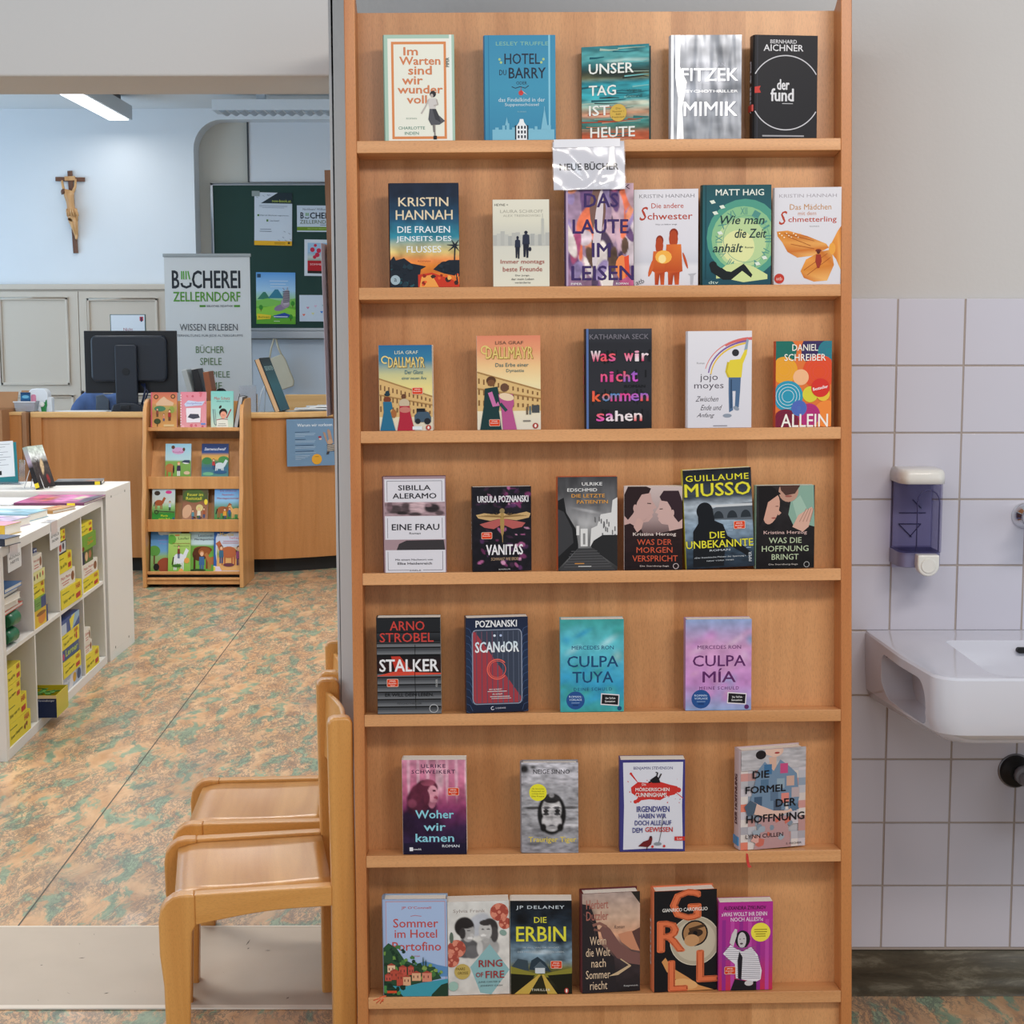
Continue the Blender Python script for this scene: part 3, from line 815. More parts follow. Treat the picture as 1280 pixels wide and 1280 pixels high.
def p(A):
    A.grad(0, 0, 1, 1, [(0, '#e2dfcf'), (.25, '#dcdac9'), (.45, '#c9c9c0'), (.55, '#d6d5c9'), (1, '#e3dfcd')])
    A.txt('HEYNE <', .15, .06, .24, .026, '#222', .014); A.txt('LAURA SCHROFF', .51, .135, .76, .036, '#a9a698', .006); A.txt('ALEX TRESNIOWSKI', .51, .185, .66, .026, '#a9a698', .004)
    rnd = random.Random(6)
    for k in range(15):
        u = k / 15; A.rect(u, .36 + rnd.uniform(0, .06), u + .075, .53, rnd.choice(['#b7b8b3', '#c0c1bb', '#adafac']))
    A.rect(.86, .22, .905, .5, '#bcbdb6'); A.line([(.88, .16), (.88, .24)], .01, '#bcbdb6')
    for cu, top, hh, wd in ((.435, .42, .26, .10), (.585, .36, .31, .13)):
        A.ell(cu, top + .018, wd * .23, .02, '#232838'); A.poly([(cu - wd * .45, top + .05), (cu, top + .03), (cu + wd * .45, top + .05), (cu + wd * .5, top + hh * .5), (cu - wd * .5, top + hh * .5)], '#2b3145')
        A.poly([(cu - wd * .4, top + hh * .48), (cu + wd * .4, top + hh * .48), (cu + wd * .3, top + hh), (cu + wd * .04, top + hh), (cu, top + hh * .62), (cu - wd * .08, top + hh * .97), (cu - wd * .35, top + hh * .97)], '#222635')
    A.ell(.655, .57, .025, .025, '#222635')
    A.txt('Immer montags', .52, .72, .78, .060, '#a8584f', .010); A.txt('beste Freunde', .52, .80, .70, .054, '#a8584f', .008)
    A.txt('Der Junge,', .52, .875, .26, .024, '#4b4b4b'); A.txt('der mein Leben', .52, .915, .4, .024, '#4b4b4b'); A.txt('veränderte', .52, .955, .28, .022, '#4b4b4b')
book(1, 617, 687, 251.5, p, 'small cream paperback with two dark walking figures before a pale skyline', t=.022, edge='#d9d4c2', group=GR[1])
def p(A):
    A.soft([(0, '#8f7492'), (.5, '#a98fa8'), (1, '#8d6a86')], noise=.3)
    cols = ['#6f4f7e', '#c9a7b5', '#d9c9d1', '#4b3a55', '#e8936e', '#b0527a', '#9b88b7', '#e8dcd8', '#5e4638', '#ef7a55']
    rnd = random.Random(11)
    A.soft([(0, '#8f7492'), (.5, '#a98fa8'), (1, '#8d6a86')], [(rnd.uniform(0, 1), rnd.uniform(0, 1), rnd.uniform(.03, .10), rnd.uniform(.06, .2), rnd.choice(cols), 5, rnd.uniform(-.5, .5)) for k in range(60)], .3, 2, 60)
    A.ell(.47, .25, .12, .22, '#7a5a52', 14); A.ell(.47, .45, .06, .4, '#d9cdd3', 14, .1); A.rect(0, 0, .03, 1, '#b7a0c0')
    A.ell(.83, .82, .10, .12, '#ef8a4e', 12); A.ell(.62, .95, .08, .1, '#e9e0d8', 12); A.poly([(.86, .72), (.93, .7), (.94, .9), (.88, .92)], '#e3502f')
    A.txt('MICHAELBECK', .5, .035, .90, .045, '#3b2a3d', .012)
    P = '#3d2a63'
    A.txt('DAS', .52, .165, .50, .135, P, .025); A.txt('LAUTE', .51, .42, .82, .135, P, .025); A.txt('IM', .52, .65, .27, .135, P, .025); A.txt('LEISEN', .54, .875, .92, .14, P, .025)
    A.txt('ROMAN', .83, .98, .18, .02, '#eee', .01); A.txt('PIPER', .15, .98, .16, .02, '#eee', .01)
book(1, 708, 792, 231.5, p, 'purple paint-dabbed hardcover half hidden behind the hanging paper sign', t=.032, spine='#4a3a5e', hard=True, m=P_gloss, spine_txt=('DAS LAUTE', '#ded2ea'), group=GR[1])
def p(A):
    A.grad(0, 0, 1, 1, [(0, '#e3e1e8'), (.6, '#dddbe3'), (.75, '#cfcfd8'), (.8, '#e3e1e6'), (1, '#dad8df')])
    A.txt('KRISTIN HANNAH', .51, .07, .86, .038, '#8d8b92', .004)
    A.txt('Die andere', .52, .17, .50, .052, '#b84a35', .008); A.txt('S', .15, .25, .13, .14, '#b5402c', .012, shear=.3); A.txt('chwester', .56, .278, .70, .07, '#b5402c', .012)
    A.txt('Was zu lieben wagt', .5, .365, .34, .018, '#55555a')
    for cu, s_, h_ in ((.40, .1, .43), (.62, .115, .50)):
        A.ell(cu, .93 - h_ + .03, s_ * .6, .055, '#8c2f17', 14); A.ell(cu - .005, .93 - h_ + .085, s_ * .62, .09, '#b3451f', 12)
        A.poly([(cu - s_, .98 - h_ + .09), (cu + s_, .98 - h_ + .09), (cu + s_ * 1.2, .85), (cu + s_ * .8, .86), (cu + s_ * .7, .99), (cu + s_ * .15, .99), (cu, .88), (cu - s_ * .2, .99), (cu - s_ * .75, .99), (cu - s_ * .8, .86), (cu - s_ * 1.25, .84)], ['#d8672c', '#e27a33', '#c04f1d', '#b8431a', '#cf5a26', '#cf5a26', '#a8401c', '#a8401c', '#b8431a', '#cf5a26', '#c04f1d'])
    A.ell(.27, .81, .03, .1, '#d2622c', 10, .3); A.ell(.80, .74, .02, .09, '#c2532a', 10, -.3)
    A.ell(.46, .70, .13, .07, '#f6b54d', 14); A.ell(.44, .72, .06, .045, '#fbe39b', 12)
    A.poly([(.84, .88), (.98, .87), (.93, .9), (.92, .99), (.88, .99), (.88, .9)], '#b9b8bf'); A.txt('atb', .09, .955, .13, .05, '#6b6b70', .01, rot=-.3)
book(1, 793.5, 872.5, 238, p, 'white hardcover with red title and two orange girls seen from behind', t=.028, edge='#dad7de', hard=True, m=P_gloss, yaw=.10, group=GR[1])
def p(A):
    A.grad(0, 0, 1, 1, [(0, '#1d4f57'), (.2, '#225a63'), (.7, '#21606b'), (1, '#14424f')])
    A.disc(.62, .53, .56, '#4f9a86'); A.disc(.60, .54, .47, '#8cbf8e'); A.disc(.57, .58, .36, '#b9d39a'); A.disc(.52, .62, .24, '#dfe3a5')
    for k in range(12):
        a = k * PI / 6; u, v = .60 + .36 * math.cos(a), .54 + .40 * math.sin(a) * A.w / A.h
        A.txt(['III', 'IV', 'V', 'VI', 'VII', 'VIII', 'IX', 'X', 'XI', 'XII', 'I', 'II'][k], u, v, .10, .07, '#4f8f87', .0, rot=a + PI / 2, clip=True)
    A.ring(.64, .54, .34, .006, '#6fa993', 40); A.rect(.04, 0, .052, 1, '#0f3f4a')
    A.txt('MATT HAIG', .54, .075, .70, .062, '#e9efe6', .02)
    A.txt('Wie man', .58, .35, .64, .085, '#1d3b3e', .014, shear=.25); A.txt('die Zeit', .70, .485, .46, .09, '#1d3b3e', .014, shear=.25); A.txt('anhält', .37, .63, .44, .085, '#1d3b3e', .014, shear=.25); A.txt('Roman', .68, .625, .12, .018, '#1d3b3e')
    A.poly([(.2, .88), (.35, .80), (.55, .78), (.75, .82), (.95, .9), (.95, 1), (.2, 1)], '#cfdc9a'); A.poly([(0, .95), (.3, .93), (.6, .975), (1, .94), (1, 1), (0, 1)], '#1a4a58')
    K = '#10181c'
    A.ell(.155, .80, .055, .038, K, 14); A.poly([(.1, .80), (.2, .80), (.33, .86), (.42, .87), (.60, .79), (.63, .81), (.73, .90), (.71, .93), (.58, .86), (.42, .95), (.3, .95), (.13, .87)], K); A.line([(.19, .83), (.28, .84), (.36, .88)], .03, K)
    for u, v in ((.14, .17), (.28, .22), (.18, .28), (.25, .48), (.9, .73), (.8, .79)): A.poly([(u - .04, v - .01), (u + .02, v - .02), (u + .05, v + .01), (u - .01, v + .02)], '#dfe9dc')
    A.txt('dtv', .16, .975, .14, .03, '#c9dccf', .006)
book(1, 878, 963.4, 233.5, p, 'teal and green hardcover with clock face and reclining black silhouette', t=.03, spine='#173f3b', hard=True, m=P_gloss, group=GR[1])
def p(A):
    A.grad(0, 0, 1, 1, [(0, '#e0dfe6'), (1, '#d9d8df')])
    A.txt('KRISTIN HANNAH', .50, .085, .86, .036, '#a6a0a8', .004)
    A.txt('Das Mädchen', .54, .20, .62, .058, '#bf8a4e', .006); A.txt('mit dem', .49, .265, .27, .04, '#c27a52'); A.txt('S', .13, .31, .12, .14, '#b9442f', .01, shear=.3); A.txt('chmetterling', .57, .335, .72, .07, '#b9442f', .01)
    A.txt('ROMAN', .6, .4, .14, .012, '#888')
    OC = ['#d98b35', '#eda04a', '#c7702a', '#e8a85b', '#d27c2f', '#efb56a', '#dd9040', '#c96f28', '#e39b4a', '#d98b35']
    A.poly([(.04, .45), (.2, .44), (.5, .50), (.78, .58), (.82, .62), (.6, .70), (.35, .72), (.2, .66), (.12, .56), (.05, .50)], OC)
    A.poly([(.40, .86), (.48, .74), (.70, .66), (.86, .64), (.9, .8), (.80, .96), (.6, .97), (.45, .93)], OC[:8])
    A.poly([(.84, .60), (.95, .45), (1, .40), (1, .85), (.93, .74), (.86, .68)], OC[:6]); A.ell(.87, .63, .05, .06, '#eaa445', 14)
    for k in range(10): A.ell(.08 + k * .035, .47 + (k % 3) * .02, .012, .008, '#f6e2c4', 8)
    for a_ in ((.2, .5, .55, .6), (.25, .58, .6, .63), (.15, .47, .6, .55), (.45, .85, .8, .68), (.5, .9, .85, .72)): A.line([(a_[0], a_[1]), (a_[2], a_[3])], .008, '#a8581f')
    A.ell(.665, .65, .045, .016, '#7b2d1e'); A.ell(.665, .665, .025, .02, '#5a2219'); A.poly([(.63, .69), (.70, .69), (.715, .76), (.68, .83), (.65, .83), (.62, .76)], '#9c3524')
    A.disc(.08, .935, .075, '#c23a2c'); A.txt('atb', .08, .935, .09, .035, '#f2d0c8')
book(1, 968.5, 1050.5, 236, p, 'white hardcover with a large orange butterfly holding a tiny figure', t=.026, edge='#dcdae0', hard=True, m=P_gloss, yaw=.08, group=GR[1])

# --- third ledge
def building(A, v0, v1, vt, col, dark, u0=0, u1=1):
    A.poly([(u0, v0), (u1, v1), (u1, vt), (u0, vt)], col)
    for r_ in range(3):
        for k in range(13):
            t_ = k / 13; a = v0 + (v1 - v0) * t_; hh = (vt - a)
            u = u0 + (u1 - u0) * t_
            A.rect(u + .015, a + hh * (.16 + r_ * .28), u + .04, a + hh * (.30 + r_ * .28), dark)
    for r_ in (0, .42): A.line([(u0, v0 + (vt - v0) * r_), (u1, v1 + (vt - v1) * r_)], .02, '#a8804e')
def p(A):
    A.grad(0, 0, 1, 1, [(0, '#2b6d9c'), (.18, '#3a80a3'), (.34, '#c9c793'), (.5, '#ead98e'), (.75, '#eedfb2'), (1, '#d9cfc0')])
    building(A, .39, .60, .84, '#d9b377', '#7c5a3a')
    A.txt('LISA GRAF', .52, .085, .44, .038, '#dfe3d0', .006); A.txt('DALLMAYR', .53, .205, .68, .12, '#8a6a30', .012); A.txt('DALLMAYR', .52, .20, .68, .12, '#e6cf86', .008); A.ring(.12, .17, .075, .025, '#e6cf86', 20, 60, 330)
    A.txt('Der Glanz', .66, .315, .34, .045, '#2e6a80'); A.txt('einer neuen Ära', .66, .38, .46, .042, '#2e6a80')
    A.ell(.15, .575, .055, .02, '#182e38'); A.ell(.155, .56, .04, .03, '#1d3a48'); A.ell(.15, .635, .07, .035, '#7a3c25'); A.poly([(.07, .66), (.23, .66), (.25, .74), (.2, .76), (.30, 1), (.01, 1), (.08, .78)], '#2a6e8f'); A.ell(.27, .80, .05, .05, '#a4673c')
    A.ell(.46, .60, .045, .03, '#6a4430'); A.ell(.47, .68, .10, .055, '#c9b79c'); A.poly([(.38, .71), (.57, .71), (.58, .79), (.66, 1), (.33, 1), (.38, .84)], '#b02a3e'); A.ell(.48, .755, .11, .035, '#c77a6f')
    A.rect(.7, .74, .86, .80, '#1b1d22'); A.poly([(.66, .82), (.72, .78), (.92, .78), (.97, .84), (.97, .9), (.66, .9)], '#44596b'); A.disc(.72, .89, .05, '#24272c'); A.disc(.90, .89, .06, '#24272c')
    A.disc(.92, .965, .05, '#b5453b'); A.ell(.92, .965, .02, .018, '#f2e3da'); A.rect(.62, .95, .8, .99, '#dfe6ea')
r = book(2, 474.5, 541, 432, p, 'blue-topped novel cover with two long-skirted women before a yellow arcade', t=.034, edge='#e2d6c4', yaw=.05, group=GR[2], sticker=(.72, .535, 'wide'))
def p(A):
    A.grad(0, 0, 1, 1, [(0, '#e0896b'), (.15, '#e79d74'), (.32, '#eec58e'), (.5, '#f0dda9'), (.8, '#eadfc4'), (1, '#ddd5c6')])
    building(A, .385, .58, .80, '#dcb87c', '#86623c')
    A.txt('LISA GRAF', .51, .075, .44, .034, '#7a5a48', .005); A.txt('DALLMAYR', .52, .185, .74, .125, '#9b7a35', .012); A.txt('DALLMAYR', .51, .18, .74, .125, '#e3c878', .008); A.ring(.13, .15, .07, .022, '#e3c878', 20, 60, 330)
    A.txt('Das Erbe einer', .55, .31, .52, .04, '#3e6d73'); A.txt('Dynastie', .6, .375, .28, .042, '#3e6d73')
    A.ell(.22, .475, .075, .045, '#5b3a26'); A.ell(.22, .50, .06, .035, '#7b5234'); A.poly([(.12, .56), (.32, .54), (.36, .70), (.34, .80), (.38, 1), (.04, 1), (.10, .75)], '#1d3b3c')
    A.ell(.43, .55, .065, .045, '#6a4a38'); A.poly([(.33, .62), (.56, .62), (.58, .72), (.55, .78), (.62, 1), (.40, 1), (.38, .80)], '#b6568c'); A.ell(.46, .65, .12, .04, '#e8cfae', 14, .2); A.line([(.2, .60), (.27, .74), (.34, .72)], .07, '#c873a6'); A.line([(.36, .72), (.46, .80)], .05, '#27484a')
    A.rect(.86, .74, .98, .82, '#4a4d50'); A.rect(.77, .76, .80, .84, '#6a5a48'); A.rect(.82, .75, .845, .84, '#5c6a6e')
    A.disc(.915, .96, .045, '#a84035'); A.ell(.915, .96, .018, .018, '#f2e3da'); A.rect(.72, .90, .84, .915, '#7f7a72')
book(2, 597, 676, 420.5, p, 'peach paperback with a couple embracing before a long palace facade', t=.026, edge='#dcd0bd', group=GR[2], sticker=(.27, .925, 'wide'))
def p(A):
    A.grad(0, 0, 1, 1, [(0, '#3a3c45'), (.15, '#25262d'), (.6, '#2a2b32'), (1, '#15161b')])
    rnd = random.Random(8)
    for k in range(46):
        u = rnd.uniform(.08, .97); v = rnd.choice([.2, .4, .6, .8]) + rnd.uniform(0, .04)
        A.rect(u, v, u + rnd.uniform(.008, .03), v + rnd.uniform(.05, .13), rnd.choice(['#101116', '#1a1b20', '#0c0d11']))
    A.rect(.0, 0, .035, 1, '#5872a8'); A.txt('KATHARINA SECK', .50, .08, .90, .05, '#7a7782', .014)
    def word(t_, cu, cv, wd, cols):
        n = len(t_); 
        for i, ch in enumerate(t_):
            if ch == ' ': continue
            u = cu - wd / 2 + wd * (i + .5) / n
            wl = wd / n * (.45 if ch in 'i' else 1.05 if ch in 'mwW' else .8)
            A.txt(ch, u, cv + (0 if ch not in 'hkWti' else -.012), wl, .075 if ch not in 'hkWti' else .10, cols[i % len(cols)], .05, col2=cols[(i + 1) % len(cols)])
    word('Was wir', .52, .285, .88, ['#f2e9ee', '#e44a7a', '#ef5f63', '#d95c9f', '#f06a8a', '#f2a0c0'])
    word('nicht', .50, .49, .58, ['#ee5f87', '#da4b9b', '#d8458a', '#f06a70', '#8b63c2', '#d5c'])
    word('kommen', .52, .685, .88, ['#ef5d4e', '#f06a3c', '#3f92c9', '#e2478f', '#c463c0', '#9a6fd0'])
    word('sahen', .50, .885, .72, ['#ef6a6a', '#e25ac0', '#f3ecef', '#f0e2e8', '#f5f0f2'])
    A.txt('ROMAN', .74, .575, .32, .028, '#101116', .008)
book(2, 733, 815, 412, p, 'dark grey hardcover with pink and orange dripping lower-case title', t=.032, spine='#1b1c22', hard=True, m=P_gloss, yaw=-.05, spine_txt=('Was wir nicht', '#e0507f'), group=GR[2])
def p(A):
    A.grad(0, 0, 1, 1, [(0, '#e2e1e8'), (1, '#d8d7e0')])
    def arc(r_, wd, col, a0, a1):
        pts = [(1.02 + r_ * math.cos(R(a)), .47 - .36 * (r_ / .75) * 1.1 * math.sin(R(a))) for a in range(a0, a1 + 1, 6)]
        A.line(pts, wd, col, .6)
    arc(.76, .02, '#d9827c', 96, 168); arc(.74, .045, '#d86a66', 90, 126); arc(.70, .03, '#7d5aa0', 96, 176); arc(.66, .03, '#e6bf4a', 98, 176)
    A.txt('Roman', .2, .33, .12, .02, '#888'); A.txt('jojo', .33, .485, .28, .085, '#5b5660', .0); A.txt('moyes', .33, .58, .46, .065, '#5b5660', .0)
    for t_, cv, cu, wd in (('Zwischen', .70, .30, .36), ('Ende und', .79, .37, .34), ('Anfang', .875, .28, .28)): A.txt(t_, cu, cv, wd, .055, '#4c474f', -.004, shear=.45)
    A.disc(.745, .225, .055, '#2b2a30'); A.poly([(.66, .30), (.82, .29), (.88, .21), (.92, .08), (.95, .09), (.92, .24), (.86, .34), (.84, .48), (.66, .48), (.62, .46), (.61, .38)], '#e3cf3d'); A.poly([(.88, .2), (.92, .08), (.95, .09), (.93, .19)], '#8fa3b5'); A.line([(.63, .32), (.60, .42), (.64, .48)], .03, '#c9b32f')
    A.poly([(.64, .48), (.83, .48), (.82, .62), (.80, .79), (.74, .79), (.75, .62), (.70, .62), (.71, .82), (.65, .84), (.64, .65)], '#4d6b8f'); A.line([(.68, .5), (.68, .8)], .02, '#28405e')
    A.ell(.62, .875, .07, .02, '#8d98a8'); A.ell(.76, .80, .05, .02, '#8d98a8', rot=.5); A.rect(.4, .975, .62, .985, '#8a8790')
book(2, 859.5, 939, 415, p, 'white hardcover with figure in yellow jumper painting a rainbow arc', t=.03, spine='#dfdfe8', hard=True, m=P_gloss, group=GR[2])
def p(A):
    A.rect(0, 0, 1, 1, '#e0763a')
    for u, v, r_, c in ((.12, .12, .25, '#1f6f63'), (.75, .1, .3, '#3a2d5e'), (.95, .12, .2, '#2a7f8c'), (.15, .34, .24, '#e8a32f'), (.78, .36, .30, '#e0502c'), (.45, .42, .14, '#f1b98b'), (.22, .64, .27, '#2f96b4'), (.18, .95, .24, '#7b1f3a'), (.62, .62, .14, '#d8cf3f'), (.92, .85, .24, '#ef8a3c'), (.60, .86, .2, '#b1307a'), (.42, .78, .14, '#5170b8'), (.85, .62, .12, '#e7c341')):
        A.disc(u, v, r_, c)
        for q in (.8, .6, .4): A.ring(u, v, r_ * q, .006, '#ffffff' if c in ('#2f96b4',) else c.replace('2', '4').replace('7', '5'), 24)
    A.txt('DANIEL', .52, .075, .46, .075, '#f3efe6', .01); A.txt('SCHREIBER', .52, .19, .74, .08, '#f3efe6', .01); A.txt('ALLEIN', .52, .925, .84, .15, '#f6f2ea', .014)
    A.disc(.80, .545, .165, '#d6352c'); A.txt('Bestseller', .80, .545, .27, .035, '#fff', .016, rot=-.2)
book(2, 969, 1039.6, 427.5, p, 'small colourful paperback of overlapping painted circles near the right panel', t=.02, spine='#c6492b', yaw=-.07, group=GR[2])

# --- fourth ledge
def p(A):
    A.rect(0, 0, 1, 1, '#a58b92'); A.rect(.02, .025, .985, .265, '#dcdae2'); A.rect(.02, .41, .985, .655, '#dcdae2'); A.rect(.02, .765, .985, 1, '#dcdae2')
    A.soft([(0, '#a58b92'), (1, '#a0868d')], [(.18, .34, .14, .05, '#4b3f42', 2), (.1, .30, .05, .06, '#7a6168', 2), (.36, .33, .09, .07, '#544549', 2), (.3, .38, .1, .02, '#2e2729', 2), (.55, .32, .14, .07, '#c0a4aa', 3), (.50, .39, .12, .02, '#4b3f42', 2), (.78, .33, .13, .05, '#332c2f', 2.5), (.72, .30, .06, .02, '#8c7077', 2), (.9, .38, .08, .03, '#5a4a4e', 2)], .3, 4, 60, box=(.02, .265, .985, .41))
    A.poly([(.2, .765), (.24, .70), (.36, .665), (.96, .66), (.98, .765)], '#3a3639')
    for a in ((.06, .045, .06, .255), (.94, .045, .94, .255), (.06, .43, .06, .64), (.94, .43, .94, .64), (.06, .78, .06, .975), (.94, .78, .94, .975), (.06, .045, .94, .045), (.06, .975, .4, .975), (.62, .975, .94, .975)): A.line([(a[0], a[1]), (a[2], a[3])], .007, '#6d6a74')
    K = '#27262e'
    A.txt('SIBILLA', .50, .115, .52, .052, K, .02); A.txt('ALERAMO', .50, .20, .70, .055, K, .02); A.txt('EINE FRAU', .51, .525, .76, .062, K, .02); A.txt('Roman', .5, .59, .18, .02, '#555', .01)
    A.txt('Mit einem Nachwort von', .48, .865, .60, .018, '#55535c', .014); A.txt('Elke Heidenreich', .49, .905, .55, .024, '#3b3942', .02); A.txt('EISELE', .5, .978, .18, .014, '#55535c')
book(3, 480.5, 558, 595.5, p, 'white hardcover with two photographic bands and dark grey capitals', t=.028, spine='#6b4a52', hard=True, group=GR[3])
def p(A):
    A.rect(0, 0, 1, 1, '#1c1a24')
    rv_ = random.Random(21)
    A.soft([(0, '#1c1a24'), (1, '#15131b')], [(rv_.uniform(.1, .95), rv_.choice([rv_.uniform(0, .25), rv_.uniform(.5, 1), rv_.uniform(0, 1)]), rv_.uniform(.02, .07), rv_.uniform(.006, .03), rv_.choice(['#6b2f58', '#a15a86', '#3a2438', '#c98fb0', '#4a2a50', '#15131b', '#15131b']), 3, rv_.uniform(-1, 1)) for k in range(70)], .4, 3, 60)
    A.poly([(.50, .30), (.62, .34), (.92, .30), (.99, .32), (.96, .37), (.75, .40), (.56, .38), (.44, .38), (.3, .40), (.1, .37), (.06, .33), (.2, .31), (.42, .33)], '#c8a673')
    A.poly([(.55, .38), (.76, .41), (.90, .43), (.84, .48), (.68, .50), (.56, .46), (.46, .46), (.36, .50), (.2, .48), (.12, .44), (.28, .41), (.45, .38)], '#b25b58')
    A.ell(.505, .42, .035, .17, '#a98a4f', 14); A.ell(.505, .285, .045, .03, '#8f7a52', 12); A.line([(.505, .5), (.51, .66)], .025, '#9c8050', .4)
    for k in range(7): A.line([(.52, .36), (.62 + k * .05, .31 + k * .006)], .006, '#8c6d3f'); A.line([(.49, .36), (.4 - k * .05, .31 + k * .006)], .006, '#8c6d3f')
    A.txt('URSULA POZNANSKI', .52, .145, .86, .075, '#eceaf0', .03); A.txt('VANITAS', .54, .745, .62, .12, '#f0eef2', .03); A.txt('SCHWARZ WIE ERDE', .54, .855, .46, .035, '#b79a7c', .012); A.txt('KNAUR', .54, .978, .2, .015, '#ccc')
book(3, 591, 664.5, 608.5, p, 'black paperback with large dragonfly between white author name and title', t=.024, spine='#14131a', yaw=-.10, edge='#e3dcc8', spine_txt=('VANITAS', '#d9d7de'), group=GR[3], sticker=(.24, .575, 'wide'))
def p(A):
    A.soft([(0, '#3c3c3f'), (.3, '#6b6b6e'), (.5, '#98989a'), (.62, '#8a8a8b'), (1, '#2a2a2c')], [(.5, .36, .3, .02, '#a5a5a8', 1, .2), (.6, .3, .2, .02, '#5c5c5f', 1)], .35, 5, streak=.4)
    A.poly([(0, .25), (.10, .22), (.14, .38), (.30, .55), (.34, .72), (.34, .76), (0, .98)], '#161618'); A.poly([(0, .34), (.1, .37), (.24, .55), (.26, .7), (0, .85)], '#39393c')
    A.poly([(1, .22), (.92, .25), (.90, .38), (.72, .40), (.66, .52), (.56, .55), (.54, .74), (.6, .76), (1, .93)], '#d8d8d8')
    rnd = random.Random(2)
    for k in range(16): u = rnd.uniform(.6, .97); v = rnd.uniform(.42, .62); A.rect(u, v, u + .02, v + .05, '#6b6b6d')
    A.poly([(1, .62), (.75, .62), (.6, .68), (.55, .74), (.6, .78), (1, .96)], '#232325'); A.rect(.31, .52, .36, .62, '#d9d9d9'); A.rect(.38, .55, .5, .74, '#dcdcdc'); A.rect(.42, .6, .46, .72, '#8a8a8a')
    A.poly([(.34, .76), (.60, .76), (.98, 1), (.02, 1)], '#3a3a3c')
    for k in range(7): A.line([(.1 + k * .02, .96 - k * .028), (.9 - k * .04, .955 - k * .028)], .012, '#555558')
    A.txt('ULRIKE', .575, .075, .34, .034, '#ececec', .022); A.txt('EDSCHMID', .41, .138, .5, .034, '#ececec', .022); A.txt('DIE LETZTE', .51, .20, .56, .036, '#e0a04b', .022); A.txt('PATIENTIN', .58, .265, .52, .036, '#e0a04b', .022)
    A.rect(.28, .918, .44, .928, '#c98a3f'); A.rect(.34, .95, .56, .957, '#ddd')
book(3, 697.5, 771.5, 596, p, 'black and white street photo cover with orange title lines', t=.024, spine='#b3512c', hard=True, m=P_gloss, group=GR[3])
def profile(A, cu, cv, s, flip, skin, hair):
    f = -1 if flip else 1
    pts = [(-.2, -.30), (.05, -.33), (.16, -.22), (.19, -.10), (.27, .02), (.20, .05), (.22, .10), (.19, .13), (.20, .17), (.12, .25), (-.02, .27), (-.06, .45), (-.35, .5), (-.38, .1)]
    A.poly([(cu + f * x * s, cv + y * s * A.w / A.h * 1.1) for x, y in pts], skin)
    pts = [(-.42, .15), (-.45, -.2), (-.25, -.42), (.08, -.42), (.17, -.30), (.13, -.22), (.0, -.20), (-.08, -.08), (-.12, .05), (-.16, .12), (-.25, .22)]
    A.poly([(cu + f * x * s, cv + y * s * A.w / A.h * 1.1) for x, y in pts], hair)
    A.line([(cu + f * x * s, cv + y * s * A.w / A.h) for x, y in ((.10, -.06), (.17, -.055))], .015, '#33221f'); A.ell(cu - f * .12 * s, cv + .03 * s * A.w / A.h, .035 * s, .05 * s, skin, 10)
def p(A):
    A.grad(0, 0, 1, 1, [(0, '#c9b7b4'), (.4, '#a38d8c'), (.6, '#4a3234'), (1, '#201417')])
    profile(A, .30, .24, .95, False, '#c3a09a', '#2a1b1e'); profile(A, .74, .30, .78, True, '#c9a8a2', '#33222a')
    A.poly([(0, .46), (.1, .44), (.3, .52), (.34, .60), (1, .50), (1, 1), (0, 1)], '#2a1a1c'); A.poly([(.16, .48), (.22, .38), (.27, .38), (.33, .42), (.30, .5), (.22, .55)], '#c9a39b')
    A.soft([(0, '#2a1a1c'), (.4, '#241518'), (1, '#1b1013')], noise=.2, box=(0, .60, 1, 1))
    A.txt('Kristina Herzog', .52, .575, .74, .05, '#e6d6cf', .012); O = '#c9563a'
    A.txt('WAS DER', .52, .665, .60, .068, O, .008); A.txt('MORGEN', .52, .76, .62, .068, O, .008); A.txt('VERSPRICHT', .53, .862, .78, .072, O, .008); A.txt('Die Sternberg-Saga', .52, .955, .5, .022, '#d9c9c4', .006)
    A.ring(.89, .955, .05, .01, '#cbb'); 
book(3, 780.5, 852.5, 608, p, 'dark paperback with two profiles almost touching and a red-orange title', t=.026, edge='#d9cfca', yaw=.04, group=GR[3])
def p(A):
    A.soft([(0, '#15181f'), (.28, '#39424e'), (.36, '#aeb9c4'), (.5, '#8fa0b0'), (.62, '#7d92a6'), (.8, '#3d4f61'), (1, '#1b2430')], noise=.35, seed=4, streak=3)
    A.poly([(.4, .40), (.55, .37), (1, .35), (1, .53), (.4, .51)], '#5a626b')
    for k in range(4): A.ell(.50 + k * .20, .50, .075, .075, '#2a3138', 16, 0, 180, 360)
    A.rect(.35, .36, 1, .385, '#c9ced2')
    for k in range(26): A.rect(.05 + (k * .37) % .9, .53 + (k * .173) % .3, .12 + (k * .37) % .9, .537 + (k * .173) % .3, '#9fb4c8')
    K = '#14171d'
    A.ell(.30, .42, .12, .09, K); A.poly([(.2, .42), (.42, .42), (.44, .52), (.56, .56), (.62, .68), (.80, .76), (.96, .86), (.90, .89), (.70, .80), (.58, .76), (.55, .98), (.10, .98), (.12, .62), (.2, .54)], K)
    Y = '#e3dc3a'
    A.txt('GUILLAUME', .50, .085, .92, .06, Y, .02, spacing=1.1); A.txt('MUSSO', .50, .205, .96, .13, Y, .03)
    A.txt('DIE', .47, .665, .22, .065, Y, .018); A.txt('UNBEKANNTE', .50, .755, .98, .075, Y, .018); A.txt('ROMAN', .5, .82, .3, .02, '#cbd2d9', .01)
    A.txt('»Der französische Meister der Spannung.«', .5, .89, .76, .02, '#cbd2d9'); A.txt('NEW YORK TIMES', .5, .925, .4, .012, '#cbd2d9'); A.txt('PIPER', .94, .9, .14, .03, '#cbd2d9', .01, rot=-PI / 2)
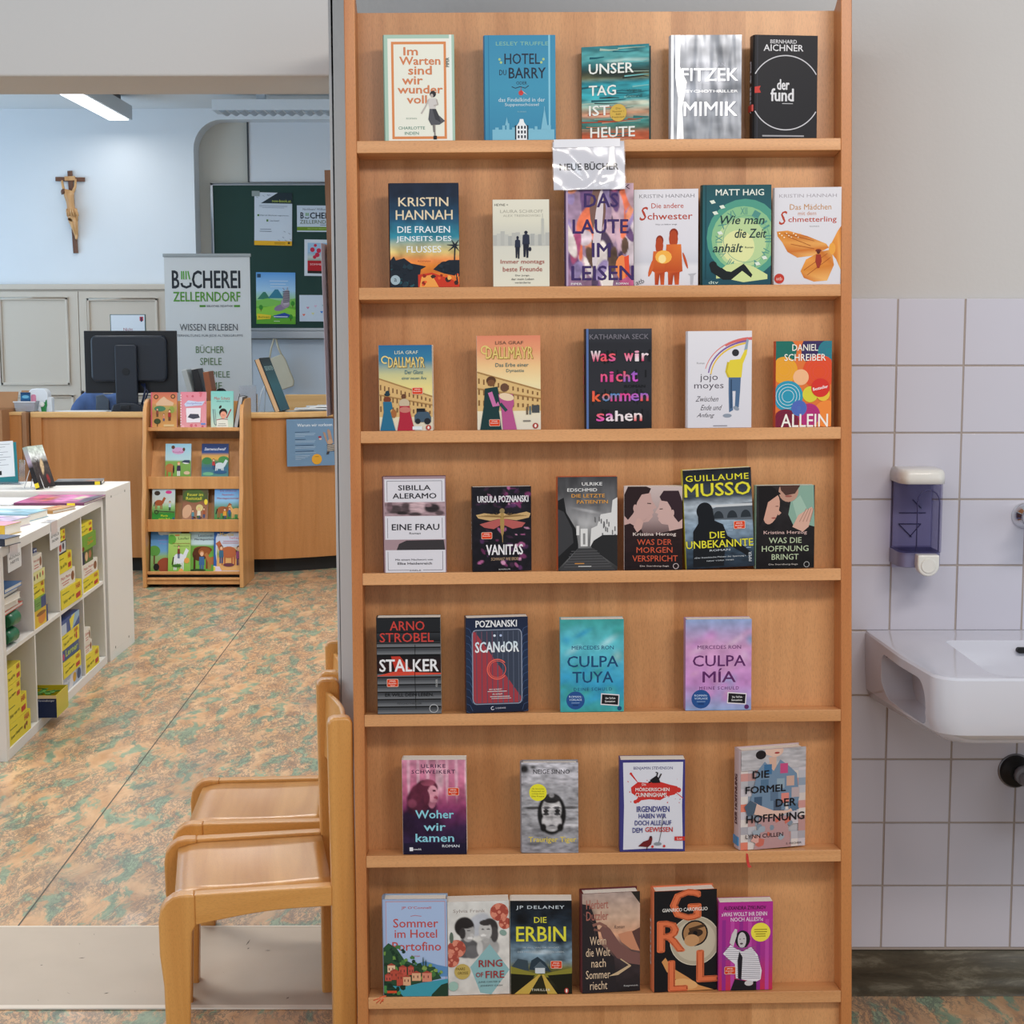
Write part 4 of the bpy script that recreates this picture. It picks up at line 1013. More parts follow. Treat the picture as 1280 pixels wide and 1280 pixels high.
book(3, 858, 943, 588, p, 'tall dark blue book tilted left with bright yellow author name', t=.028, spine='#c9c03a', roll=.045, y0=.0045, group=GR[3], sticker=(.80, .575, 'wide3'))
def p(A):
    A.soft([(0, '#2e2a2c'), (.5, '#1f1b1d'), (1, '#100d0f')], noise=.3)
    A.poly([(.52, 0), (.98, 0), (1, .5), (.9, .48), (.65, .50), (.55, .35), (.60, .15)], '#86a898'); A.poly([(.62, .2), (.75, .12), (.88, .3), (.7, .4)], '#9dbbaa'); A.ell(.55, .07, .17, .13, '#b98f7c'); A.poly([(.4, 0), (.75, 0), (.66, .10), (.5, .12), (.42, .06)], '#4b332c'); A.ell(.55, .13, .06, .012, '#96564c')
    A.ell(.26, .28, .13, .19, '#cf9f8c', 20, .25); A.poly([(.03, .0), (.25, 0), (.42, .10), (.36, .12), (.2, .2), (.13, .4), (.05, .5)], '#171315'); A.poly([(.3, .24), (.43, .33), (.38, .36)], '#cf9f8c'); A.line([(.33, .25), (.38, .25)], .012, '#5a3a33'); A.ell(.30, .39, .04, .01, '#a05a50')
    A.poly([(.62, .5), (.72, .36), (.95, .26), (.97, .3), (.9, .5), (.8, .56)], '#d3a896')
    for k in range(4): A.line([(.74 + .06 * k, .44), (.86 + .04 * k, .28)], .012, '#a77f70')
    A.txt('Kristina Herzog', .50, .57, .74, .05, '#d3b2ac', .012); O = '#b7c6a4'
    A.txt('WAS DIE', .50, .66, .56, .068, O, .008); A.txt('HOFFNUNG', .50, .76, .80, .068, O, .008); A.txt('BRINGT', .50, .86, .46, .068, O, .008); A.txt('Die Sternberg-Saga', .47, .952, .5, .022, '#c9c0ba', .006); A.ring(.87, .955, .05, .01, '#aaa')
book(3, 944.5, 1018, 607, p, 'dark paperback with a veiled face on a pale green shirt and green title', t=.024, spine='#8fae9c', yaw=-.05, group=GR[3])

# --- fifth ledge
def p(A):
    A.rect(0, 0, 1, 1, '#0d0e10')
    for k in range(13):
        v = .01 + k * .077
        if k not in (5, 6): A.grad(0, v, 1, v + .066, [(0, '#55585d'), (.15, '#3a3d42'), (.85, '#74777c'), (1, '#17181a')])
    A.rect(0, .0, 1, .15, '#212327'); A.grad(0, .16, 1, .25, [(0, '#33363b'), (1, '#15161a')]); A.grad(.0, .395, 1, .58, [(0, '#15161a'), (.6, '#2a1416'), (1, '#151516')])
    A.poly([(.22, .40), (.36, .40), (.5, .52), (.62, .585), (.3, .585)], '#c23a2c'); A.poly([(0, .60), (.25, .56), (1, .575), (1, .59), (0, .605)], '#d34a37')
    A.txt('ARNO', .48, .085, .54, .095, '#c8433c', .016); A.txt('STROBEL', .47, .205, .84, .095, '#c8433c', .016)
    A.rect(0, .15, 1, .158, '#0a0a0b'); A.rect(0, .258, 1, .268, '#0a0a0b')
    A.txt('STALKER', .50, .495, .92, .125, '#f2f1f4', .03); A.line([(.6, .28), (.59, .6), (.6, .95)], .008, '#111')
    A.txt('ER WILL DEIN LEBEN.', .50, .80, .76, .034, '#101114', .02); A.txt('PSYCHOTHRILLER', .5, .89, .38, .02, '#3c3e43'); A.ring(.88, .945, .07, .01, '#b9babd'); A.txt('FISCHER', .93, .68, .12, .02, '#ccc', rot=-PI / 2)
book(4, 472, 551.5, 770.5, p, 'thriller paperback of grey blinds with red author name and white title', t=.034, spine='#17181b', group=GR[4], sticker=(.24, .675, 'wide3'))
def p(A):
    A.grad(0, 0, 1, 1, [(0, '#1e2740'), (.5, '#223350'), (1, '#1a2238')])
    for k in range(12): A.line([(.0, .1 + k * .08), (.06, .12 + k * .08), (.10, .18 + k * .08)], .006, '#47618a'); A.line([(1, .1 + k * .08), (.93, .12 + k * .08), (.9, .18 + k * .08)], .006, '#47618a')
    A.poly([(q[0], q[1]) for q in rrect(.095, .905, .125, .915, .06, 3)], '#8a93a8'); A.poly([(q[0], q[1]) for q in rrect(.112, .888, .135, .905, .05, 3)], '#3a4254')
    A.poly([(.115, .15), (.145, .145), (.88, .84), (.88, .88), (.84, .9), (.15, .9), (.115, .87)], '#a23c46')
    for k in range(9): A.rect(.16 + k * .085, .145, .175 + k * .085, .9, '#6d4a5c' if k < 4 else '#535c70')
    A.txt('POZNANSKI', .49, .065, .66, .07, '#eef0f4', .03); A.txt('SCANdOR', .50, .31, .70, .11, '#d9ecf8', .03, col2='#f4f7fa')
    A.ring(.50, .545, .17, .018, '#e8685a', 36, 40, 320); A.ring(.50, .545, .14, .01, '#e8685a', 36); A.disc(.46, .19, .02, '#dde8f5'); A.disc(.56, .19, .02, '#b6c6e8')
    A.txt('DU LÜGST?', .47, .755, .2, .016, '#fff', .01); A.rect(.34, .775, .65, .781, '#ddd'); A.txt('DU LÜGST', .5, .805, .16, .016, '#fff', .01); A.rect(.38, .83, .7, .836, '#ddd'); A.rect(.4, .85, .72, .855, '#ddd'); A.ring(.42, .955, .03, .01, '#dde', 16, 30, 300); A.txt('LOEWE', .55, .955, .16, .015, '#dde')
book(4, 583, 660.4, 771, p, 'dark blue book with rounded red panel and pale techno title', t=.034, spine='#2a2230', spine_txt=('SCANdOR', '#b5564f'), yaw=-.10, group=GR[4])
def culpa(c1, c2, c3, ink, tx, sub, st):
    def p(A):
        rb = random.Random(st); wc = '#b5dde4' if tx == 'TUYA' else '#e3c6df'
        A.soft([(0, c1), (.3, c2), (.7, c3), (1, c1)], [(rb.uniform(0, 1), rb.uniform(.1, .9), rb.uniform(.1, .25), rb.uniform(.04, .1), rb.choice([c2, c3, c1]), .8, -.5) for k in range(22)] + [(.75, .24, .25, .05, wc, .6, -.6), (.2, .33, .2, .05, wc, .5, -.5), (.9, .4, .12, .1, wc, .5, 0)], .16, st)
        A.txt('MERCEDES RON', .51, .305, .66, .040, ink, .010); A.txt('CULPA', .51, .455, .80, .12, ink, .014); A.txt(tx, .51, .625 if tx == 'TUYA' else .615, .64 if tx == 'TUYA' else .5, .12 if tx == 'TUYA' else .15, ink, .014); A.txt(sub, .51, .755, .60, .034, ink, .008, spacing=1.3)
        A.disc(.235, .875, .145, '#27508f'); A.txt('ROMAN-', .235, .835, .2, .022, '#cfe0f5', .006); A.txt('VORLAGE', .235, .868, .2, .022, '#cfe0f5', .006); A.rect(.17, .9, .3, .905, '#9fb9de'); A.rect(.19, .92, .28, .935, '#1c3c70'); A.disc(.93, .965, .035, ink)
        A.poly([(.64, .80), (.93, .815), (.92, .94), (.63, .925)], '#e6dfe6'); A.poly([(.655, .812), (.915, .826), (.906, .928), (.645, .914)], '#1c1a20'); A.txt('Die TikTok-', .79, .855, .16, .02, '#fff', .006); A.txt('Sensation', .78, .888, .16, .02, '#fff', .006)
    return p
book(4, 700.5, 779.5, 773, culpa('#3f9f9c', '#5fc0cf', '#3a9fc9', '#1f4a74', 'TUYA', 'DEINE SCHULD', 3), 'turquoise watercolour paperback with dark blue title', t=.032, edge='#58a7b5', group=GR[4])
book(4, 856.5, 938.5, 773, culpa('#8fa5cf', '#d09cc8', '#c58cc9', '#5d2a63', 'MÍA', 'MEINE SCHULD', 5), 'pink and lilac watercolour paperback with plum title', t=.032, edge='#a783b5', group=GR[4])

# --- sixth ledge
def p(A):
    A.soft([(0, '#c8849e'), (.3, '#c46a8b'), (.5, '#8a3a66'), (.7, '#3a2145'), (1, '#1d1a38')], [(.1 + k * .15, .15, .03, .3, '#d9a6b8', 1.5) for k in range(7)] + [(.6, .2, .08, .2, '#e0b4c2', 1), (.7, .62, .3, .12, '#5a2a55', 1),
        (.25, .66, .38, .16, '#2a1734', 2.5), (.30, .50, .24, .10, '#3c1a33', 3), (.26, .42, .19, .12, '#4f1f33', 4), (.38, .29, .17, .075, '#5b2438', 5), (.22, .36, .10, .10, '#5b2438', 3), (.40, .24, .11, .035, '#8a4358', 4),
        (.46, .44, .06, .07, '#b06a80', 4), (.475, .36, .075, .085, '#cf8f9f', 6), (.53, .355, .03, .022, '#cf8f9f', 5), (.525, .40, .03, .02, '#a04a62', 4), (.51, .43, .035, .02, '#c98497', 4), (.50, .325, .025, .008, '#4f1f33', 4), (.38, .40, .05, .08, '#5b2438', 3), (.15, .46, .08, .05, '#7b3a50', 2)], .3, 6, 64)
    A.grad(0, .88, 1, 1, [(0, '#1f1733'), (1, '#17142e')])
    A.txt('ULRIKE', .49, .065, .38, .038, '#3b2444', .018, spacing=1.2); A.txt('SCHWEIKERT', .49, .125, .68, .038, '#3b2444', .018, spacing=1.2)
    C_ = '#8fd3e4'
    A.txt('Woher', .50, .575, .60, .085, C_, .03); A.txt('wir', .50, .71, .34, .08, C_, .03); A.txt('kamen', .50, .825, .60, .085, C_, .03); A.txt('ROMAN', .75, .912, .27, .028, '#dfe4ee', .02)
    A.rect(.1, .925, .155, .965, '#e8e8ee'); A.txt('rowohlt', .22, .945, .13, .022, '#e8e8ee', .01)
book(5, 503.5, 583, 947.5, p, 'purple-pink paperback with woman in profile and light blue serif title', t=.036, edge='#e0d9d2', yaw=.03, group=GR[5], sticker=(.80, .335, 'wide3'))
def p(A):
    A.soft([(0, '#c3c1c9'), (.2, '#b9b7be'), (.3, '#98979c'), (.6, '#a8a7ac'), (.8, '#8c8b90'), (1, '#9c9aa2')], [(.05, .07, .12, .07, '#2c2b2d', 1.2), (.2, .05, .08, .03, '#4a494b', 1), (.2, .5, .2, .02, '#4a494b', 1.5), (.85, .5, .2, .02, '#5a595b', 1.5), (.3, .75, .2, .03, '#77767b', 1.2), (.8, .7, .25, .03, '#c5c3c8', 1), (.2, .9, .2, .03, '#5f5e62', 1),
        (.53, .57, .235, .215, '#1c1b1d', 7), (.53, .52, .165, .13, '#c9c6c7', 5), (.53, .655, .165, .10, '#bdbabc', 5), (.53, .40, .15, .05, '#2a292b', 4), (.53, .36, .05, .03, '#8a888b', 2), (.44, .50, .07, .012, '#555357', 4), (.62, .50, .07, .012, '#555357', 4),
        (.43, .535, .05, .018, '#2c2b2d', 4), (.63, .535, .05, .018, '#2c2b2d', 4), (.43, .57, .055, .016, '#3c3b3e', 4), (.63, .57, .055, .016, '#3c3b3e', 4), (.53, .60, .03, .05, '#a5a2a4', 3), (.53, .70, .06, .01, '#77757a', 3), (.38, .72, .06, .05, '#1c1b1d', 2), (.68, .72, .06, .05, '#1c1b1d', 2)], .4, 8, 64, streak=2.5)
    A.txt('NEIGE SINNO', .53, .10, .64, .048, '#2c2a32', .012); Y = '#e0c95a'
    A.txt('Trauriger Tiger', .54, .86, .84, .075, Y, .022); A.disc(.29, .33, .155, '#e6df33')
    for k, q in enumerate(('»Ein literarisches', 'Meisterwerk und', 'wichtiges Buch«', 'Die Presse')): A.txt(q, .29, .288 + k * .028, .22, .015, '#3a381a', .004)
book(5, 652, 722.6, 951, p, 'grey hardcover with a mirrored face and round yellow sticker', t=.024, spine='#8c8b92', hard=True, m=P_satin, yaw=.03, group=GR[5])
def p(A):
    A.rect(0, 0, 1, 1, '#3c3a7c'); A.poly([(.05, .03), (.97, .025), (.955, .5), (.97, .975), (.5, .965), (.05, .98), (.065, .5)], '#d9dae4')
    A.txt('BENJAMIN STEVENSON', .51, .095, .60, .040, '#3a3970', .012); Rr = '#c8332f'
    A.poly([(.17, .30), (.28, .24), (.42, .25), (.6, .235), (.76, .27), (.88, .29), (.92, .33), (.84, .38), (.72, .40), (.62, .44), (.45, .43), (.33, .44), (.28, .47), (.24, .44), (.28, .41), (.18, .36)], Rr)
    A.line([(.18, .16), (.28, .25)], .03, Rr, .3); A.disc(.17, .15, .02, Rr); A.disc(.9, .33, .04, Rr); A.line([(.85, .35), (.97, .42)], .012, Rr); A.disc(.24, .455, .03, Rr)
    A.blobs(26, .1, .2, .95, .48, [Rr], .004, .013, 13)
    A.txt('Die', .37, .265, .06, .03, '#f3dbd8', .01); A.txt('MÖRDERISCHEN', .50, .318, .52, .045, '#f6e9e7', .022); A.txt('CUNNINGHAMS', .48, .38, .48, .045, '#f6e9e7', .022)
    A.poly([(.46, .22), (.56, .17), (.6, .20), (.62, .25), (.5, .25)], '#19171d'); A.line([(.56, .19), (.58, .14), (.55, .135)], .02, '#19171d'); A.line([(.6, .2), (.635, .15)], .02, '#19171d'); A.line([(.5, .23), (.44, .245)], .02, '#19171d')
    B_ = '#3a3f86'
    A.txt('IRGENDWEN', .51, .535, .50, .062, B_, .02); A.txt('HABEN WIR', .50, .61, .42, .05, B_, .018); A.txt('DOCH ALLE AUF', .51, .685, .56, .052, B_, .018); A.txt('DEM', .27, .765, .15, .052, B_, .018); A.txt('GEWISSEN', .60, .758, .42, .052, Rr, .02)
    A.line([(.66, .62), (.63, .8), (.60, .90)], .008, '#333'); A.ell(.58, .915, .06, .018, '#8a8e96'); A.disc(.5, .945, .02, Rr); A.disc(.68, .94, .02, Rr)
    A.poly([(.28, .94), (.36, .89), (.44, .87), (.46, .83), (.49, .83), (.50, .86), (.48, .92), (.43, .95), (.36, .945)], '#6b2024'); A.line([(.42, .95), (.41, .98)], .012, '#3b1518'); A.disc(.475, .84, .018, '#3b1518')
    A.rect(.84, .835, 1, .88, Rr); A.txt('List', .92, .857, .08, .025, '#f6dcd8', .01)
book(5, 774.5, 855.5, 947.5, p, 'white paperback with ragged blue border and a red splash', t=.036, spine='#2a2a72', yaw=.02, group=GR[5])
def p(A):
    rnd = random.Random(17); cols = ['#b9b7bd', '#c9928c', '#d0705c', '#a8a4ab', '#cfc3bd', '#8f9bab', '#c7c0c6', '#b98f8c', '#d9cfca', '#9a9ea8', '#dd7f68']
    A.rect(0, 0, 1, 1, '#b5b2b6')
    for i in range(9):
        for j in range(13):
            if rnd.random() < .85: A.rect(i / 9, j / 13, (i + 1) / 9, (j + 1) / 13, rnd.choice(cols))
    A.rect(0, 0, 1, .2, '#b1aeb2')
    A.soft([(0, '#b1aeb2'), (1, '#b5b1b4')], noise=.2, box=(.0, 0, 1, .2))
    A.ell(.30, .05, .08, .045, '#1e181b'); A.ell(.52, .015, .13, .065, '#d7b3a2'); A.poly([(.36, 0), (.62, 0), (.6, .06), (.5, .08), (.38, .05)], '#dcb9a8'); A.ell(.55, .04, .04, .01, '#a5403c'); A.poly([(.42, .08), (.54, .08), (.54, .2), (.46, .24)], '#d0a997')
    A.poly([(.36, .12), (.5, .22), (.6, .11), (.72, .17), (.86, .26), (.9, .5), (.86, .64), (.74, .62), (.7, .5), (.68, .62), (.3, .62), (.24, .5), (.1, .6), (.2, .36), (.26, .2)], '#6f87a0')
    for q in ((.35, .15, '#3f6d96'), (.6, .15, '#c04c7c'), (.3, .3, '#516f8b'), (.55, .3, '#8ea0ae'), (.7, .28, '#c7a394'), (.45, .42, '#5a7089'), (.62, .45, '#d9857a'), (.78, .4, '#b8a6a8'), (.5, .52, '#4f5f75'), (.2, .47, '#3f5670')): A.rect(q[0], q[1], q[0] + .12, q[1] + .1, q[2])
    A.poly([(.06, .58), (.14, .50), (.3, .56), (.5, .62), (.72, .63), (.84, .58), (.84, .63), (.6, .67), (.48, .71), (.3, .66), (.1, .63)], '#d9b5a6'); A.poly([(.05, .56), (.14, .5), (.24, .54), (.2, .64), (.1, .66)], '#4a5c6e'); A.poly([(.74, .58), (.86, .56), (.9, .62), (.8, .64)], '#54708a')
    A.poly([(.28, .68), (.7, .68), (.78, 1), (.2, 1)], '#b58f90'); A.blobs(12, .2, .7, .8, .95, ['#c66a5a', '#9aa5b0', '#d7a49a', '#7d8b9a'], .04, .08, 9)
    K = '#17161b'
    A.txt('DIE', .30, .245, .25, .07, K, .035); A.txt('FORMEL', .375, .395, .62, .07, K, .035); A.txt('DER', .69, .545, .31, .075, K, .035); A.txt('HOFFNUNG', .53, .69, .90, .075, K, .035); A.txt('LYNN CULLEN', .36, .865, .58, .040, '#3b2226', .022); A.txt('S. FISCHER', .82, .965, .24, .018, '#444', .008)
r, W, H = book(5, 925, 1008.8, 936, p, 'patchwork-patterned hardcover with a red ribbon hanging over the ledge', t=.036, spine='#c2aeb2', hard=True, yaw=-.22, spine_txt=('DER HOFFNUNG', '#4a2b38'), group=GR[5], m=P_satin)
MB().box(-.0042, -.0018, .005, .031, .008, .026).build('spine_label', mat('blue_label', '#3a84b8', .4), r)
mrib = mat('red_ribbon', '#c43126', .5)
mb = MB()
zz = [(0.012, -.003, .0003), (.0125, -.0075, -.006), (.012, -.0085, -.016), (.0135, -.010, -.027), (.0165, -.012, -.034)]
for k in range(len(zz) - 1):
    a, b_ = zz[k], zz[k + 1]; wd = .0028
    mb.add([(a[0] - wd, a[1], a[2]), (a[0] + wd, a[1], a[2]), (b_[0] + wd * (1 + .5 * (k == 3)), b_[1], b_[2]), (b_[0] - wd * (1 + .5 * (k == 3)), b_[1], b_[2]),
            (a[0] - wd, a[1] + .0005, a[2]), (a[0] + wd, a[1] + .0005, a[2]), (b_[0] + wd, b_[1] + .0005, b_[2]), (b_[0] - wd, b_[1] + .0005, b_[2])], [(0, 3, 2, 1), (4, 5, 6, 7), (0, 4, 7, 3), (1, 2, 6, 5)])
mb.build('ribbon', mrib, r)

# --- lowest ledge
def p(A):
    A.rect(0, 0, 1, 1, '#9fb3d6'); A.rect(.05, .02, .97, .98, '#a9bfe2'); A.rect(.045, .02, .052, .98, '#c9837c'); A.rect(.965, .02, .972, .98, '#c9837c'); A.rect(.045, .02, .97, .026, '#c9837c')
    Rr = '#c0504b'
    A.txt("JP O'Connell", .52, .09, .46, .034, Rr, .008); A.line([(.43, .175), (.5, .165), (.6, .175)], .008, Rr)
    A.txt('Sommer', .51, .245, .70, .09, Rr, .012); A.txt('im Hotel', .51, .355, .66, .085, Rr, .012); A.txt('Portofino', .52, .485, .76, .09, Rr, .012); A.txt('Roman', .5, .585, .13, .018, Rr)
    A.poly([(.45, .68), (.65, .64), (.85, .68), (1, .70), (1, .8), (.45, .8)], '#5f8fc0'); A.poly([(0, .5), (.08, .45), (.2, .5), (.32, .62), (.5, .68), (.8, .70), (.9, .82), (.6, .86), (0, .95)], '#2f5038')
    A.blobs(30, 0, .48, .5, .8, ['#4a7a42', '#6d9448', '#1f3a2c', '#2f5c3a'], .02, .05, 4); A.blobs(14, .5, .68, .9, .82, ['#4a7a42', '#86a352', '#24452f'], .02, .05, 5)
    rnd = random.Random(9)
    for u, v, w_, h_ in ((.06, .68, .12, .07), (.1, .74, .14, .09), (.24, .70, .12, .10), (.38, .70, .09, .08), (.30, .80, .12, .09), (.44, .76, .14, .08), (.6, .76, .15, .09), (.02, .78, .1, .06), (.2, .77, .1, .12)):
        A.rect(u, v, u + w_, v + h_, rnd.choice(['#d88a72', '#e0ac86', '#c4574a', '#e9c2a0', '#b9503f'])); A.poly([(u - .01, v), (u + w_ * .5, v - .025), (u + w_ + .01, v)], '#a8483a')
        for q in range(2): A.rect(u + .02 + q * w_ * .45, v + .025, u + .035 + q * w_ * .45, v + .05, '#6e3a34')
    A.poly([(0, .88), (.3, .90), (.6, .86), (1, .82), (1, 1), (0, 1)], '#3f9bae'); A.poly([(0, .84), (.12, .88), (.25, .96), (.3, 1), (0, 1)], '#1f3b2c'); A.poly([(.75, .98), (.9, .88), (1, .86), (1, 1), (.74, 1)], '#24402f'); A.blobs(8, 0, .88, .3, .98, ['#4f8a4a', '#1a3326'], .03, .05, 6)
    A.ell(.62, .64, .008, .05, '#28412f'); A.ell(.66, .66, .008, .04, '#28412f'); A.rect(.05, .94, .2, .965, '#d4502f')
r, W, H = book(6, 479.5, 559.4, 1120.5, p, 'pale blue hardcover with red title over a coastal village', t=.036, spine='#8fa0b6', hard=True, yaw=.02, group=GR[6], m=P_satin)
mb = MB()
for ex_, ez_ in ((-.022, -.006), (-.016, -.012), (-.008, -.013), (-.003, -.009)):
    mb.tube([(.004, -.0015, .001), (-.002, -.0045, .0005), (ex_ * .6, -.0065, ez_ * .5), (ex_, -.0072, ez_)], [.0016, .0018, .0016, .0012], 5)
mb.build('ribbon', mat('orange_ribbon', '#e0683f', .5), r)
def rose(A, cu, cv, r_, c=('#c9705c', '#a94f42', '#dc8b74')):
    A.disc(cu, cv, r_, c[0])
    for k in range(7):
        a = k * .9; A.ell(cu + r_ * .6 * math.cos(a), cv + r_ * .6 * math.sin(a) * A.w / A.h, r_ * .42, r_ * .32 * A.w / A.h, c[1 + k % 2], 9, a)
    A.disc(cu, cv, r_ * .35, c[1]); A.disc(cu, cv, r_ * .18, c[2])
def p(A):
    A.soft([(0, '#d9d8d4'), (.5, '#dedbd6'), (1, '#d5d1cb')], [(.5, .25, .16, .15, '#bcbfc7', 3, .78), (.30, .50, .20, .10, '#5d5c5e', 5), (.40, .54, .12, .07, '#6b6a6c', 4), (.66, .50, .17, .10, '#aaa8a7', 5), (.52, .50, .05, .08, '#cfcdcb', 3),
        (.27, .27, .15, .10, '#2b2829', 6), (.33, .33, .10, .095, '#aeacab', 6), (.30, .25, .12, .035, '#2b2829', 5), (.39, .36, .03, .02, '#c0bebd', 4), (.36, .39, .05, .012, '#e0dedd', 4), (.34, .31, .03, .008, '#4a4849', 4), (.24, .34, .05, .06, '#3a3738', 4), (.16, .42, .05, .04, '#e0ddd8', 3),
        (.68, .29, .13, .10, '#3a3738', 6), (.76, .36, .06, .08, '#4a4748', 4), (.61, .32, .10, .095, '#c8c6c4', 6), (.62, .23, .10, .03, '#3a3738', 5), (.58, .365, .045, .012, '#f4f2f0', 5), (.57, .30, .025, .008, '#4a4849', 4), (.66, .30, .025, .008, '#4a4849', 4), (.62, .42, .05, .03, '#b8b6b4', 4)], .10, 5, 72)
    A.txt('Sylvia Frank', .35, .105, .52, .045, '#9a8f8a', .006)
    A.poly([(.68, .46), (1, .74), (.70, 1), (.52, .98), (.36, .70)], '#8fb9bd')
    rose(A, .84, .12, .15); rose(A, .93, .24, .1); rose(A, .14, .50, .15); rose(A, .06, .62, .12); A.ell(.9, .34, .06, .03, '#8aa59c', rot=.5); A.ell(.06, .38, .03, .06, '#5f6f62')
    Rr = '#a33c3c'
    A.txt('RING', .69, .665, .38, .075, Rr, .018); A.txt('OF', .51, .785, .12, .05, Rr, .014); A.txt('FIRE', .76, .785, .30, .075, Rr, .018); A.txt('JUNE CARTER &', .67, .865, .36, .022, '#5b6f74', .008); A.txt('JOHNNY CASH', .70, .905, .36, .022, '#5b6f74', .008)
    A.disc(.23, .745, .13, '#c2a95e'); A.txt('PAARE', .20, .715, .15, .028, '#5b4a1c', .012); A.txt('GROSSE', .24, .76, .17, .028, '#5b4a1c', .012); A.disc(.08, .90, .08, '#9ec0b4')
book(6, 560, 636.6, 1123.5, p, 'white paperback with red roses and a black and white smiling couple', t=.036, edge='#dcd5cb', yaw=-.04, group=GR[6])
def p(A):
    A.soft([(0, '#10141a'), (.2, '#1f2a36'), (.42, '#3c5062'), (.55, '#7c95a6'), (.64, '#6f8594'), (.72, '#6d6b3a'), (.85, '#2a2a1c'), (1, '#14140f')], [(.2, .2, .2, .1, '#0f141b', 1), (.8, .42, .2, .05, '#1b2530', 1), (.5, .55, .25, .03, '#b6c6d0', 1)], .45, 14, streak=1.5)
    A.poly([(0, .72), (.12, .62), (.28, .64), (.3, .75)], '#3a4a54'); A.poly([(.3, .74), (.34, .64), (.44, .60), (.56, .66), (.66, .76)], '#2c3c48'); A.rect(.4, .70, .56, .78, '#cfd6da'); A.poly([(.37, .72), (.48, .65), (.59, .72)], '#53636e')
    A.poly([(0, .70), (.3, .76), (.5, .79), (.7, .76), (1, .72), (1, .82), (0, .82)], '#8a8434'); A.poly([(0, .78), (.4, .80), (.1, 1), (0, 1)], '#1a1c12'); A.poly([(.6, .80), (1, .78), (1, 1), (.85, 1)], '#1a1c12')
    A.poly([(.46, .79), (.49, .79), (.30, 1), (.06, 1)], '#c9a94e'); A.poly([(.51, .79), (.54, .79), (.76, 1), (.60, 1)], '#c9a94e'); A.poly([(.49, .8), (.51, .8), (.58, 1), (.32, 1)], '#2c2a18')
    Y = '#e5df45'
    A.txt('JP DELANEY', .49, .075, .78, .045, '#cdd8e0', .014, spacing=1.15); A.txt('DIE', .49, .205, .20, .06, Y, .014); A.txt('ERBIN', .50, .355, .80, .155, Y, .02)
    A.txt('SIE WILL, WAS DIR GEHÖRT.', .5, .50, .6, .022, '#b9c6cf', .006); A.txt('DER PREIS DAFÜR IST DEIN LEBEN.', .5, .545, .76, .022, '#b9c6cf', .006); A.txt('THRILLER', .49, .955, .3, .024, '#e8e4cf', .01, spacing=1.3); A.ell(.91, .965, .035, .03, '#b9473a'); A.ell(.91, .965, .015, .02, '#f0e6de')
book(6, 637.8, 714.5, 1122.5, p, 'dark thriller paperback with yellow title above a house and forked road', t=.036, edge='#e2dccf', yaw=.03, group=GR[6], sticker=(.745, .685, 'wide3'))
def p(A):
    A.soft([(0, '#a8948c'), (.25, '#cbab94'), (.42, '#d9a383'), (.5, '#8f6a60'), (.65, '#3d3236'), (1, '#1d1b20')], [(.05, .3, .18, .2, '#3b3032', 1), (.12, .2, .1, .08, '#5b4a48', 1)], .2, 4)
    A.poly([(.85, 0), (1, 0), (1, .12)], '#24211f'); A.poly([(0, .1), (.14, .12), (.25, .3), (.3, .5), (.55, .65), (.6, 1), (0, 1)], '#262227'); A.line([(.02, .2), (.2, .3), (.24, .5)], .02, '#4b3a3a', .3)
    A.poly([(.30, .36), (.38, .31), (.48, .36), (.66, .52), (.86, .60), (1, .62), (1, .74), (.82, .72), (.6, .66), (.44, .54), (.34, .44)], '#7b5550'); A.poly([(.62, .42), (.75, .40), (1, .38), (1, .60), (.85, .58), (.68, .50)], '#c98a6a'); A.poly([(.86, .40), (1, .36), (1, .6), (.94, .52)], '#5b3d38'); A.line([(.18, .32), (.30, .30), (.42, .34)], .05, '#8a5f55'); A.line([(.2, .36), (.34, .38)], .04, '#7a524a')
    A.poly([(.45, .84), (.6, .80), (.82, .73), (.84, .75), (.62, .83)], '#cbb08c'); A.line([(.66, .67), (.84, .745)], .018, '#cbb08c')
    A.txt('Herbert', .26, .11, .38, .09, '#a9685d', .008); A.txt('Dutzler', .26, .225, .38, .09, '#a9685d', .008); A.txt('Roman', .64, .345, .18, .035, '#5d4a44', .004, shear=.3)
    for t_, cu, cv, wd, hh in (('Wenn', .27, .475, .28, .085), ('die Welt', .27, .59, .42, .085), ('nach', .28, .70, .25, .085), ('Sommer', .27, .815, .42, .085), ('riecht', .28, .925, .30, .085)): A.txt(t_, cu, cv, wd, hh, '#e2c7a8', .004)
    A.txt('haymon', .84, .945, .24, .022, '#ccc', .006)
book(6, 727.5, 800, 1113.5, p, 'brown dusk-toned hardcover with an outstretched arm and narrow cream title', t=.034, spine='#5c1d26', hard=True, yaw=-.10, group=GR[6], m=P_gloss)
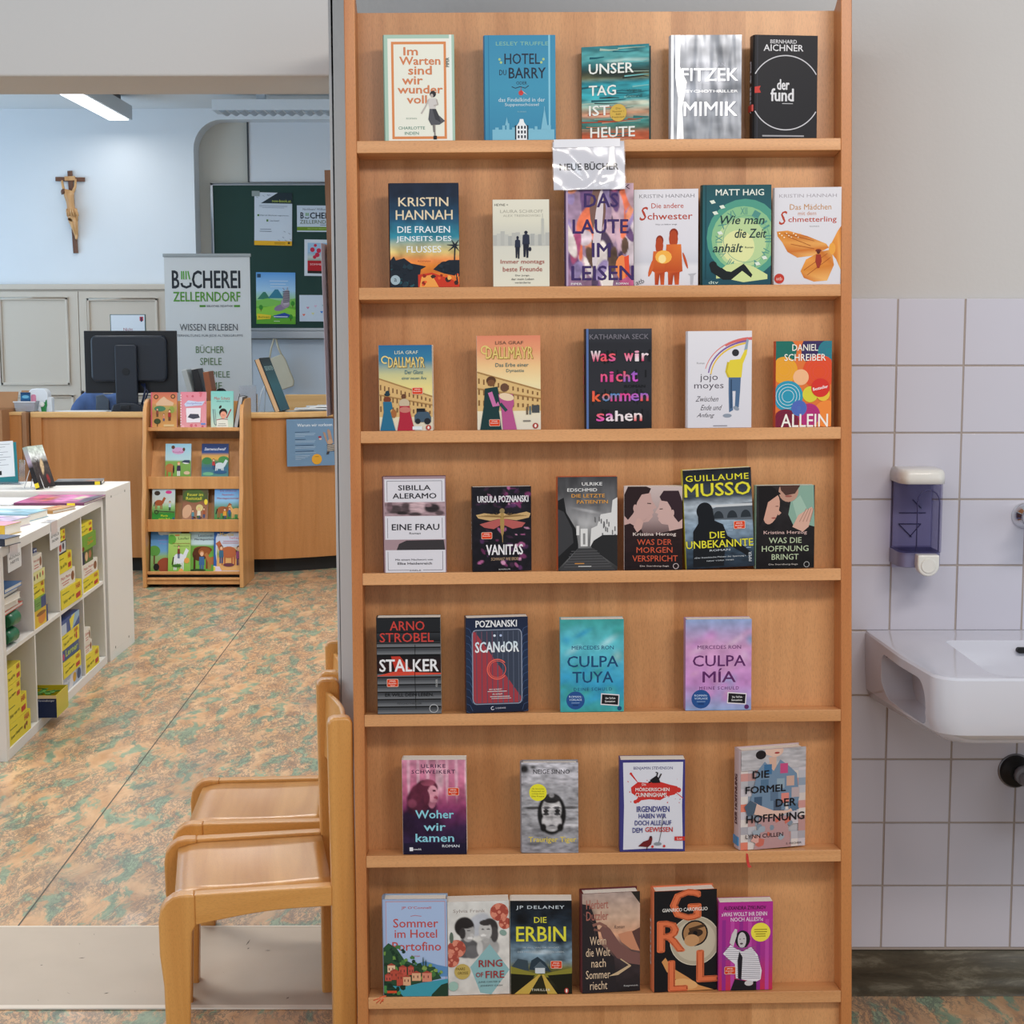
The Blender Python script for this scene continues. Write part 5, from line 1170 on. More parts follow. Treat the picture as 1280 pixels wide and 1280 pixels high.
def p(A):
    A.rect(0, 0, 1, 1, '#15151a'); A.disc(.65, .505, .40, '#b3a893'); A.disc(.65, .505, .33, '#c6bba5'); A.ring(.65, .505, .40, .012, '#d6ccb8'); A.disc(.65, .43, .21, '#15151a'); A.disc(.65, .43, .185, '#a77b52')
    A.ell(.66, .43, .12, .04, '#3a2a20', rot=-.1); A.disc(.655, .43, .035, '#0e0e12'); A.ell(.6, .50, .12, .06, '#c69568'); A.poly([(.55, .38), (.8, .34), (.8, .37), (.56, .41)], '#4a3322')
    A.poly([(.12, .70), (.18, .66), (.28, .76), (.55, .87), (.72, .95), (.95, 1), (.3, 1), (.22, .93), (.38, .9), (.2, .8)], '#d3955a'); A.ell(.5, .93, .2, .05, '#e3ad72', rot=.2)
    O = '#e0744a'
    A.txt('G', .50, .145, .45, .29, O, .055); A.txt('R', .27, .45, .40, .29, O, .055); A.txt('L', .38, .845, .27, .29, O, .05); A.txt('L', .85, .76, .30, .30, O, .05)
    A.txt('GIANRICO CAROFIGLIO', .49, .19, .72, .034, '#f0ece6', .018)
r, W, H = book(6, 817, 896, 1110.5, p, 'black and orange hardcover with scattered huge letters around an eye', t=.036, spine='#d8744c', hard=True, yaw=-.10, spine_txt=('GROLL', '#e8e2da'), group=GR[6], m=P_satin)
def p(A):
    A.grad(0, 0, 1, 1, [(0, '#b52f92'), (.6, '#a8358f'), (.85, '#c22f66'), (1, '#c93350')])
    for k in range(6): A.rect(.06 + k * .16, .2, .13 + k * .16, 1, '#bf49a3' if k % 2 else '#952d8c')
    A.txt('ALEXANDRA ZYKUNOV', .48, .065, .78, .042, '#3a1838', .018); A.txt('»WAS WOLLT IHR DENN', .47, .135, .84, .045, '#f0d9ea', .02); A.txt('NOCH ALLES?!«', .52, .195, .60, .045, '#f0d9ea', .02)
    A.disc(.775, .345, .18, '#efe04a'); A.lines(.775, .31, .24, 4, .025, '#8a7a1a', .009, 2)
    A.ell(.44, .42, .14, .10, '#1e1a22', 18); A.ell(.43, .43, .08, .09, '#c9c4c6', 18); A.ell(.42, .47, .03, .01, '#55474c'); A.rect(.38, .415, .41, .422, '#333'); A.rect(.45, .41, .48, .417, '#333')
    A.poly([(.2, .46), (.24, .36), (.30, .30), (.34, .31), (.33, .38), (.27, .5)], '#cfc9cb')
    A.poly([(.22, .48), (.3, .52), (.44, .56), (.6, .51), (.72, .6), (.80, .78), (.78, .88), (.66, .92), (.60, .90), (.32, .86), (.30, .70), (.18, .64), (.08, .58)], '#e6e3e9')
    for k in range(17): A.rect(.12 if k < 7 else .33, .51 + k * .022, .68 if k < 5 else .77, .515 + k * .022, '#7a7482')
    A.poly([(.38, .56), (.44, .62), (.42, .88), (.36, .86), (.35, .66)], '#211d26'); A.poly([(.3, .87), (.62, .91), (.66, 1), (.22, 1)], '#1e1a22'); A.ell(.56, .92, .08, .03, '#cfc9cb'); A.rect(.64, .9, .7, 1, '#1e1a22')
book(6, 897.5, 965, 1124.5, p, 'narrow magenta paperback with woman in a striped jacket and yellow disc', t=.03, spine='#a33a8a', edge='#b04a94', yaw=-.03, group=GR[6], sticker=(.21, .77, 'wide3'), y0=.009)

# ---- plastic sleeve with the paper sign hung from the top ledge
SM = BM @ T(at_frame(BM, 692.5, 239, -.004)) 
c0 = at_frame(BM, 691, 240, -.003); c1 = at_frame(BM, 782, 177, -.003)
sw, sh_ = c1.x - c0.x, c1.z - c0.z
sg = thing('hanging_sign', 'small white paper sign in a glossy clear sleeve hung on the top ledge', 'sign', M=BM @ T((c0.x, -.0140, c0.z)) @ RX(-.105) @ RY(R(-.6)))
MB().box(0.002, sw - .002, -.0006, 0.0002, 0.002, sh_).build('paper', mat('sign_paper', '#d5d5de', .6), sg)
A = Art(sw, sh_); A.k = 28
A.txt('NEUE BÜCHER', .50, .50, .80, .165, '#1c1c22', .03)
A.build('lettering', P_paper, sg)
def sleeve_mat():
    m = bpy.data.materials.new('clear_crumpled_film'); nt, b = nodes_of(m); N = nt.nodes.new
    b.inputs['Base Color'].default_value = (1, 1, 1, 1); b.inputs['Roughness'].default_value = .06; b.inputs['Transmission Weight'].default_value = 1; b.inputs['IOR'].default_value = 1.45
    tc = N('ShaderNodeTexCoord'); n = N('ShaderNodeTexNoise'); n.inputs['Scale'].default_value = 22; n.inputs['Detail'].default_value = 2; n.inputs['Distortion'].default_value = 1.2
    nt.links.new(tc.outputs['Object'], n.inputs['Vector']); bp = N('ShaderNodeBump'); bp.inputs['Strength'].default_value = .6; bp.inputs['Distance'].default_value = .012
    nt.links.new(n.outputs['Fac'], bp.inputs['Height']); nt.links.new(bp.outputs['Normal'], b.inputs['Coat Normal']); b.inputs['Coat Weight'].default_value = 1; b.inputs['Coat Roughness'].default_value = .05
    return m
# clear film as a thin sheet, folded over the ledge at the top
mb = MB()
mb.add([(0, -.0022, 0), (sw, -.0022, 0), (sw, -.0022, sh_ + .004), (0, -.0022, sh_ + .004)], [(0, 1, 2, 3)])
fm = bpy.data.materials.new('clear_sleeve_film'); nt, b = nodes_of(fm)
mixn = nt.nodes.new('ShaderNodeMixShader'); tr = nt.nodes.new('ShaderNodeBsdfTransparent'); gl = nt.nodes.new('ShaderNodeBsdfGlossy')
gl.inputs['Roughness'].default_value = .2
tc = nt.nodes.new('ShaderNodeTexCoord'); n = nt.nodes.new('ShaderNodeTexNoise'); n.inputs['Scale'].default_value = 7; n.inputs['Detail'].default_value = 0; n.inputs['Distortion'].default_value = 2.6
bp = nt.nodes.new('ShaderNodeBump'); bp.inputs['Strength'].default_value = 1.0; bp.inputs['Distance'].default_value = .02
nt.links.new(tc.outputs['Object'], n.inputs['Vector']); nt.links.new(n.outputs['Fac'], bp.inputs['Height']); nt.links.new(bp.outputs['Normal'], gl.inputs['Normal'])
mixn.inputs['Fac'].default_value = .13
nt.links.new(tr.outputs[0], mixn.inputs[1]); nt.links.new(gl.outputs[0], mixn.inputs[2]); nt.links.new(mixn.outputs[0], nt.nodes['Material Output'].inputs['Surface'])
o = mb.build('clear_sleeve', fm, sg)
# tape over the ledge
MB().box(0.004, sw - .01, -.0026, .0005, sh_ - .012, sh_ + .0045).build('tape', mat('cloudy_tape', '#e4e4ea', .15, coat=.6), sg)

# ================================================================== CHAIRS
def make_chair(label, loc, rz, group):
    """local: front of the seat towards -X, back posts at x=0, y = width"""
    c = thing('wooden_chair', label, 'chair', loc=loc, rz=rz, group=group)
    D, Wd, SZ, HB = .335, .40, .386, .745
    pt = .036
    for y in (0, Wd - pt):
        # back post: straight with a rounded top
        out = [(-.004, 0), (.047, 0), (.0475, .36), (.045, HB - .012), (.039, HB - .002), (.030, HB), (.008, HB), (-.002, HB - .003), (-.007, HB - .014), (-.003, .40), (-.003, .33)]
        MB().prism(out, 'Y', y, y + pt).build('leg', M_chair_v, c, bevel=.006, seg=3)
        # front leg with its wide rounded shoulder
        x0 = -D - .02
        sh = [(x0 + .012, 0), (x0 + .056, 0), (x0 + .062, .20), (x0 + .067, SZ - .075), (x0 + .074, SZ - .062), (x0 + .074, SZ + .003)]
        sh += [(x0 + .045, SZ + .004), (x0 + .03, SZ + .001), (x0 + .014, SZ - .010), (x0 + .004, SZ - .026), (x0, SZ - .05), (x0 + .001, SZ - .12), (x0 + .008, .20)]
        MB().prism(sh, 'Y', y, y + pt).build('leg', M_chair_v, c, bevel=.005, seg=3)
        # side rail with the arched lower edge
        rb_ = MB(); ya, yb = y + .003, y + pt - .003; vs = []; nn_ = 12
        for k in range(nn_ + 1):
            t = k / nn_; x = x0 + .073 + t * (-.002 - x0 - .073); zl = SZ - .062 + .022 * math.sin(PI * min(1, t * 1.35) / 2)
            vs += [(x, ya, zl), (x, yb, zl), (x, yb, SZ + .0025), (x, ya, SZ + .0025)]
        fs = [(k * 4 + q, k * 4 + (q + 1) % 4, (k + 1) * 4 + (q + 1) % 4, (k + 1) * 4 + q) for k in range(nn_) for q in range(4)] + [(3, 2, 1, 0), (nn_ * 4, nn_ * 4 + 1, nn_ * 4 + 2, nn_ * 4 + 3)]
        rb_.add(vs, fs); rb_.build('side_rail', M_chair, c, bevel=.003, seg=2)
    # seat plate, slightly dished, dropping a little at the front edge
    mb = MB(); nx, ny = 12, 6; vs = []
    for j in range(ny + 1):
        for i in range(nx + 1):
            x = -D + .012 + (D - .012) * i / nx; y = pt - .006 + (Wd - 2 * pt + .012) * j / ny
            z = SZ - .004 - .007 * math.sin(PI * j / ny) * math.sin(PI * min(1, i / nx * 1.1)) - (.010 * max(0, 1 - i / 2.0) ** 2)
            vs.append((x, y, z))
    n = len(vs); m_ = nx + 1
    vs += [(x, y, z - .011) for x, y, z in vs]
    fs = [(j * m_ + i, j * m_ + i + 1, (j + 1) * m_ + i + 1, (j + 1) * m_ + i) for j in range(ny) for i in range(nx)]
    fs += [tuple(n + q for q in reversed(f)) for f in fs]
    for i in range(nx): fs += [(i, n + i, n + i + 1, i + 1), (ny * m_ + i, ny * m_ + i + 1, n + ny * m_ + i + 1, n + ny * m_ + i)]
    for j in range(ny): fs += [(j * m_, (j + 1) * m_, n + (j + 1) * m_, n + j * m_), (j * m_ + nx, n + j * m_ + nx, n + (j + 1) * m_ + nx, (j + 1) * m_ + nx)]
    mb.add(vs, fs, 0, True)
    mb.build('seat', M_seat, c)
    MB().box(-D + .025, -D + .045, pt - .004, Wd - pt + .004, SZ - .055, SZ - .016).build('front_rail', M_chair_v, c, bevel=.002)
    # curved backrest board let into the posts
    mb = MB(); vs = []; nx = 10
    for i in range(nx + 1):
        y = pt - .012 + (Wd - 2 * pt + .024) * i / nx; b = .022 * math.sin(PI * i / nx)
        for x, z in ((.006 + b, .565), (.017 + b, .565), (.022 + b, HB - .028), (.011 + b, HB - .028)): vs.append((x, y, z))
    fs = []
    for i in range(nx):
        for k in range(4): fs.append((i * 4 + k, i * 4 + (k + 1) % 4, (i + 1) * 4 + (k + 1) % 4, (i + 1) * 4 + k))
    fs += [(3, 2, 1, 0), (nx * 4, nx * 4 + 1, nx * 4 + 2, nx * 4 + 3)]
    mb.add(vs, fs, 0, False)
    mb.build('backrest', M_chair, c, bevel=.004, seg=3)
    return c
def back_pt(px, py, Y): return at(px, py, Y=Y)
CG = 'small wooden chairs beside the bookcase'
# the line of the back posts: near post at Y 3.18, far post at Y 3.6
make_chair('small varnished beech chair nearest the camera beside the bookcase', (-.3715, 3.163, 0), R(10.5), CG)
make_chair('second small beech chair standing behind the front chair in the doorway', (-.442, 3.60, 0), R(4.5), CG)

# ================================================================== WASHBASIN CORNER
bs = thing('washbasin', 'white ceramic wall washbasin with a towel slot in its left side', 'sink', loc=(1.155, WALL - .0085, .856))
# plan outline relative to the root: x -.35..+.35, y 0 (wall) .. -.505 (front)
bw, bd = .352, .503
def plan(ins=0.0, n=6):
    rr = .055
    pts = [(-bw + ins * .4, 0), (-bw + .010 + ins, -bd * .55)]
    for k in range(n + 1):
        a = PI + PI / 2 * k / n
        pts.append((-bw + .028 + rr + ins + (rr) * math.cos(a), -bd + rr + ins + rr * math.sin(a)))
    pts += [(-p[0], p[1]) for p in reversed(pts)]
    return pts
levels = [(0.0, -.006), (.004, -.0015), (.0035, .0), (.0, -.004), (0.0, -.012), (.004, -.10), (.014, -.128), (.036, -.142), (.09, -.148)]
vs = []; fs = []
rings = [plan(.012)] ; zs = [0.0]
for ins, z in ((.004, -.0015), (.0, -.006), (.0, -.02), (.003, -.09), (.012, -.118), (.034, -.138), (.08, -.148)):
    rings.append(plan(ins)); zs.append(z)
np_ = len(rings[0])
for r_, z in zip(rings, zs): vs += [(p[0], p[1], z - (0.018 * (1 + p[1] / bd) if z < -.09 else 0)) for p in r_]
for k in range(len(rings) - 1):
    for i in range(np_): fs.append((k * np_ + i, (k + 1) * np_ + i, (k + 1) * np_ + (i + 1) % np_, k * np_ + (i + 1) % np_))
fs.append(tuple(range(np_))); fs.append(tuple((len(rings) - 1) * np_ + i for i in reversed(range(np_))))
body = MB().add(vs, fs, 0, True).build('basin', M_ceramic, bs)
# bowl cutter: straight sides at the rim, round bottom
cv = []; cf = []
def bplan(ins, n=5):
    x0, x1, y0, y1 = -.205 + ins, .205 - ins, -bd + .018 + ins * .9, -.125 - ins * .6
    return rrect(x0, x1, y0, y1, [.05, .05, .02, .02], n)
bl = [(-.012, .03), (-.004, .002), (0, -.004), (.012, -.05), (.03, -.085), (.06, -.108), (.11, -.118)]
rg = [bplan(i) for i, z in bl]
nb = len(rg[0])
for (i_, z), r_ in zip(bl, rg): cv += [(p[0], p[1], z) for p in r_]
for k in range(len(rg) - 1):
    for i in range(nb): cf.append((k * nb + i, (k + 1) * nb + i, (k + 1) * nb + (i + 1) % nb, k * nb + (i + 1) % nb))
cf.append(tuple(range(nb))); cf.append(tuple((len(rg) - 1) * nb + i for i in reversed(range(nb))))
bowl = MB().add(cv, cf, 0, True).build('bowl_cutter', M_ceramic, bs)
slots = []
for sx in (-1, 1):
    o_ = rrect(-.425, -.135, -.120, -.024, [.044, .044, .03, .044], 8)
    m_ = MB(); m_.prism(o_, 'X', sx * (bw + .03), sx * (bw - .075), smooth=True)
    slots.append(m_.build('slot_cutter', M_ceramic, bs))
ovf = MB().prism(rrect(-.048, .048, -.030, -.018, .0058, 5), 'Y', -.14, -.105).build('o', M_ceramic, bs)
bpy.context.view_layer.update()
cut(body, [bowl] + slots)
bpy.data.objects.remove(ovf)
body.data.materials.clear(); body.data.materials.append(M_ceramic)
bm = bmesh.new(); bm.from_mesh(body.data)
bmesh.ops.remove_doubles(bm, verts=bm.verts, dist=1e-5)
for f in bm.faces: f.smooth = True
for e in bm.edges:
    e.smooth = not (len(e.link_faces) == 2 and e.calc_face_angle(0) > R(28))
bm.to_mesh(body.data); bm.free()
MB().prism(rrect(-.050, .050, -.026, -.014, .0058, 5), 'Y', -.1385, -.1275).build('overflow_slot', mat('dark_slot', '#0f0f12', .6), bs)
MB().lathe([(.021, 0), (.023, .002), (.019, .004), (.012, .003)], 20).build('drain_grate', M_chrome, bs, M=T((0, -.27, -.1185)))
MB().box(-bw + .012, -bw + .026, -.16, -.152, -.0305, -.028).build('maker_mark', mat('dark_slot', '#0f0f12', .6), bs)

# tap on the tiles above the basin
tp = thing('wall_tap', 'polished chrome wall tap at the right picture edge above the basin', 'tap', loc=(1.155, WALL - .0085, 1.118))
RXm = RX(PI / 2)
MB().lathe([(.030, 0), (.030, .006), (.026, .016), (.017, .026), (.013, .030), (.013, .055)], 28).build('escutcheon', M_chrome, tp, M=RXm)
MB().lathe([(.021, .0), (.023, .004), (.023, .05), (.018, .058)], 24).build('valve_body', M_chrome, tp, M=RXm @ T((0, 0, .050)))
MB().tube([(0.004, -.075, -.01), (.02, -.09, -.02), (.06, -.11, -.022), (.10, -.145, -.022), (.125, -.17, -.026), (.13, -.178, -.045)], .009, 12).build('spout', M_chrome, tp)
mb = MB()
for k in range(4):
    a = PI / 4 + PI / 2 * k; mb.tube([(0, 0, 0), (.03 * math.cos(a), .03 * math.sin(a), .004)], [.007, .0085], 10)
    mb.ball((.031 * math.cos(a), .031 * math.sin(a), .004), .009)
mb.ball((0, 0, .004), .012)
mb.build('handle', M_chrome, tp, M=RXm @ T((0, 0, .115)))

# waste pipe below
dp = thing('drain_pipe', 'grey waste pipe with black rubber collar below the basin', 'pipe', loc=(1.155, WALL - .0085, .528))
M_rub = mat('black_rubber', '#101012', .55)
MB().lathe([(.037, 0), (.037, .010), (.033, .016), (.022, .018), (.020, .03)], 28).build('rubber_collar', M_rub, dp, M=RXm)
MB().lathe([(.040, 0), (.040, .004), (.037, .005)], 28).build('rim_ring', mat('dull_steel', '#85858a', .35, metal=1), dp, M=RXm @ T((0, 0, 0)))
MB().tube([(0, .0, 0), (.006, -.045, -.002), (.014, -.075, -.012), (.018, -.088, -.035), (.02, -.09, -.09), (.026, -.092, -.11), (.045, -.093, -.122), (.066, -.092, -.112), (.072, -.09, -.09), (.072, -.09, .0), (.066, -.12, .06), (.03, -.22, .10), (0, -.27, .185)], .0155, 14).build('pipe', mat('grey_plastic_pipe', '#77757b', .4), dp)
MB().lathe([(.022, 0), (.022, .018)], 12).build('coupling_nut', mat('grey_plastic_pipe', '#77757b', .4), dp, M=RXm @ T((.008, 0, .035)))

# soap dispenser
a_ = at(1145, 650, Y=WALL - .06)
sd = thing('soap_dispenser', 'white and smoky violet wall soap dispenser on the tiles', 'dispenser', loc=(a_.x + .002, WALL - .0085, .995))
W2 = .048
m_vio = bpy.data.materials.new('smoky_violet_plastic'); nt, b = nodes_of(m_vio)
mx_ = nt.nodes.new('ShaderNodeMixShader'); tr_ = nt.nodes.new('ShaderNodeBsdfTransparent'); tr_.inputs['Color'].default_value = (.80, .79, .87, 1)
b.inputs['Base Color'].default_value = lin('#3a3a5c'); b.inputs['Roughness'].default_value = .08; mx_.inputs['Fac'].default_value = .10
nt.links.new(tr_.outputs[0], mx_.inputs[1]); nt.links.new(b.outputs[0], mx_.inputs[2]); nt.links.new(mx_.outputs[0], nt.nodes['Material Output'].inputs['Surface'])
m_wp = mat('soft_white_plastic', '#e4e3dd', .3, coat=.3)
def dplan(w_, d_, n=6):
    pts = [(-w_, 0)]
    for k in range(n + 1):
        a = PI + PI / 2 * k / n; pts.append((-w_ + .02 + .02 * math.cos(a), -d_ + .03 + .03 * math.sin(a)))
    return pts + [(-p[0], p[1]) for p in reversed(pts)]
MB().box(-.044, .044, -.006, 0, .005, .225).build('back_plate', mat('violet_plate', '#b3b2cc', .35), sd, bevel=.003)
# hollow tank
o_ = dplan(W2, .100); i_ = dplan(W2 - .003, .097)
mb = MB(); n_ = len(o_)
z0, z1 = .052, .205
vs = [(p[0], p[1] - .004, z) for z in (z0, z1) for p in o_] + [(p[0], p[1] - .004 + .0, z) for z in (z0 + .003, z1) for p in i_]
fs = []
for i in range(n_):
    j = (i + 1) % n_
    fs += [(i, j, n_ + j, n_ + i), (2 * n_ + j, 2 * n_ + i, 3 * n_ + i, 3 * n_ + j), (n_ + i, n_ + j, 3 * n_ + j, 3 * n_ + i)]
fs += [tuple(reversed(range(n_))), tuple(2 * n_ + i for i in range(n_))]
mb.add(vs, fs, 0, False)
tank = mb.build('tank', m_vio, sd)
# arched rib on the front, cross ribs on the plate
arch = [(-.014, -.107, .056), (-.014, -.107, .165)] + [(.010 - .024 * math.cos(PI * k / 8), -.107, .165 + .026 * math.sin(PI * k / 8)) for k in range(9)] + [(.034, -.107, .056)]
MB().tube(arch, .0013, 6).build('front_rib', mat('dark_violet_rib', '#3b3a63', .2), sd)
mb = MB()
for a, b_ in (((-.03, .13), (.03, .13)), ((-.03, .105), (.02, .105)), ((-.03, .105), (0, .075)), ((.02, .105), (-.005, .075)), ((0, .16), (.02, .14))): mb.tube([(a[0], -.0085, a[1]), (b_[0], -.0085, b_[1])], .001, 5)
mb.build('plate_rib', mat('dark_violet_rib', '#3b3a63', .2), sd)
# lower skirt, lid, push button
sk_ = dplan(W2, .096)
MB().prism([(p[0], p[1]) for p in sk_], 'Z', .018, .0515).build('lower_skirt', mat('violet_plate2', '#8c8bb0', .3, trans=.25), sd, bevel=.002)
lid = dplan(W2 + .0025, .108)
mb = MB(); vs = []
lv = [(1.0, .204), (1.0, .218), (.985, .226), (.94, .232), (.85, .235)]
for s_, z in lv: vs += [(p[0] * s_, (p[1] + .05) * s_ - .05, z) for p in lid]
n_ = len(lid); fs = [(k * n_ + i, k * n_ + (i + 1) % n_, (k + 1) * n_ + (i + 1) % n_, (k + 1) * n_ + i) for k in range(len(lv) - 1) for i in range(n_)]
fs += [tuple(reversed(range(n_))), tuple((len(lv) - 1) * n_ + i for i in range(n_))]
mb.add(vs, fs, 0, True); mb.build('lid', m_wp, sd)
bt = [(-.024, .05), (-.024, .028)] + [(.024 * math.cos(PI + PI * k / 10), .026 + .024 * math.sin(PI + PI * k / 10)) for k in range(11)] + [(.024, .05)]
MB().prism([(p[0] + .010, p[1]) for p in bt], 'Y', -.122, -.09).build('push_button', m_wp, sd, bevel=.004, seg=3)
MB().lathe([(.0155, 0), (.0165, .0015), (.0155, .0022), (.012, .001)], 24).build('button_dimple', m_wp, sd, M=T((.010, -.1215, .026)) @ RX(PI / 2))

# ================================================================== LIBRARY ROOM
# wall panelling with cupboard doors
cz = 1.885; cx0, cx1 = -4.6, -2.55; YC = YB - .06
cp = thing('wall_panelling', 'beige painted cupboard panelling below the crucifix', 'cupboard', loc=(cx0, YC, 0))
M_bei = mat('beige_painted_board', '#cfc4b6', .6, bump=.05)
MB().box(0, cx1 - cx0, 0, .05, 0, cz - .04).build('body', M_bei, cp)
MB().box(-.01, cx1 - cx0 + .01, -.03, .05, cz - .04, cz).build('top_ledge', M_bei, cp, bevel=.004)
def pan(px0, py0, px1, py1):
    a = at(px0, py1, Y=YC - .02); b = at(px1, py0, Y=YC - .02)
    return at(px0, 430, Y=YC - .02).x - cx0, at(px1, 430, Y=YC - .02).x - cx0, a.z, b.z
for dpx0, dpx1, panels in ((-95, 99.5, [(0, 371, 87, 481), (5, 493, 91, 560), (-90, 371, -8, 481)]), (100, 215, [(110, 372, 199, 478), (110, 493, 199, 560)])):
    x0, x1, z0, z1 = pan(dpx0, 362, dpx1, 640)
    d = MB().box(x0, x1 - .001, -.022, 0, .08, cz - .055).build('door', M_bei, cp, bevel=.003)
    for q in panels:
        a, b, c, e = pan(*q)
        mb = MB()
        for (u0, u1, v0, v1) in ((a, b, c, c + .022), (a, b, e - .022, e), (a, a + .022, c, e), (b - .022, b, c, e)): mb.box(u0, u1, -.036, -.021, v0, v1)
        mb.build('moulding', M_bei, d, bevel=.004)
a = at(103, 490, Y=YC - .03)
for dz in (0, -.05): MB().ball((a.x - cx0, -.03, a.z + dz), .013).build('door_knob', mat('dark_knob', '#2a2724', .4), cp)
# notice on the panelling
def flat(name, label, cat, px0, py0, px1, py1, Y, paint, m=None, t=.001, tilt=0.0, paper='#e6ebf0', group=None, kids=None):
    a = at(px0, py1, Y=Y); b = at(px1, py0, Y=Y)
    W_, H_ = b.x - a.x, b.z - a.z
    r = thing(name, label, cat, M=T((a.x, Y, a.z)) @ RY(tilt), group=group)
    MB().box(0, W_, 0, t, 0, H_).build('sheet', mat('sheet_' + paper.strip('#'), paper, .6), r)
    A = Art(W_, H_, 1.2e-4); paint(A)
    A.build('print', m or P_paper, r)
    return r, W_, H_
def p(A):
    A.rect(0, 0, 1, 1, '#3d5a5a'); A.rect(.02, .02, .97, .97, '#dfe6ee'); A.txt('Nicht', .5, .50, .26, .09, '#b06a78', .02); A.txt('berühren!', .5, .68, .46, .09, '#b06a78', .02); A.rect(.83, .08, .93, .22, '#c8404a'); A.rect(.86, .10, .90, .25, '#2b3a55')
flat('notice_sheet', 'white notice sheet in a green frame on the beige panelling behind the monitor', 'notice', 138.5, 392.5, 182, 430, YC - .024, p)

# crucifix
c0 = at(87.5, 213, Y=YB - .012); c1 = at(95, 316, Y=YB - .012)
Hc = c0.z - c1.z
cr = thing('crucifix', 'carved wooden crucifix hanging on the bright library wall', 'crucifix', M=T(c1) @ RY(-math.atan2(c1.x - c0.x, Hc)))
M_dk = wood('dark_cross_wood', '#59341f', '#7a4a2c', 'Z', flecks=.2)
M_carv = wood('carved_limewood', '#c08a52', '#dcae78', 'Z', bands=.05, flecks=.05)
MB().box(-.018, .018, -.010, .006, 0, Hc).build('upright', M_dk, cr, bevel=.002)
bz = Hc * .90
MB().box(-.112, .110, -.012, .004, bz - .018, bz + .014).build('cross_beam', M_dk, cr, bevel=.002, M=T((0, 0, bz)) @ RY(0.06) @ T((0, 0, -bz)))
MB().box(-.040, .040, -.020, -.008, bz - .012, bz + .020).build('title_board', M_carv, cr, bevel=.002)
def skin(name, verts, edges, radii, m, parent, root=0, sub=2, M=None):
    me = bpy.data.meshes.new(name); me.from_pydata(verts, edges, [])
    o = bpy.data.objects.new(name, me); COL.objects.link(o); o.parent = parent
    if M is not None: o.matrix_local = M
    sm = o.modifiers.new('skin', 'SKIN'); sm.use_smooth_shade = True
    sv = me.skin_vertices[0].data if me.skin_vertices else None
    if sv is None:
        bpy.context.view_layer.objects.active = o; bpy.ops.mesh.customdata_skin_add(); sv = me.skin_vertices[0].data
    for i, r_ in enumerate(radii): sv[i].radius = (r_, r_) if not isinstance(r_, tuple) else r_
    sv[root].use_root = True
    s_ = o.modifiers.new('sub', 'SUBSURF'); s_.levels = sub; s_.render_levels = sub
    me.materials.append(m)
    return o
k = Hc
fv = [(.004, -.045, k * .50), (0, -.045, k * .58), (-.006, -.048, k * .68), (-.012, -.048, k * .735),        # pelvis, waist, chest, neck base
      (-.030, -.056, k * .76), (-.040, -.060, k * .735),                                                   # neck, head
      (-.040, -.042, k * .735), (-.052, -.030, k * .80), (-.060, -.022, k * .89),                           # left arm
      (.022, -.042, k * .735), (.040, -.030, k * .80), (.046, -.022, k * .90),                              # right arm
      (-.010, -.050, k * .42), (.008, -.058, k * .33), (.020, -.030, k * .20), (.022, -.040, k * .165),       # left leg
      (.022, -.048, k * .42), (.030, -.055, k * .33), (.026, -.032, k * .21), (.024, -.044, k * .16)]
fe = [(0, 1), (1, 2), (2, 3), (3, 4), (4, 5), (3, 6), (6, 7), (7, 8), (3, 9), (9, 10), (10, 11), (0, 12), (12, 13), (13, 14), (14, 15), (0, 16), (16, 17), (17, 18), (18, 19)]
fr = [.036, .028, .038, .024, .012, .024, .014, .011, .009, .014, .011, .009, .025, .018, .011, .010, .025, .018, .011, .010]
skin('figure', fv, fe, fr, M_carv, cr, sub=2)
mb = MB()
for q in range(9):
    a = -PI * .1 + PI * 1.2 * q / 8
    mb.tube([(.004 + .034 * math.cos(a + PI), -.045 - .03 * math.sin(a), k * .535), (.004 + .036 * math.cos(a + PI), -.045 - .032 * math.sin(a), k * .50), (.010 + .038 * math.cos(a + PI), -.045 - .03 * math.sin(a), k * .445)], .008, 6)
mb.tube([(.036, -.055, k * .53), (.046, -.06, k * .48), (.044, -.055, k * .38)], [.010, .011, .005], 6)
mb.build('loincloth', M_carv, cr)
MB().ball((-.043, -.055, k * .745), (.022, .022, .022)).tube([(-.058, -.05, k * .745), (-.060, -.045, k * .71)], [.010, .005], 6).build('hair', M_dk, cr)

# chalkboard in the niche with posters
YK = YB + .17
a = at(267, 413, Y=YK - .03); b = at(455, 228.5, Y=YK - .03)
ck = thing('chalkboard', 'dark green chalkboard with aluminium frame in the wall niche', 'board', loc=(a.x, YK - .03, a.z))
W_, H_ = b.x - a.x, b.z - a.z
m_gr = mat('green_chalkboard', '#163a34', .7, vary=.12, vscale=2.5)
m_al = mat('grey_aluminium', '#aab0b8', .35, metal=.6)
MB().box(.015, W_ - .015, 0, .03, .01, H_ - .015).build('writing_surface', m_gr, ck)
MB().box(0, .02, -.008, .03, 0, H_).box(W_ - .02, W_, -.008, .03, 0, H_).box(0, W_, -.008, .03, H_ - .018, H_).box(0, W_, -.008, .03, 0, .02).build('frame', m_al, ck, bevel=.002)
MB().box(0, W_, -.10, .03, -.06, -.02).box(0, W_, -.105, -.09, -.06, -.005).build('chalk_tray', m_al, ck, bevel=.003)
a = at(312, 228, Y=YK + .0); b = at(455, 150, Y=YK + .0)
ws = thing('whiteboard', 'plain white projection board above the green chalkboard', 'board', loc=(a.x, YK, a.z + .005))
MB().box(0, b.x - a.x, 0, .03, 0, b.z - a.z).build('surface', mat('white_board_face', '#dde3ea', .35), ws)
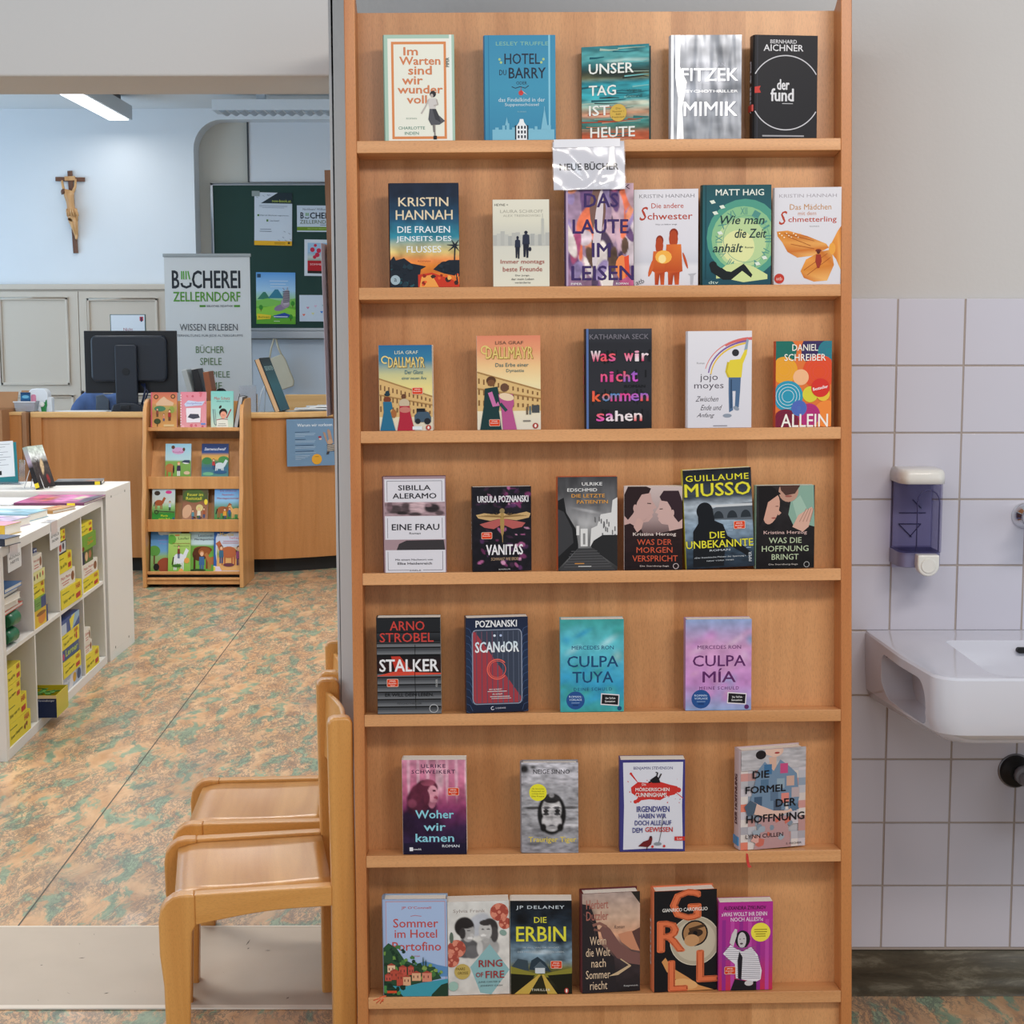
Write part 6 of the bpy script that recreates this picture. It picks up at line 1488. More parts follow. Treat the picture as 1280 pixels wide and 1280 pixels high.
MB().box(-.012, 0, -.01, .03, 0, b.z - a.z + .012).box(-.012, b.x - a.x, -.01, .03, b.z - a.z, b.z - a.z + .012).build('frame', mat('dark_edge', '#3b3f45', .5), ws)
a = at(318, 600, Y=YK + .02); b = at(455, 424, Y=YK + .02)
wp = thing('lower_wall_board', 'pale blue-white wall board below the chalk tray', 'board', loc=(a.x, YK + .01, a.z))
MB().box(0, b.x - a.x, 0, .025, 0, b.z - a.z).build('panel', mat('pale_blue_board', '#ccd7e4', .5), wp, bevel=.002)
MB().box(-.022, 0, -.004, .025, 0, b.z - a.z).build('edge_strip', mat('light_edge', '#d7e6f2', .4), wp)
YP = YK - .036
def p(A):
    A.rect(0, 0, 1, 1, '#ccd6e2'); A.rect(0, .0, 1, .205, '#26343c'); A.poly([(0, 0), (.62, 0), (.17, .205), (0, .205)], '#ccd6e2')
    A.txt('noe-book.at', .72, .155, .5, .05, '#b5c455', .012)
    rnd = random.Random(5)
    for k in range(12): u, v = rnd.uniform(.04, .42), rnd.uniform(.02, .16); A.line([(u, v), (u + .05, v + .02)], .012, '#8c98a8') if u + v * 2.6 < .5 else None
    A.lines(.5, .24, .76, 3, .022, '#9aa4b4', .008, 2); A.txt('Hier als Bücherei registrieren.', .54, .435, .76, .028, '#4d5b72', .004); A.txt('Los lesen!', .54, .53, .24, .032, '#4d5b72', .004); A.rect(.08, .415, .13, .45, '#4c7a3c'); A.rect(.32, .51, .37, .55, '#4c7a3c')
    A.lines(.30, .69, .36, 2, .04, '#6d7788', .010, 3)
    for k in range(14): u, v = rnd.uniform(.5, .95), rnd.uniform(.70, .9); A.line([(u, v), (u + .05, v + .02)], .014, '#8c98a8') if u + v > 1.5 else None
    A.rect(0, .915, 1, 1, '#e5ae2b'); A.lines(.68, .945, .36, 2, .022, '#a37a1a', .01, 4); A.rect(.89, .93, .95, .97, '#5c4512')
pr_, W_, H_ = flat('poster', 'white poster with dark corner and yellow foot on the chalkboard', 'poster', 318, 240, 364, 306, YP, p, tilt=R(1.2), group='posters on the chalkboard')
MB().box(-.02, .04, -.002, -.001, H_ - .03, H_ + .01).build('tape', mat('grey_tape', '#8d9a9a', .4), pr_, M=RY(R(-40)) @ T((-.22, 0, .02)) if False else None)
def p(A):
    A.rect(0, 0, 1, 1, '#c9d5e2'); A.txt('Nachlesen! Willkommen', .48, .14, .70, .09, '#55627a', shear=.3); A.txt('B', .12, .38, .07, .23, '#23303f', .03); 
    A.line([(.19, .44), (.19, .47), (.26, .49), (.29, .44)], .02, '#23303f'); A.rect(.2, .28, .215, .4, '#5a9a3f'); A.rect(.23, .28, .25, .4, '#5a9a3f'); A.rect(.265, .28, .28, .4, '#5a9a3f')
    A.txt('CHEREI', .60, .38, .58, .23, '#23303f', .03); A.txt('ZELLERNDORF', .50, .62, .86, .14, '#5d6b4f', .008); A.lines(.7, .73, .4, 1, .02, '#667', .02); A.rect(0, .81, 1, .95, '#6f8f2c'); A.txt('BIBLIOTHEK MEDIATHEK', .5, .88, .5, .04, '#b9cc7c')
flat('poster', 'pale library logo poster with green foot at the board\'s upper right', 'poster', 371.5, 256.5, 424, 289.5, YP, p, tilt=R(.4), group='posters on the chalkboard')
def p(A):
    A.rect(0, 0, 1, 1, '#d5dde6'); A.rect(.1, .09, .95, .5, '#9fc0dc'); A.grad(.1, .35, .95, .62, [(0, '#8fb0cc'), (.5, '#c5cfc9'), (1, '#8a8f7a')])
    for u, v, r_ in ((.25, .28, .09), (.34, .16, .06), (.45, .3, .09), (.4, .42, .09), (.6, .35, .07), (.7, .48, .09), (.32, .48, .07)): A.disc(u, v, r_ * .8, '#c8304a')
    A.rect(.1, .58, .95, .88, '#b8242c'); A.txt('SOMMERLESEN', .53, .68, .7, .05, '#f0c8c8', .01); A.rect(.1, .86, .95, .93, '#2a2320')
flat('poster', 'small poster with red figures and a red band on the chalkboard', 'poster', 380.5, 299, 420, 344.5, YP, p, tilt=R(1.0), group='posters on the chalkboard')
def p(A):
    A.grad(0, 0, 1, 1, [(0, '#5f9fe0'), (.35, '#a8d0ee'), (.5, '#9fd0a8'), (.6, '#6fb944'), (1, '#63a835')])
    A.poly([(.03, .52), (.18, .38), (.24, .38), (.36, .52)], '#3f7f6a'); A.poly([(.30, .50), (.48, .33), (.56, .33), (.70, .50)], '#3a7f98'); A.poly([(0, .55), (.3, .50), (.6, .55), (1, .50), (1, .66), (0, .66)], '#7fc25a'); A.poly([(0, .70), (.5, .64), (1, .72), (1, .85), (0, .85)], '#8fce4a')
    for u, v in ((.12, .68), (.88, .86), (.93, .60)): A.ell(u, v, .05, .05, '#3d8f33'); A.rect(u - .008, v + .03, u + .008, v + .08, '#6b4a2a')
    A.ell(.62, .68, .17, .06, '#8f7f9a', rot=-.3); A.ell(.74, .60, .11, .09, '#a796a8', rot=-.6)
    A.poly([(.66, .58), (.70, .42), (.74, .34), (.82, .33), (.85, .44), (.86, .54), (.82, .62), (.72, .64)], '#b9b0ba')
    for k in range(8): A.line([(.68, .58 - k * .03), (.85, .56 - k * .028)], .022, '#4b4450')
    A.line([(.72, .34), (.68, .30)], .015, '#8f7f9a'); A.line([(.79, .33), (.80, .29)], .015, '#8f7f9a')
    A.poly([(.42, .84), (.72, .78), (.86, .82), (.82, .875), (.5, .885)], '#2f4f9f'); A.rect(.45, .85, .8, .865, '#dfe4ee')
    A.rect(.03, .03, .12, .10, '#2d4a66'); A.lines(.58, .16, .6, 1, .05, '#cfe0f2', .012); A.lines(.56, .22, .5, 1, .05, '#cfe0f2', .012); A.lines(.6, .275, .6, 1, .05, '#cfe0f2', .012)
    A.poly([(.02, .80), (.38, .83), (.36, .90), (.02, .92)], '#e8cf3a'); A.txt('Buchstart', .2, .865, .28, .035, '#6b6a1a', .01); A.rect(.45, .94, .6, .95, '#dfe9cf')
flat('poster', 'colourful poster of green hills and a striped creature on a book', 'poster', 320.5, 340, 368.5, 404.5, YP, p, tilt=R(.6), group='posters on the chalkboard')
def heart(A, u, v, s_, c):
    A.poly([(u, v + s_), (u - s_ * .8, v - s_ * .2), (u - s_ * .5, v - s_ * .8), (u, v - s_ * .4), (u + s_ * .5, v - s_ * .8), (u + s_ * .8, v - s_ * .2)], c)
def p(A):
    A.rect(0, 0, 1, 1, '#ccd8e6')
    for u, v, c in ((.25, .48, '#d88aa8'), (.48, .42, '#d9b8d0'), (.72, .40, '#3aa0a8'), (.13, .75, '#e0705a'), (.40, .70, '#dcdca0'), (.66, .64, '#3f7fd0')): heart(A, u, v, .055, c)
flat('poster', 'white children\'s drawing with six small coloured hearts', 'drawing', 374.5, 368.5, 416, 401.5, YP, p, tilt=R(.3), group='posters on the chalkboard')

# roll-up banner
YR = 11.2
a = at(209, 560, Y=YR); b0 = at(204.5, 318, Y=YR); b1 = at(312.5, 321, Y=YR)
Wb = .605; x0 = (b0.x + b1.x) / 2 - Wb / 2; zt = b0.z
bn = thing('rollup_banner', 'grey-white roll-up banner with black and green library lettering', 'banner', loc=(x0, YR, 0))
MB().box(.002, Wb - .002, 0, .002, .07, zt - .012).build('fabric', mat('banner_fabric', '#c6cbce', .55), bn)
MB().box(-.006, Wb + .006, -.008, .010, zt - .016, zt + .008).build('top_rail', mat('banner_rail', '#8f979b', .35, metal=.5), bn, bevel=.003)
MB().box(-.02, Wb + .02, -.09, .09, 0, .075).build('base_cassette', m_al, bn, bevel=.01)
MB().tube([(Wb / 2, .02, .07), (Wb / 2, .02, zt - .02)], .008, 8).build('support_pole', m_al, bn)
A = Art(Wb, zt - .09, 1.5e-4)
def yv(py): return (318 - py) / -360.0 * 1.0
def by(py):
    z = at(258, py, Y=YR).z
    return 1 - (z - .07) / (zt - .09)
def bu(px): return (at(px, 400, Y=YR).x - x0) / Wb
def bt_(t_, px0, px1, py0, py1, c, bold=.0): A.txt(t_, (bu(px0) + bu(px1)) / 2, (by(py0) + by(py1)) / 2, bu(px1) - bu(px0), by(py1) - by(py0), c, bold)
K_ = '#2a3038'
bt_('B', 216.5, 225, 338, 360, K_, .02); bt_('CHEREI', 241.5, 301, 338, 360, K_, .02)
for q in range(2): A.line([(bu(228), by(353.5 + q * 0)), (bu(229), by(357)), (bu(234), by(359)), (bu(239), by(357)), (bu(239.5), by(353))], .028, K_)
for q, (x_, tilt_) in enumerate(((228.5, 0), (231, 0), (234, .0), (238.5, .02))): A.line([(bu(x_) - tilt_, by(338.5)), (bu(x_), by(349))], .014, '#4f9a35')
bt_('ZELLERNDORF', 217.5, 301, 364.5, 376.5, '#58963a', .018)
A.rect(bu(250), by(381), bu(257.5), by(383.5), '#4f8a35'); A.rect(bu(293), by(381), bu(300.5), by(383.5), '#4f8a35'); bt_('BIBLIOTHEK MEDIATHEK', 259, 291.5, 381, 383.5, '#30363c', .004)
bt_('WISSEN ERLEBEN', 224.5, 297, 404.5, 413, '#4c525a', .003)
bt_('UNTERHALTUNG FÜR JEDE ALTERSGRUPPE', 214, 303.5, 417, 421.5, '#6a7078', .002)
bt_('BÜCHER', 244, 279.5, 430.5, 441, '#5d7a55', .003); bt_('SPIELE', 249, 276, 447, 456, '#5d7a55', .003); bt_('HÖRSPIELE', 236, 286, 462, 471.5, '#5d7a55', .003); bt_('FILME', 248, 276, 477.5, 486, '#5d7a55', .003)
A.build('print', P_paper, bn, M=T((0, -.0006, .07)))

# ceiling lamps
l0 = at(151, 149.5, Z=3.04)
lp = thing('ceiling_lamp', 'long lit ceiling lamp with pale grey housing above the crucifix', 'lamp', loc=(l0.x, l0.y, 3.04))
MB().box(-.085, .085, -4.0, 0, 0, .10).build('housing', mat('lamp_housing', '#c5ccd2', .4), lp, bevel=.004)
for q in range(3): MB().box(-.075, .065, -.04 - 1.3 * q - 1.26, -.03 - 1.3 * q, -.006, .001).build('diffuser', emit('lamp_diffuser', '#f6fbff', 3.5), lp)
MB().box(-.03, .03, -3.9, -.10, .10, ZC - 3.04).build('mount', mat('dark_edge', '#3b3f45', .5), lp)
l1 = at(265, 140, Y=11.3)
lq = thing('ceiling_lamp', 'white louvred ceiling lamp above the projection board', 'lamp', loc=(l1.x, 11.3, l1.z))
MB().box(0, 1.6, 0, .22, .015, .09).build('housing', mat('lamp_white', '#d3dde6', .4), lq, bevel=.003)
for q in range(24):
    MB().prism([(.04 + q * .066, .016), (.095 + q * .066, .016), (.074 + q * .066, .001), (.061 + q * .066, .001)], 'Y', .004, .216).build('louvre', mat('lamp_louvre', '#9fabb8', .3, metal=.3), lq)
for x_ in (.3, 1.2): MB().box(x_, x_ + .06, .08, .14, .09, ZC - l1.z).build('mount', mat('lamp_white', '#d3dde6', .4), lq)

# tall cabinet just behind the wall (its edge shows past the jamb)
tc_ = thing('tall_cabinet', 'narrow brown edge of a tall cabinet behind the doorway jamb', 'cabinet', M=T((-.447, 4.20, 0)) @ RY(R(-1.25)))
M_brn = wood('brown_cabinet_side', '#8a6044', '#9d7152', 'Z', bands=.1, flecks=.1)
MB().box(0, .02, 0, .30, 0, 1.95).box(.50, .52, 0, .30, 0, 1.95).build('side_panel', M_brn, tc_)
MB().box(.02, .50, .0, .018, 0, 1.95).build('back_panel', M_brn, tc_)
MB().box(.02, .50, .018, .30, 1.93, 1.95).box(.02, .50, .018, .30, .0, .05).box(.02, .50, .018, .30, .9, .92).build('shelf', M_brn, tc_)
o_ = MB().prism([(-.001, .0), (-.002, .0), (-.0065, -.10), (-.0055, -.10)], 'Z', 1.31, 1.76).build('taped_sheet', mat('mauve_sheet', '#e3d9ea', .5), tc_, M=T((-.004, .05, 0)))

# library counter: straight left part, curved right part
ct = thing('library_counter', 'curved beech lending counter with a light rounded edge', 'counter', loc=(0, 0, 0))
path = [(-3.05, 10.0), (-2.2, 10.0), (-1.85, 9.93), (-1.61, 9.92)]
for k in range(13):
    t = k / 12; path.append((-1.50 + 1.55 * t, 9.93 + .50 * t + 1.3 * t * t * .6))
def offset(path, d):
    out = []
    for i, p_ in enumerate(path):
        a = Vector(path[max(0, i - 1)]); b = Vector(path[min(len(path) - 1, i + 1)]); n = (b - a).normalized()
        out.append((p_[0] - n.y * d, p_[1] + n.x * d))
    return out
def strip(name, d0, d1, z0, z1, m, bevel=0, i0=0, i1=None, path=path):
    pp = path[i0:i1]; a = offset(pp, d0); b = offset(pp, d1)
    return MB().prism(a + b[::-1], 'Z', z0, z1).build(name, m, ct, bevel=bevel)
strip('front_panel', .02, .045, .09, .985, M_counter, i0=0, i1=4)
strip('front_panel', .02, .045, .09, .985, M_counter, i0=3)
strip('worktop', .03, .42, .99, 1.012, mat('white_laminate', '#dfe3e6', .35))
strip('edge_band', -.004, .032, .985, 1.024, M_counter_edge, bevel=.008)
strip('plinth', .07, .10, 0, .09, mat('dark_plinth', '#1e1c1b', .6))
MB().box(-3.05, -2.98, 10.0, 10.42, 0, .99).build('end_panel', M_counter, ct)
# blue poster fixed to the curved front
i = 5
pa, pb = Vector((-1.405, 9.945)), Vector((-1.05, 10.11))
pa = at(358.5, 553, Y=9.94); pb = at(419, 545, Y=10.06)
dx, dy = pb.x - pa.x, pb.y - pa.y
def p(A):
    A.rect(0, 0, 1, 1, '#7496b8'); A.txt('Warum wir vorlesen', .58, .13, .72, .062, '#e2ebf4', .02)
    v = .27
    for hd, n_, seed in ((.30, 3, 1), (.22, 2, 2), (.38, 2, 3), (.38, 1, 4)):
        A.rect(.17, v, .17 + hd, v + .012, '#33496a'); v += .035
        for q in range(n_): A.rect(.17, v, .17 + [.42, .40, .2][q % 3], v + .010, '#a9c1d9'); v += .028
        v += .035
    for q in range(4): A.rect(.17, v, .17 + [.3, .26, .2, .12][q], v + .010, '#a9c1d9'); v += .026
    A.ell(.68, .39, .035, .02, '#a8364a'); A.ell(.69, .43, .03, .02, '#e0c5b8')
    A.poly([(.74, .28), (.79, .30), (.84, .50), (.88, .52), (.83, .25), (.86, .22), (.90, .27), (.94, .46), (.96, .52), (.84, .55), (.79, .44)], '#b5927c'); A.ell(.89, .50, .05, .06, '#c7a68c')
    A.poly([(.82, .56), (.95, .54), (1, .64), (1, .70), (.88, .70), (.86, .76), (.81, .77), (.83, .66)], '#3f3f48')
    for q in range(4): A.line([(.83, .585 + q * .035), (.98, .565 + q * .035)], .014, '#d9cfc0')
    A.disc(.61, .86, .105, '#e2a83a'); A.rect(.57, .80, .65, .812, '#a87a22')
bp_ = thing('poster', 'light blue square poster with heading and yellow dot on the curved counter', 'poster', M=T((pa.x, pa.y - .006, at(358, 583, Y=9.94).z)) @ RZ(math.atan2(dy, dx)))
Wp = math.hypot(dx, dy); Hp = at(358, 524, Y=9.94).z - at(358, 583, Y=9.94).z
MB().box(0, Wp, 0, .002, 0, Hp).build('sheet', mat('blue_sheet', '#7496b8', .6), bp_)
A = Art(Wp, Hp, 1e-4); p(A); A.build('print', P_paper, bp_)

# cupboards and cartons left of the counter
lc = thing('side_cabinet', 'light brown cabinet block left of the counter', 'cabinet', loc=(at(13.5, 600, Y=9.95).x, 9.95, 0))
wl = -3.055 - at(13.5, 600, Y=9.95).x
MB().box(0, wl - .035, 0, .4, .06, 1.005).build('body', M_counter, lc, bevel=.002)
MB().box(-.003, wl - .03, -.004, .4, 1.005, 1.025).build('top', M_counter_edge, lc, bevel=.003)
MB().box(wl - .032, wl - .004, -.004, .4, .0, 1.022).build('post', mat('worn_post', '#a27b5c', .6, vary=.2, vscale=12), lc, bevel=.002)
M_card = mat('brown_cardboard', '#a87b56', .85, vary=.06, vscale=10)
def carton(label, x0, x1, y0, y1, z0, z1, flap=True, M=None):
    r = thing('cardboard_box', label, 'box', M=T((x0, y0, z0)) @ (M or Matrix()), group='cardboard boxes by the counter')
    w_, d_, h_ = x1 - x0, y1 - y0, z1 - z0
    MB().box(0, w_, 0, .006, 0, h_).box(0, w_, d_ - .006, d_, 0, h_).box(0, .006, .006, d_ - .006, 0, h_).box(w_ - .006, w_, .006, d_ - .006, 0, h_).box(.006, w_ - .006, .006, d_ - .006, 0, .006).build('body', M_card, r)
    if flap:
        MB().add([(0, d_, h_), (w_, d_, h_), (w_, d_ + .05, h_ + .10), (0, d_ + .05, h_ + .10), (0, d_ + .005, h_), (w_, d_ + .005, h_), (w_, d_ + .055, h_ + .10), (0, d_ + .055, h_ + .10)], [(0, 1, 2, 3), (7, 6, 5, 4), (0, 3, 7, 4), (1, 5, 6, 2), (3, 2, 6, 7), (0, 4, 5, 1)]).build('flap', M_card, r)
    return r
xa = at(-60, 600, Y=9.8).x; xb = at(5, 600, Y=9.8).x
carton('tall brown carton at the left picture edge beside the cabinet', xa, xb, 9.8, 10.1, 0.0, at(5, 512, Y=9.8).z)
xa = at(6, 600, Y=10.35).x; xb = at(30, 600, Y=10.35).x
carton('open cardboard box with raised flap behind the side cabinet', xa, xb, 10.40, 10.72, 0, 1.03)

# things on the counter's left end
ZT_ = 1.0255
def onto(px, py, z=ZT_): return at(px, py, Z=z)
tb = at(33, 513.5, Y=10.06)
t_ = thing('plastic_tub', 'small translucent tub holding cards on the side cabinet', 'container', loc=(tb.x, 10.07, ZT_))
m_tub = mat('translucent_tub', '#cdd3dc', .25, trans=.55, ior=1.2)
vs = []
for z, s_ in ((0, .85), (.062, 1.0)):
    vs += [(-.068 * s_, -.05 * s_, z), (.068 * s_, -.05 * s_, z), (.068 * s_, .05 * s_, z), (-.068 * s_, .05 * s_, z)]
vs += [(p_[0] * .95, p_[1] * .95, p_[2] + .003 if p_[2] < .01 else p_[2]) for p_ in vs]
mb = MB().add(vs, [(3, 2, 1, 0), (0, 1, 5, 4), (1, 2, 6, 5), (2, 3, 7, 6), (3, 0, 4, 7), (8, 9, 10, 11), (12, 13, 9, 8), (13, 14, 10, 9), (14, 15, 11, 10), (15, 12, 8, 11), (4, 5, 13, 12), (5, 6, 14, 13), (6, 7, 15, 14), (7, 4, 12, 15)])
mb.build('tub', m_tub, t_)
MB().box(-.071, .071, -.053, -.049, .057, .064).box(-.071, .071, .049, .053, .057, .064).build('rim', mat('tub_rim', '#dfe4ea', .3), t_)
def p(A):
    A.grad(0, 0, 1, 1, [(0, '#16305c'), (.3, '#2f6f9f'), (.5, '#1a3a66'), (.55, '#b0323c'), (1, '#b8404a')]); A.ell(.5, .25, .35, .09, '#6fb4d4'); A.ell(.5, .66, .4, .08, '#dfe6ee')
r = thing('card_deck', 'blue and red picture card deck standing in the small tub', 'card', loc=(tb.x - .033, 10.055, ZT_ + .005))
MB().box(0, .063, 0, .012, 0, .115).build('deck', mat('deck_white', '#e0e0e0', .5), r)
A = Art(.063, .115, 1e-4); p(A); A.build('print', P_satin, r)
r = thing('pink_card', 'pink card standing behind the blue cards in the tub', 'card', loc=(tb.x + .028, 10.075, ZT_ + .005))
MB().prism(rrect(0, .03, 0, .10, .01, 3), 'Y', 0, .006).build('card', mat('pink_card', '#dd8fb0', .5), r)
wc = at(46, 512, Y=10.2)
r = thing('white_container', 'domed white plastic container behind the card tub', 'container', loc=(wc.x + .004, 10.26, ZT_ - .0135))
MB().prism(rrect(-.062, .062, 0, .150, [.004, .004, .04, .035], 6), 'Y', -.04, .05).build('body', mat('frosted_white', '#e6eaf0', .35), r, bevel=.006)
MB().prism(rrect(.050, .085, 0, .095, [.002, .002, .015, .01], 4), 'Y', -.03, .03).build('handle', mat('frosted_white', '#e6eaf0', .35), r, bevel=.004)
g_ = at(62.5, 512, Y=10.08)
r = thing('tape_dispenser', 'small green and white tape dispenser on the counter end', 'dispenser', loc=(-2.99, 10.1, 1.012 + .0005))
mg = mat('green_plastic', '#2a8a4a', .35)
MB().prism([(-.012, 0), (.014, 0), (.016, .03), (.02, .05), (.018, .085), (.010, .065), (-.008, .07), (-.018, .055), (-.016, .03)], 'Y', -.012, .012).build('body', mg, r, bevel=.002)
MB().lathe([(.006, 0), (.016, 0), (.016, .016), (.006, .016)], 18).build('roll', mat('tape_roll', '#e8ecec', .4), r, M=T((-.006, -.0125, .055)) @ RX(PI / 2))
# keyboard tray / papers
r = thing('paper_sheets', 'flat white papers on the counter before the monitor', 'paper', loc=(-2.93, 10.08, 1.0125))
MB().box(0, .30, 0, .21, 0, .004).build('sheet', mat('white_sheet', '#eef0f2', .6), r)
MB().box(0.02, .32, .01, .22, .004, .006).build('sheet', mat('white_sheet', '#eef0f2', .6), r, M=RZ(R(3)))

# monitor from behind
m0 = at(165, 452, Y=10.30)
mo = thing('computer_monitor', 'black computer monitor seen from behind on the counter', 'monitor', loc=(m0.x + .02, 10.16, 1.0125))
mz0 = at(165, 491, Y=10.2).z - 1.0125; mz1 = at(165, 413, Y=10.2).z - 1.0125
M_bk = mat('black_monitor_shell', '#1d2430', .38)
M_bk2 = mat('darker_monitor_plastic', '#0f141c', .42)
MB().box(-.295, .295, .03, .055, mz0, mz1).build('screen_bezel', M_bk2, mo, bevel=.004, M=RZ(R(2)))
MB().prism(rrect(-.245, .235, mz0 + .075, mz1 - .03, .035, 4), 'Y', -.015, .032).build('rear_housing', M_bk, mo, bevel=.014, seg=3, M=RZ(R(2)))
MB().box(-.22, .21, -.004, .012, mz1 - .045, mz1 - .036).build('vent_strip', M_bk2, mo)
MB().prism(rrect(-.085, .055, .05, mz1 - .09, .015, 4), 'Y', -.052, -.018).build('stand_column', M_bk, mo, bevel=.008, seg=3)
MB().lathe([(.024, 0), (.024, .004)], 20).build('pivot_cap', M_bk2, mo, M=T((-.015, -.0515, mz0 + .14)) @ RX(PI / 2))
MB().prism([(-.11, 0), (.10, 0), (.085, .05), (.04, .065), (-.05, .065), (-.095, .05)], 'Y', -.10, .07).build('base', M_bk, mo, bevel=.01, seg=3)
MB().box(-.045, .02, -.108, -.09, .02, .05).build('cable_clip', M_bk2, mo, bevel=.004)
MB().tube([(.09, .0, mz0 + .06), (.10, -.03, mz0 + .02), (.085, -.02, mz0 - .03), (.06, .0, .02)], .007, 8).tube([(.07, .0, mz0 + .06), (.115, -.02, mz0 + .01), (.095, -.01, mz0 - .04), (.08, .0, .02)], .006, 8).build('cable', mat('navy_cable', '#152040', .4), mo)
# chair behind the counter with a blue jacket, desk items
j0 = at(122, 500, Y=10.75)
jc = thing('desk_chair', 'grey desk chair behind the counter left of the monitor', 'chair', loc=(j0.x, 10.95, 0))
M_gry = mat('charcoal_mesh', '#3d434d', .8)
MB().prism(rrect(-.16, .16, .62, 1.10, .06, 4), 'Y', .0, .04).build('backrest', M_gry, jc, bevel=.012)
MB().prism(rrect(-.22, .22, -.02, .42, .05, 4), 'Z', .44, .50).build('seat', M_gry, jc, bevel=.015)
MB().tube([(0, .2, .05), (0, .2, .44)], .03, 12).build('gas_lift', M_bk2, jc)
mb = MB()
for k in range(5):
    a = 2 * PI * k / 5; mb.tube([(0, .2, .09), (.28 * math.cos(a), .2 + .28 * math.sin(a), .06)], [.025, .015], 8); mb.ball((.28 * math.cos(a), .2 + .28 * math.sin(a), .03), .03)
mb.build('base', M_bk2, jc)
jk = thing('blue_jacket', 'blue denim jacket hung over the desk chair behind the counter', 'jacket', loc=(j0.x, 10.93, 1.0))
M_blu = mat('denim_blue', '#566f9f', .85, vary=.2, vscale=12, bump=.3, bscale=120)
vs = []; fs = []
n = 14
for i in range(n + 1):
    u = i / n; x = -.22 + .44 * u
    top = .115 + .025 * math.sin(u * 9) - .10 * abs(2 * u - 1) ** 2.5
    for jj, (dy, dz) in enumerate(((-.035, -.35), (-.05, -.12), (-.045, -.02), (-.015, .005), (.045, .005), (.075, -.03), (.08, -.35))):
        vs.append((x + .008 * math.sin(jj * 2 + i), dy + .010 * math.sin(i * 1.9 + jj), top + dz))
for i in range(n):
    for jj in range(6): fs.append((i * 7 + jj, i * 7 + jj + 1, (i + 1) * 7 + jj + 1, (i + 1) * 7 + jj))
o = MB().add(vs, fs, 0, True).build('cloth', M_blu, jk)
sd_ = o.modifiers.new('s', 'SOLIDIFY'); sd_.thickness = .006
o = MB().prism([(-.055, -.3), (.045, -.3), (.05, .06), (.01, .10), (-.04, .09)], 'Y', -.075, -.058).build('grey_lining', mat('grey_lining', '#66707c', .85), jk, bevel=.006)
def counter_y(x):
    for (a, b) in zip(path[:-1], path[1:]):
        if a[0] <= x <= b[0]: return a[1] + (b[1] - a[1]) * (x - a[0]) / (b[0] - a[0])
    return 10
# books and boxes leaning behind the display stand on the counter
M_dkc = mat('dark_cover', '#1b1e24', .35); M_grc = mat('grey_cover', '#9fa6a8', .4)
def slab(name, label, cat, px0, px1, pyt, Y, lean, tk, m1, m2=None, group=None, h=None, M2=None):
    a = at(px0, 510, Y=Y); w_ = abs(at(px1, 510, Y=Y).x - a.x); zt_ = at(px0, pyt, Y=Y).z
    r = thing(name, label, cat, M=T((a.x, Y, 1.0128)) @ RY(lean), group=group)
    h_ = (zt_ - 1.0128) / math.cos(lean)
    MB().box(0, w_, 0, .16, 0, h_).build('cover', m1, r, bevel=.003)
    MB().box(.004, w_ - .004, .003, .162, .004, h_ + .0015).build('page_block', M_paper, r)
    return r
FG = 'files leaning on the counter behind the display stand'
slab('magazine', 'silver-grey magazine leaning leftmost behind the display stand', 'magazine', 241, 247.5, 463, 10.02, R(-14), .02, M_grc, group=FG)
slab('binder', 'dark folder leaning between the magazine and the brown one', 'binder', 250.5, 259, 462, 10.05, R(-11), .02, M_dkc, group=FG)
slab('binder', 'reddish brown folder leaning right of the dark folder', 'binder', 261.5, 269, 465, 10.03, R(-8), .02, mat('red_brown_cover', '#8a5236', .5), group=FG)
r = thing('black_bag', 'small black pouch on the counter behind the green picture book', 'bag', loc=(at(267, 500, Y=10.1).x, 10.22, 1.0128))
MB().prism([(-.02, 0), (.11, 0), (.075, .10), (.05, .145), (.02, .155), (-.01, .13)], 'Y', -.04, .04).build('pouch', mat('black_fabric', '#15161a', .9, bump=.3), r, bevel=.02, seg=3)
# clear leaflet holder
r = thing('leaflet_holder', 'clear acrylic leaflet holder on the counter right of the stand', 'holder', loc=(at(297, 510, Y=10.05).x, 10.12, 1.0128))
m_acr = mat('clear_acrylic', '#e9eef4', .06, trans=.9, ior=1.3)
MB().box(0, .11, 0, .003, 0, .175).box(0, .003, 0, .05, 0, .12).box(.107, .11, 0, .05, 0, .12).build('holder', m_acr, r)
MB().box(.004, .106, .006, .010, .004, .165).build('leaflet', mat('white_leaflet', '#dde1e8', .5), r)
# big book on an easel and wooden chair
e0 = at(350, 514, Y=10.12)
be = thing('book', 'large dark-edged picture book leaning steeply on the counter easel', 'book', M=T((e0.x + .012, 10.06, 1.0250)) @ RZ(R(85)) @ RX(R(-21)))
MB().box(0, .26, 0, .007, 0, .36).box(0, .26, .034, .038, 0, .36).box(.254, .26, .007, .034, 0, .36).build('cover', M_dkc, be, bevel=.001)
MB().box(.002, .2538, .0072, .0338, .003, .357).build('page_block', mat('tan_pages', '#d2ac84', .8), be)
A = Art(.26, .36, 1e-4); A.grad(0, 0, 1, 1, [(0, '#1e2a33'), (.5, '#2f6f7c'), (1, '#1f5a6c')]); A.txt('GESCHICHTEN', .5, .2, .8, .08, '#bfe0e0', .01); A.build('cover_print', P_satin, be)
es = thing('wire_easel', 'thin clear easel holding the steep book on the counter', 'stand', loc=(e0.x - .13, 10.06, 1.0128))
MB().tube([(0, 0, 0), (.02, .0, .13), (.05, .02, .19)], .004, 6).tube([(.03, .06, 0), (.04, .04, .13), (.05, .03, .19)], .004, 6).tube([(0, 0, .002), (.12, 0, .002)], .003, 6).build('wire', mat('clear_wire', '#cdd8e4', .2, trans=.3), es)
wc_ = thing('wooden_chair', 'plain beech chair back showing behind the curved counter', 'chair', loc=(at(390, 500, Y=11.2).x, 11.2, 0))
